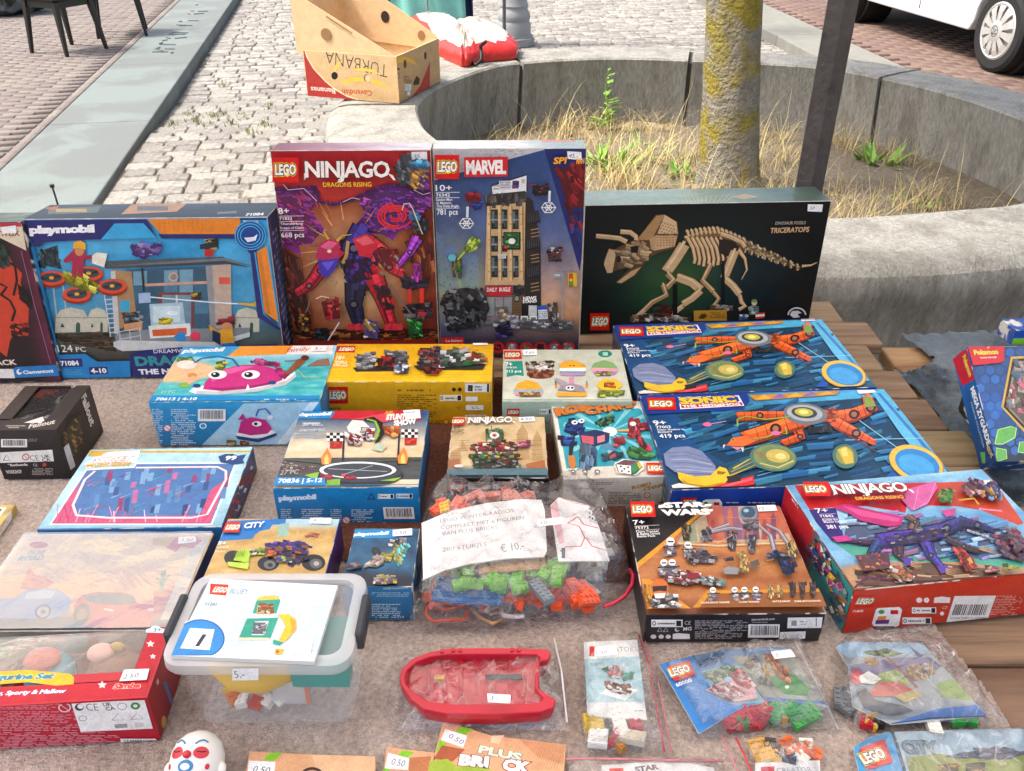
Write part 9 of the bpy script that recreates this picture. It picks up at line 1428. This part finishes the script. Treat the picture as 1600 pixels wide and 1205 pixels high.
o = MB().box((WT*.60, .034, .045), (.04, .002, .05)).build('small_zip_bag', frost('zip_bag_film', .3)); o.location = (a.x, a.y, Z0); tag(o, 'little zip bag with an orange stripe inside the storage tub', 'bag'); q = MB().box((WT*.69, .0325, .045), (.004, .001, .05)).build('zip_strip', mat('zip_orange', '#d8805a', .4), o)
t, A = sheet('instruction_booklet', 'white and blue booklet numbered one lying on the tub lid', E3, [345, 155, 1040, 192, 912, 607, 130, 575], Z0+HT+.006, thick=.005)
A.p([345, 155, 1040, 192, 912, 607, 130, 575], '#c8d9e2'); A.p([345, 155, 1040, 192, 1005, 305, 300, 265], '#e9e9ea'); A.p([240, 545, 400, 548, 912, 560, 912, 607, 130, 575], '#e4e8ec'); [A.p([130, 575]+sum([[290+rx*math.cos(R(q)), 482+rx*.79*math.sin(R(q))] for q in range(196, 426, 9)], []), c_) for rx, c_ in ((140, '#e8eef2'), (134, '#1a5fb0'), (124, '#1f86d0'))]; A.p([235, 425, 368, 432, 340, 545, 180, 535], '#eef0f2'); A.t('1', 262, 520, 298, 521, 62, '#1f1c3c', .05, .15)
A.p([345, 182, 445, 188, 430, 248, 340, 240], LEG); A.t('LEGO', 356, 226, 430, 230, 26, '#f7f4ee', .045, .15, [(.1, '#f5d11c'), (.06, '#1a1412')]); A.t('BLUEY', 445, 236, 550, 240, 28, '#8fb0c4', .04, .1); A.t('11201', 316, 300, 374, 304, 16, '#2a3038', .01)
A.p([600, 265, 640, 248, 715, 250, 728, 275, 705, 345, 575, 345], '#1f9c84'); A.p([590, 275, 620, 252, 700, 245, 725, 268], '#e8c04a'); A.p([605, 300, 690, 300, 680, 350, 595, 350], '#e0b878'); A.bricks([610, 290, 690, 290, 690, 345, 600, 345], ['#c9783a', '#e8d8a8', '#b8582c'], 24, 20); A.p([545, 375, 715, 370, 672, 482, 500, 480], '#1f9c84'); A.p([590, 390, 665, 388, 640, 465, 570, 465], '#cfd4dc'); A.p([495, 478, 670, 480, 665, 492, 500, 490], '#e0d8b8'); A.bricks([580, 395, 660, 395, 640, 460, 575, 460], ['#9aa4b4', '#e6e8ee', '#5f6a80'], 20, 18)
A.p([712, 355, 770, 350, 812, 380, 815, 430, 780, 475, 745, 505, 715, 505, 735, 460, 755, 420, 740, 385], '#e8bc2c'); A.p([780, 370, 812, 395, 808, 435, 770, 480, 790, 430], '#c8982c'); A.p([690, 490, 740, 505, 725, 522, 685, 512], '#1f9c84'); A.p([790, 488, 905, 492, 890, 575, 775, 568], '#eef0f0'); A.p([700, 540, 745, 542, 738, 572, 695, 570], '#e0b02c'); A.e(712, 556, 9, 8, '#c83a2c'); A.build('cover', t, PG)
# ---------------- clown head figure
p = at(309, 1183, Z0+.026); head = empty('clown_head', p); head.matrix_world = Matrix.Translation(p) @ Matrix.Rotation(R(-58), 4, 'X') @ Matrix.Rotation(R(-8), 4, 'Z') @ Matrix.Translation((0, 0, -.022)) @ Matrix.Diagonal((.95, .8, .9, 1)); tag(head, 'white toy clown head with red eyes on the blanket at the bottom edge', 'toy head')
CW, CRe, CBl = mat('clown_white', '#e9e6e0', .4), mat('clown_red', '#c8283c', .4), mat('clown_blue', '#2a7cb4', .4)
HP = lambda z: [(.0, .0005), (.024, .001), (.028, .006), (.029, .015), (.0278, .028), (.0235, .040), (.015, .048), (.006, .0515), (.0005, .052)]
MB().lathe(HP(0), 36).build('head', CW, head, smooth=True)
for sx in (-1, 1): MB().blob((sx*.028, -.002, .012), (.006, .006, .008), 1, .05).build('ear', CW, head, smooth=True)
def on_head(u, z):     # a point on the face side of the head
    zz = [q[1] for q in HP(0)]; rr_ = np.interp(z, zz, [q[0] for q in HP(0)]); return Vector((rr_*math.sin(u), -rr_*math.cos(u), z))
def patch(name, u0, z0, ru, rz, m, k=.0006, n=20):
    P = [on_head(u0+ru*math.cos(2*math.pi*i/n), z0+rz*math.sin(2*math.pi*i/n)) for i in range(n)]; c0 = on_head(u0, z0); out = Vector((math.sin(u0), -math.cos(u0), .25)).normalized()*k
    MB().add([c0+out*1.6]+[q+out for q in P], [(0, 1+i, 1+(i+1) % n) for i in range(n)]).build(name, m, head, smooth=True)
for sx in (-1, 1):
    patch('eye_patch', sx*.50, .0275, .30, .0062, CRe); MB().tube([on_head(sx*.33, .028)*1.035, on_head(sx*.5, .0272)*1.04, on_head(sx*.66, .028)*1.035], .0005, 5).build('eye_slit', 'black_wood', head); MB().tube([on_head(sx*.22, .036)*1.02, on_head(sx*.35, .0385)*1.02, on_head(sx*.55, .040)*1.02, on_head(sx*.75, .0375)*1.02], .0008, 5).build('eyebrow', CBl, head); patch('cheek_spot', sx*.78, .0135, .09, .003, CRe)
MB().blob(on_head(0, .0245)*1.05, (.0045, .004, .0042), 1, .02).build('nose', CRe, head, smooth=True); patch('mouth', 0, .0135, .30, .0066, CBl, .0007); patch('teeth', 0, .013, .18, .0035, CW, .0014)
# ---------------- banana box on the planter wall
T = (440, 0, 6.6667); ZP = .457
a0, a1, a2 = at(481, 150, ZP), at(624, 162, ZP), at(670, 126, ZP)
yawT = math.atan2(a1.y-a0.y, a1.x-a0.x); WTb = (a1-a0).length; HTb = .235; uT = Vector((math.cos(yawT), math.sin(yawT), 0)); vT = Vector((-uT.y, uT.x, 0)); DTb = max(.34, min(.6, (a2-a1).dot(vT)))
KR = mat('kraft', '#d6b78c', .85, .1, 30, .2, 160)
B = Box('banana_box', 'upturned banana carton with a torn open flap on the planter wall', WTb, DTb, HTb, Matrix.Translation((a0.x, a0.y, ZP)) @ Matrix.Rotation(yawT, 4, 'Z'), cat='cardboard box', group=None, solid=False)
th = .006; mb = MB(); mb.box((WTb/2, th/2, HTb/2), (WTb, th, HTb)).box((WTb/2, DTb-th/2, HTb/2), (WTb, th, HTb)).box((th/2, DTb/2, HTb/2), (th, DTb-2*th, HTb)).box((WTb-th/2, DTb/2, HTb/2), (th, DTb-2*th, HTb)).box((WTb/2, DTb/2, th/2), (WTb, DTb, th)).build('outer_carton', KR, B.t)
# inner sleeve pulled up at the left
def sl(x, y): return HTb+.03+(.20*(1-x/WTb))
mb = MB()
mb.add([(.012-.05, .012, HTb*.9), (WTb-.012, .012, HTb*.75), (WTb-.012, .012, HTb-.004), (-.0, .012, HTb+.27), (-.04, .012, HTb+.26)], [(0, 1, 2, 3, 4)])
mb.add([(.012-.05, DTb-.012, HTb*.9), (WTb-.012, DTb-.012, HTb*.75), (WTb-.012, DTb-.012, HTb+.02), (-.0, DTb-.012, HTb+.33), (-.04, DTb-.012, HTb+.3)], [(4, 3, 2, 1, 0)])
mb.add([(-.038, .012, HTb*.9), (-.038, DTb-.012, HTb*.9), (-.04, DTb-.012, HTb+.3), (-.04, .012, HTb+.26)], [(0, 1, 2, 3)])
o = mb.build('inner_sleeve', KR, B.t); md = o.modifiers.new('thickness', 'SOLIDIFY'); md.thickness = .005
A = B.art('front', T); A.bg(vgrad([(0, '#cdaf84'), (1, '#c4a273')], .1, 9), 20, 12)
A.p([222, 470, 255, 590, 330, 720, 450, 850, 560, 940, 680, 1010, 790, 1045, 275, 1000], '#a8322e'); A.l([240, 490, 262, 590, 335, 715, 455, 845, 565, 935, 690, 1005, 800, 1040], 12, '#e0cda8'); A.p([222, 470, 250, 590, 325, 722, 445, 852, 555, 945, 675, 1012, 770, 1045, 275, 1000], '#a8322e')
A.t('TURBANA', 1108, 678, 458, 520, 130, '#4a4038', -.012, 0); A.t('Cavendish', 940, 945, 628, 932, 58, '#b84a34', .02); A.t('Bananas', 556, 925, 302, 905, 52, '#e6d0c0', .02)
A.p([600, 870, 680, 820, 780, 806, 860, 812, 850, 850, 720, 850], '#e8b83c'); A.p([940, 820, 1040, 860, 1145, 920, 1040, 890, 935, 862], '#e8b83c'); A.p([720, 725, 830, 708, 940, 725, 1050, 785, 930, 750, 800, 738], '#e8c04c'); A.p([540, 730, 570, 670, 640, 630, 590, 690, 560, 740], '#e8c04c')
A.e(552, 790, 34, 40, '#1d1410'); A.e(890, 812, 34, 38, '#7a5c3a'); A.e(898, 815, 27, 34, '#d8bd94'); A.build('front_print', B.t, PP)
A = B.art('right', T); A.bg(vgrad([(0, '#c4a577'), (1, '#b4946a')], .1, 9), 14, 10); A.p([1545, 640, 1545, 920, 1380, 1010, 1330, 1040, 1440, 900, 1500, 760], '#a8322e'); A.p([1205, 600, 1290, 590, 1370, 620, 1412, 680, 1330, 650, 1205, 660], '#e8b83c'); A.e(1285, 668, 17, 46, '#5c3a20'); A.e(1497, 580, 13, 42, '#2a1a10'); A.p([1372, 860, 1405, 790, 1440, 820, 1432, 880, 1375, 890], '#3a2014'); A.r(1285, 880, 1350, 945, '#dfe6ea'); A.greek(1288, 888, 1346, 938, 5, '#7a8a94'); A.r(1310, 955, 1340, 995, '#e6eaec'); A.greek(1270, 790, 1350, 865, 5, '#5c4a38'); A.r(1200, 710, 1228, 730, '#3a3028'); A.e(1215, 790, 12, 34, '#4a4038'); A.e(1215, 790, 8, 26, '#c4a577'); A.build('side_print', B.t, PP)
hl = mat('hole_dark', '#2c2018', .9)
for (x, z) in ((WTb*.28, HTb+.10), (WTb*.72, HTb-.01)):
    pass
for (x, y, z, rr_) in ((WTb*.27, .008, HTb+.085, .03), ): MB().rings([[(x+rr_*math.cos(k), y, z+rr_*math.sin(k)) for k in np.linspace(0, 6.28, 20, endpoint=False)], [(x+rr_*math.cos(k), y-.0015, z+rr_*math.sin(k)) for k in np.linspace(0, 6.28, 20, endpoint=False)]]).build('hand_hole', mat('hole_tan', '#8f6c48', .9), B.t)
for (x, z, rr_) in ((WTb*.42, HTb+.10, .026), (WTb*.82, HTb+.012, .022)): MB().rings([[(x+rr_*math.cos(k), DTb-.017, z+rr_*1.2*math.sin(k)) for k in np.linspace(0, 6.28, 20, endpoint=False)], [(x+rr_*math.cos(k), DTb-.0195, z+rr_*1.2*math.sin(k)) for k in np.linspace(0, 6.28, 20, endpoint=False)]]).build('hand_hole', hl if x < WTb*.5 else mat('hole_tan', '#8f6c48', .9), B.t)
MB().box((WTb*.42, .007, HTb+.135), (.16, .0015, .006), Matrix.Translation((0, 0, 0)) ).build('slot', mat('hole_tan', '#8f6c48', .9), B.t).matrix_local = Matrix.Translation((WTb*.42, 0, HTb+.135)) @ Matrix.Rotation(R(28), 4, 'Y') @ Matrix.Translation((-WTb*.42, 0, -HTb-.135))
# ---------------- red and white shopping bag on the wall
BT = (580, 0, 5.7143)
rb = mat('bag_red', '#c8261c', .4, .12, 20, .4, 40, coat=.2); wbm = mat('bag_white_print', '#c9b8ac', .4, .1, 12, .4, 40, col2='#d8a088', c2scale=9, c2lo=.56, c2hi=.68, coat=.2)
cb = at(580+830/5.7143, 62, ZP); sbag = empty('shopping_bag', (cb.x, cb.y, ZP)); tag(sbag, 'crumpled red and white shopping bag lying on the planter wall', 'shopping bag')
lo = [at(580+x/5.7143, y/5.7143, ZP)-cb for x, y in ((520, 470), (640, 520), (800, 595), (860, 600), (960, 560), (1290, 530), (1310, 480), (1200, 380), (1000, 300), (700, 280), (420, 240), (360, 230))]
cl = sum(lo, Vector())/len(lo)
def rg_(k, z, j, sh=.0):
    return [(cl.x+(q.x-cl.x)*k*(1+j*nz3(i*1.7, k*9))+sh*nz3(i*.9, 5), cl.y+(q.y-cl.y)*k*(1+j*nz3(i*1.3, k*7, 4)), z*(1+2.2*j*nz3(i*2.3, k*5, 9))) for i, q in enumerate(LO)]
LO = [lo[int(i/4)]*(1-i%4/4)+lo[(int(i/4)+1) % len(lo)]*(i%4/4) for i in range(len(lo)*4)]
MB().rings([rg_(1, .001, 0), rg_(1.02, .04, .06), rg_(.97, .075, .12), rg_(.84, .1, .18)], cap=False).build('red_side', rb, sbag, smooth=True)
MB().rings([rg_(.845, .102, .18), rg_(.7, .125, .2), rg_(.5, .13, .22), rg_(.3, .15, .15), rg_(.1, .145, .05), rg_(.01, .145, 0)], cap=False).build('white_top', wbm, sbag, smooth=True)
MB().tube([at(580+x/5.7143, y/5.7143, ZP+zz)-cb for x, y, zz in ((1020, 375, .145), (975, 410, .10), (985, 480, .06), (985, 540, .03), (940, 575, .012), (870, 555, .012))], .011, 8).build('handle', mat('handle_black', '#1c1512', .6), sbag, smooth=True)
# ---------------- bent nail behind the left carton
n0 = at(90, 330, .80); o = MB().tube([(0, 0, 0), (-.001, 0, .075), (-.003, 0, .10)], .0018, 6).lathe([(.004, .10), (.004, .102)], 10, (-.003, 0, 0)).build('nail', mat('nail_steel', '#5c5a58', .4, metal=.8)); q = at(87, 296, .95); o.location = (aty(90, 312, 1.56).x, 1.56, .74); 
zt = aty(86, 293, 1.56).z; o.scale = (1, 1, (zt-.74)/.10); tag(o, 'thin steel nail sticking up from the plank behind the navy box', 'nail')
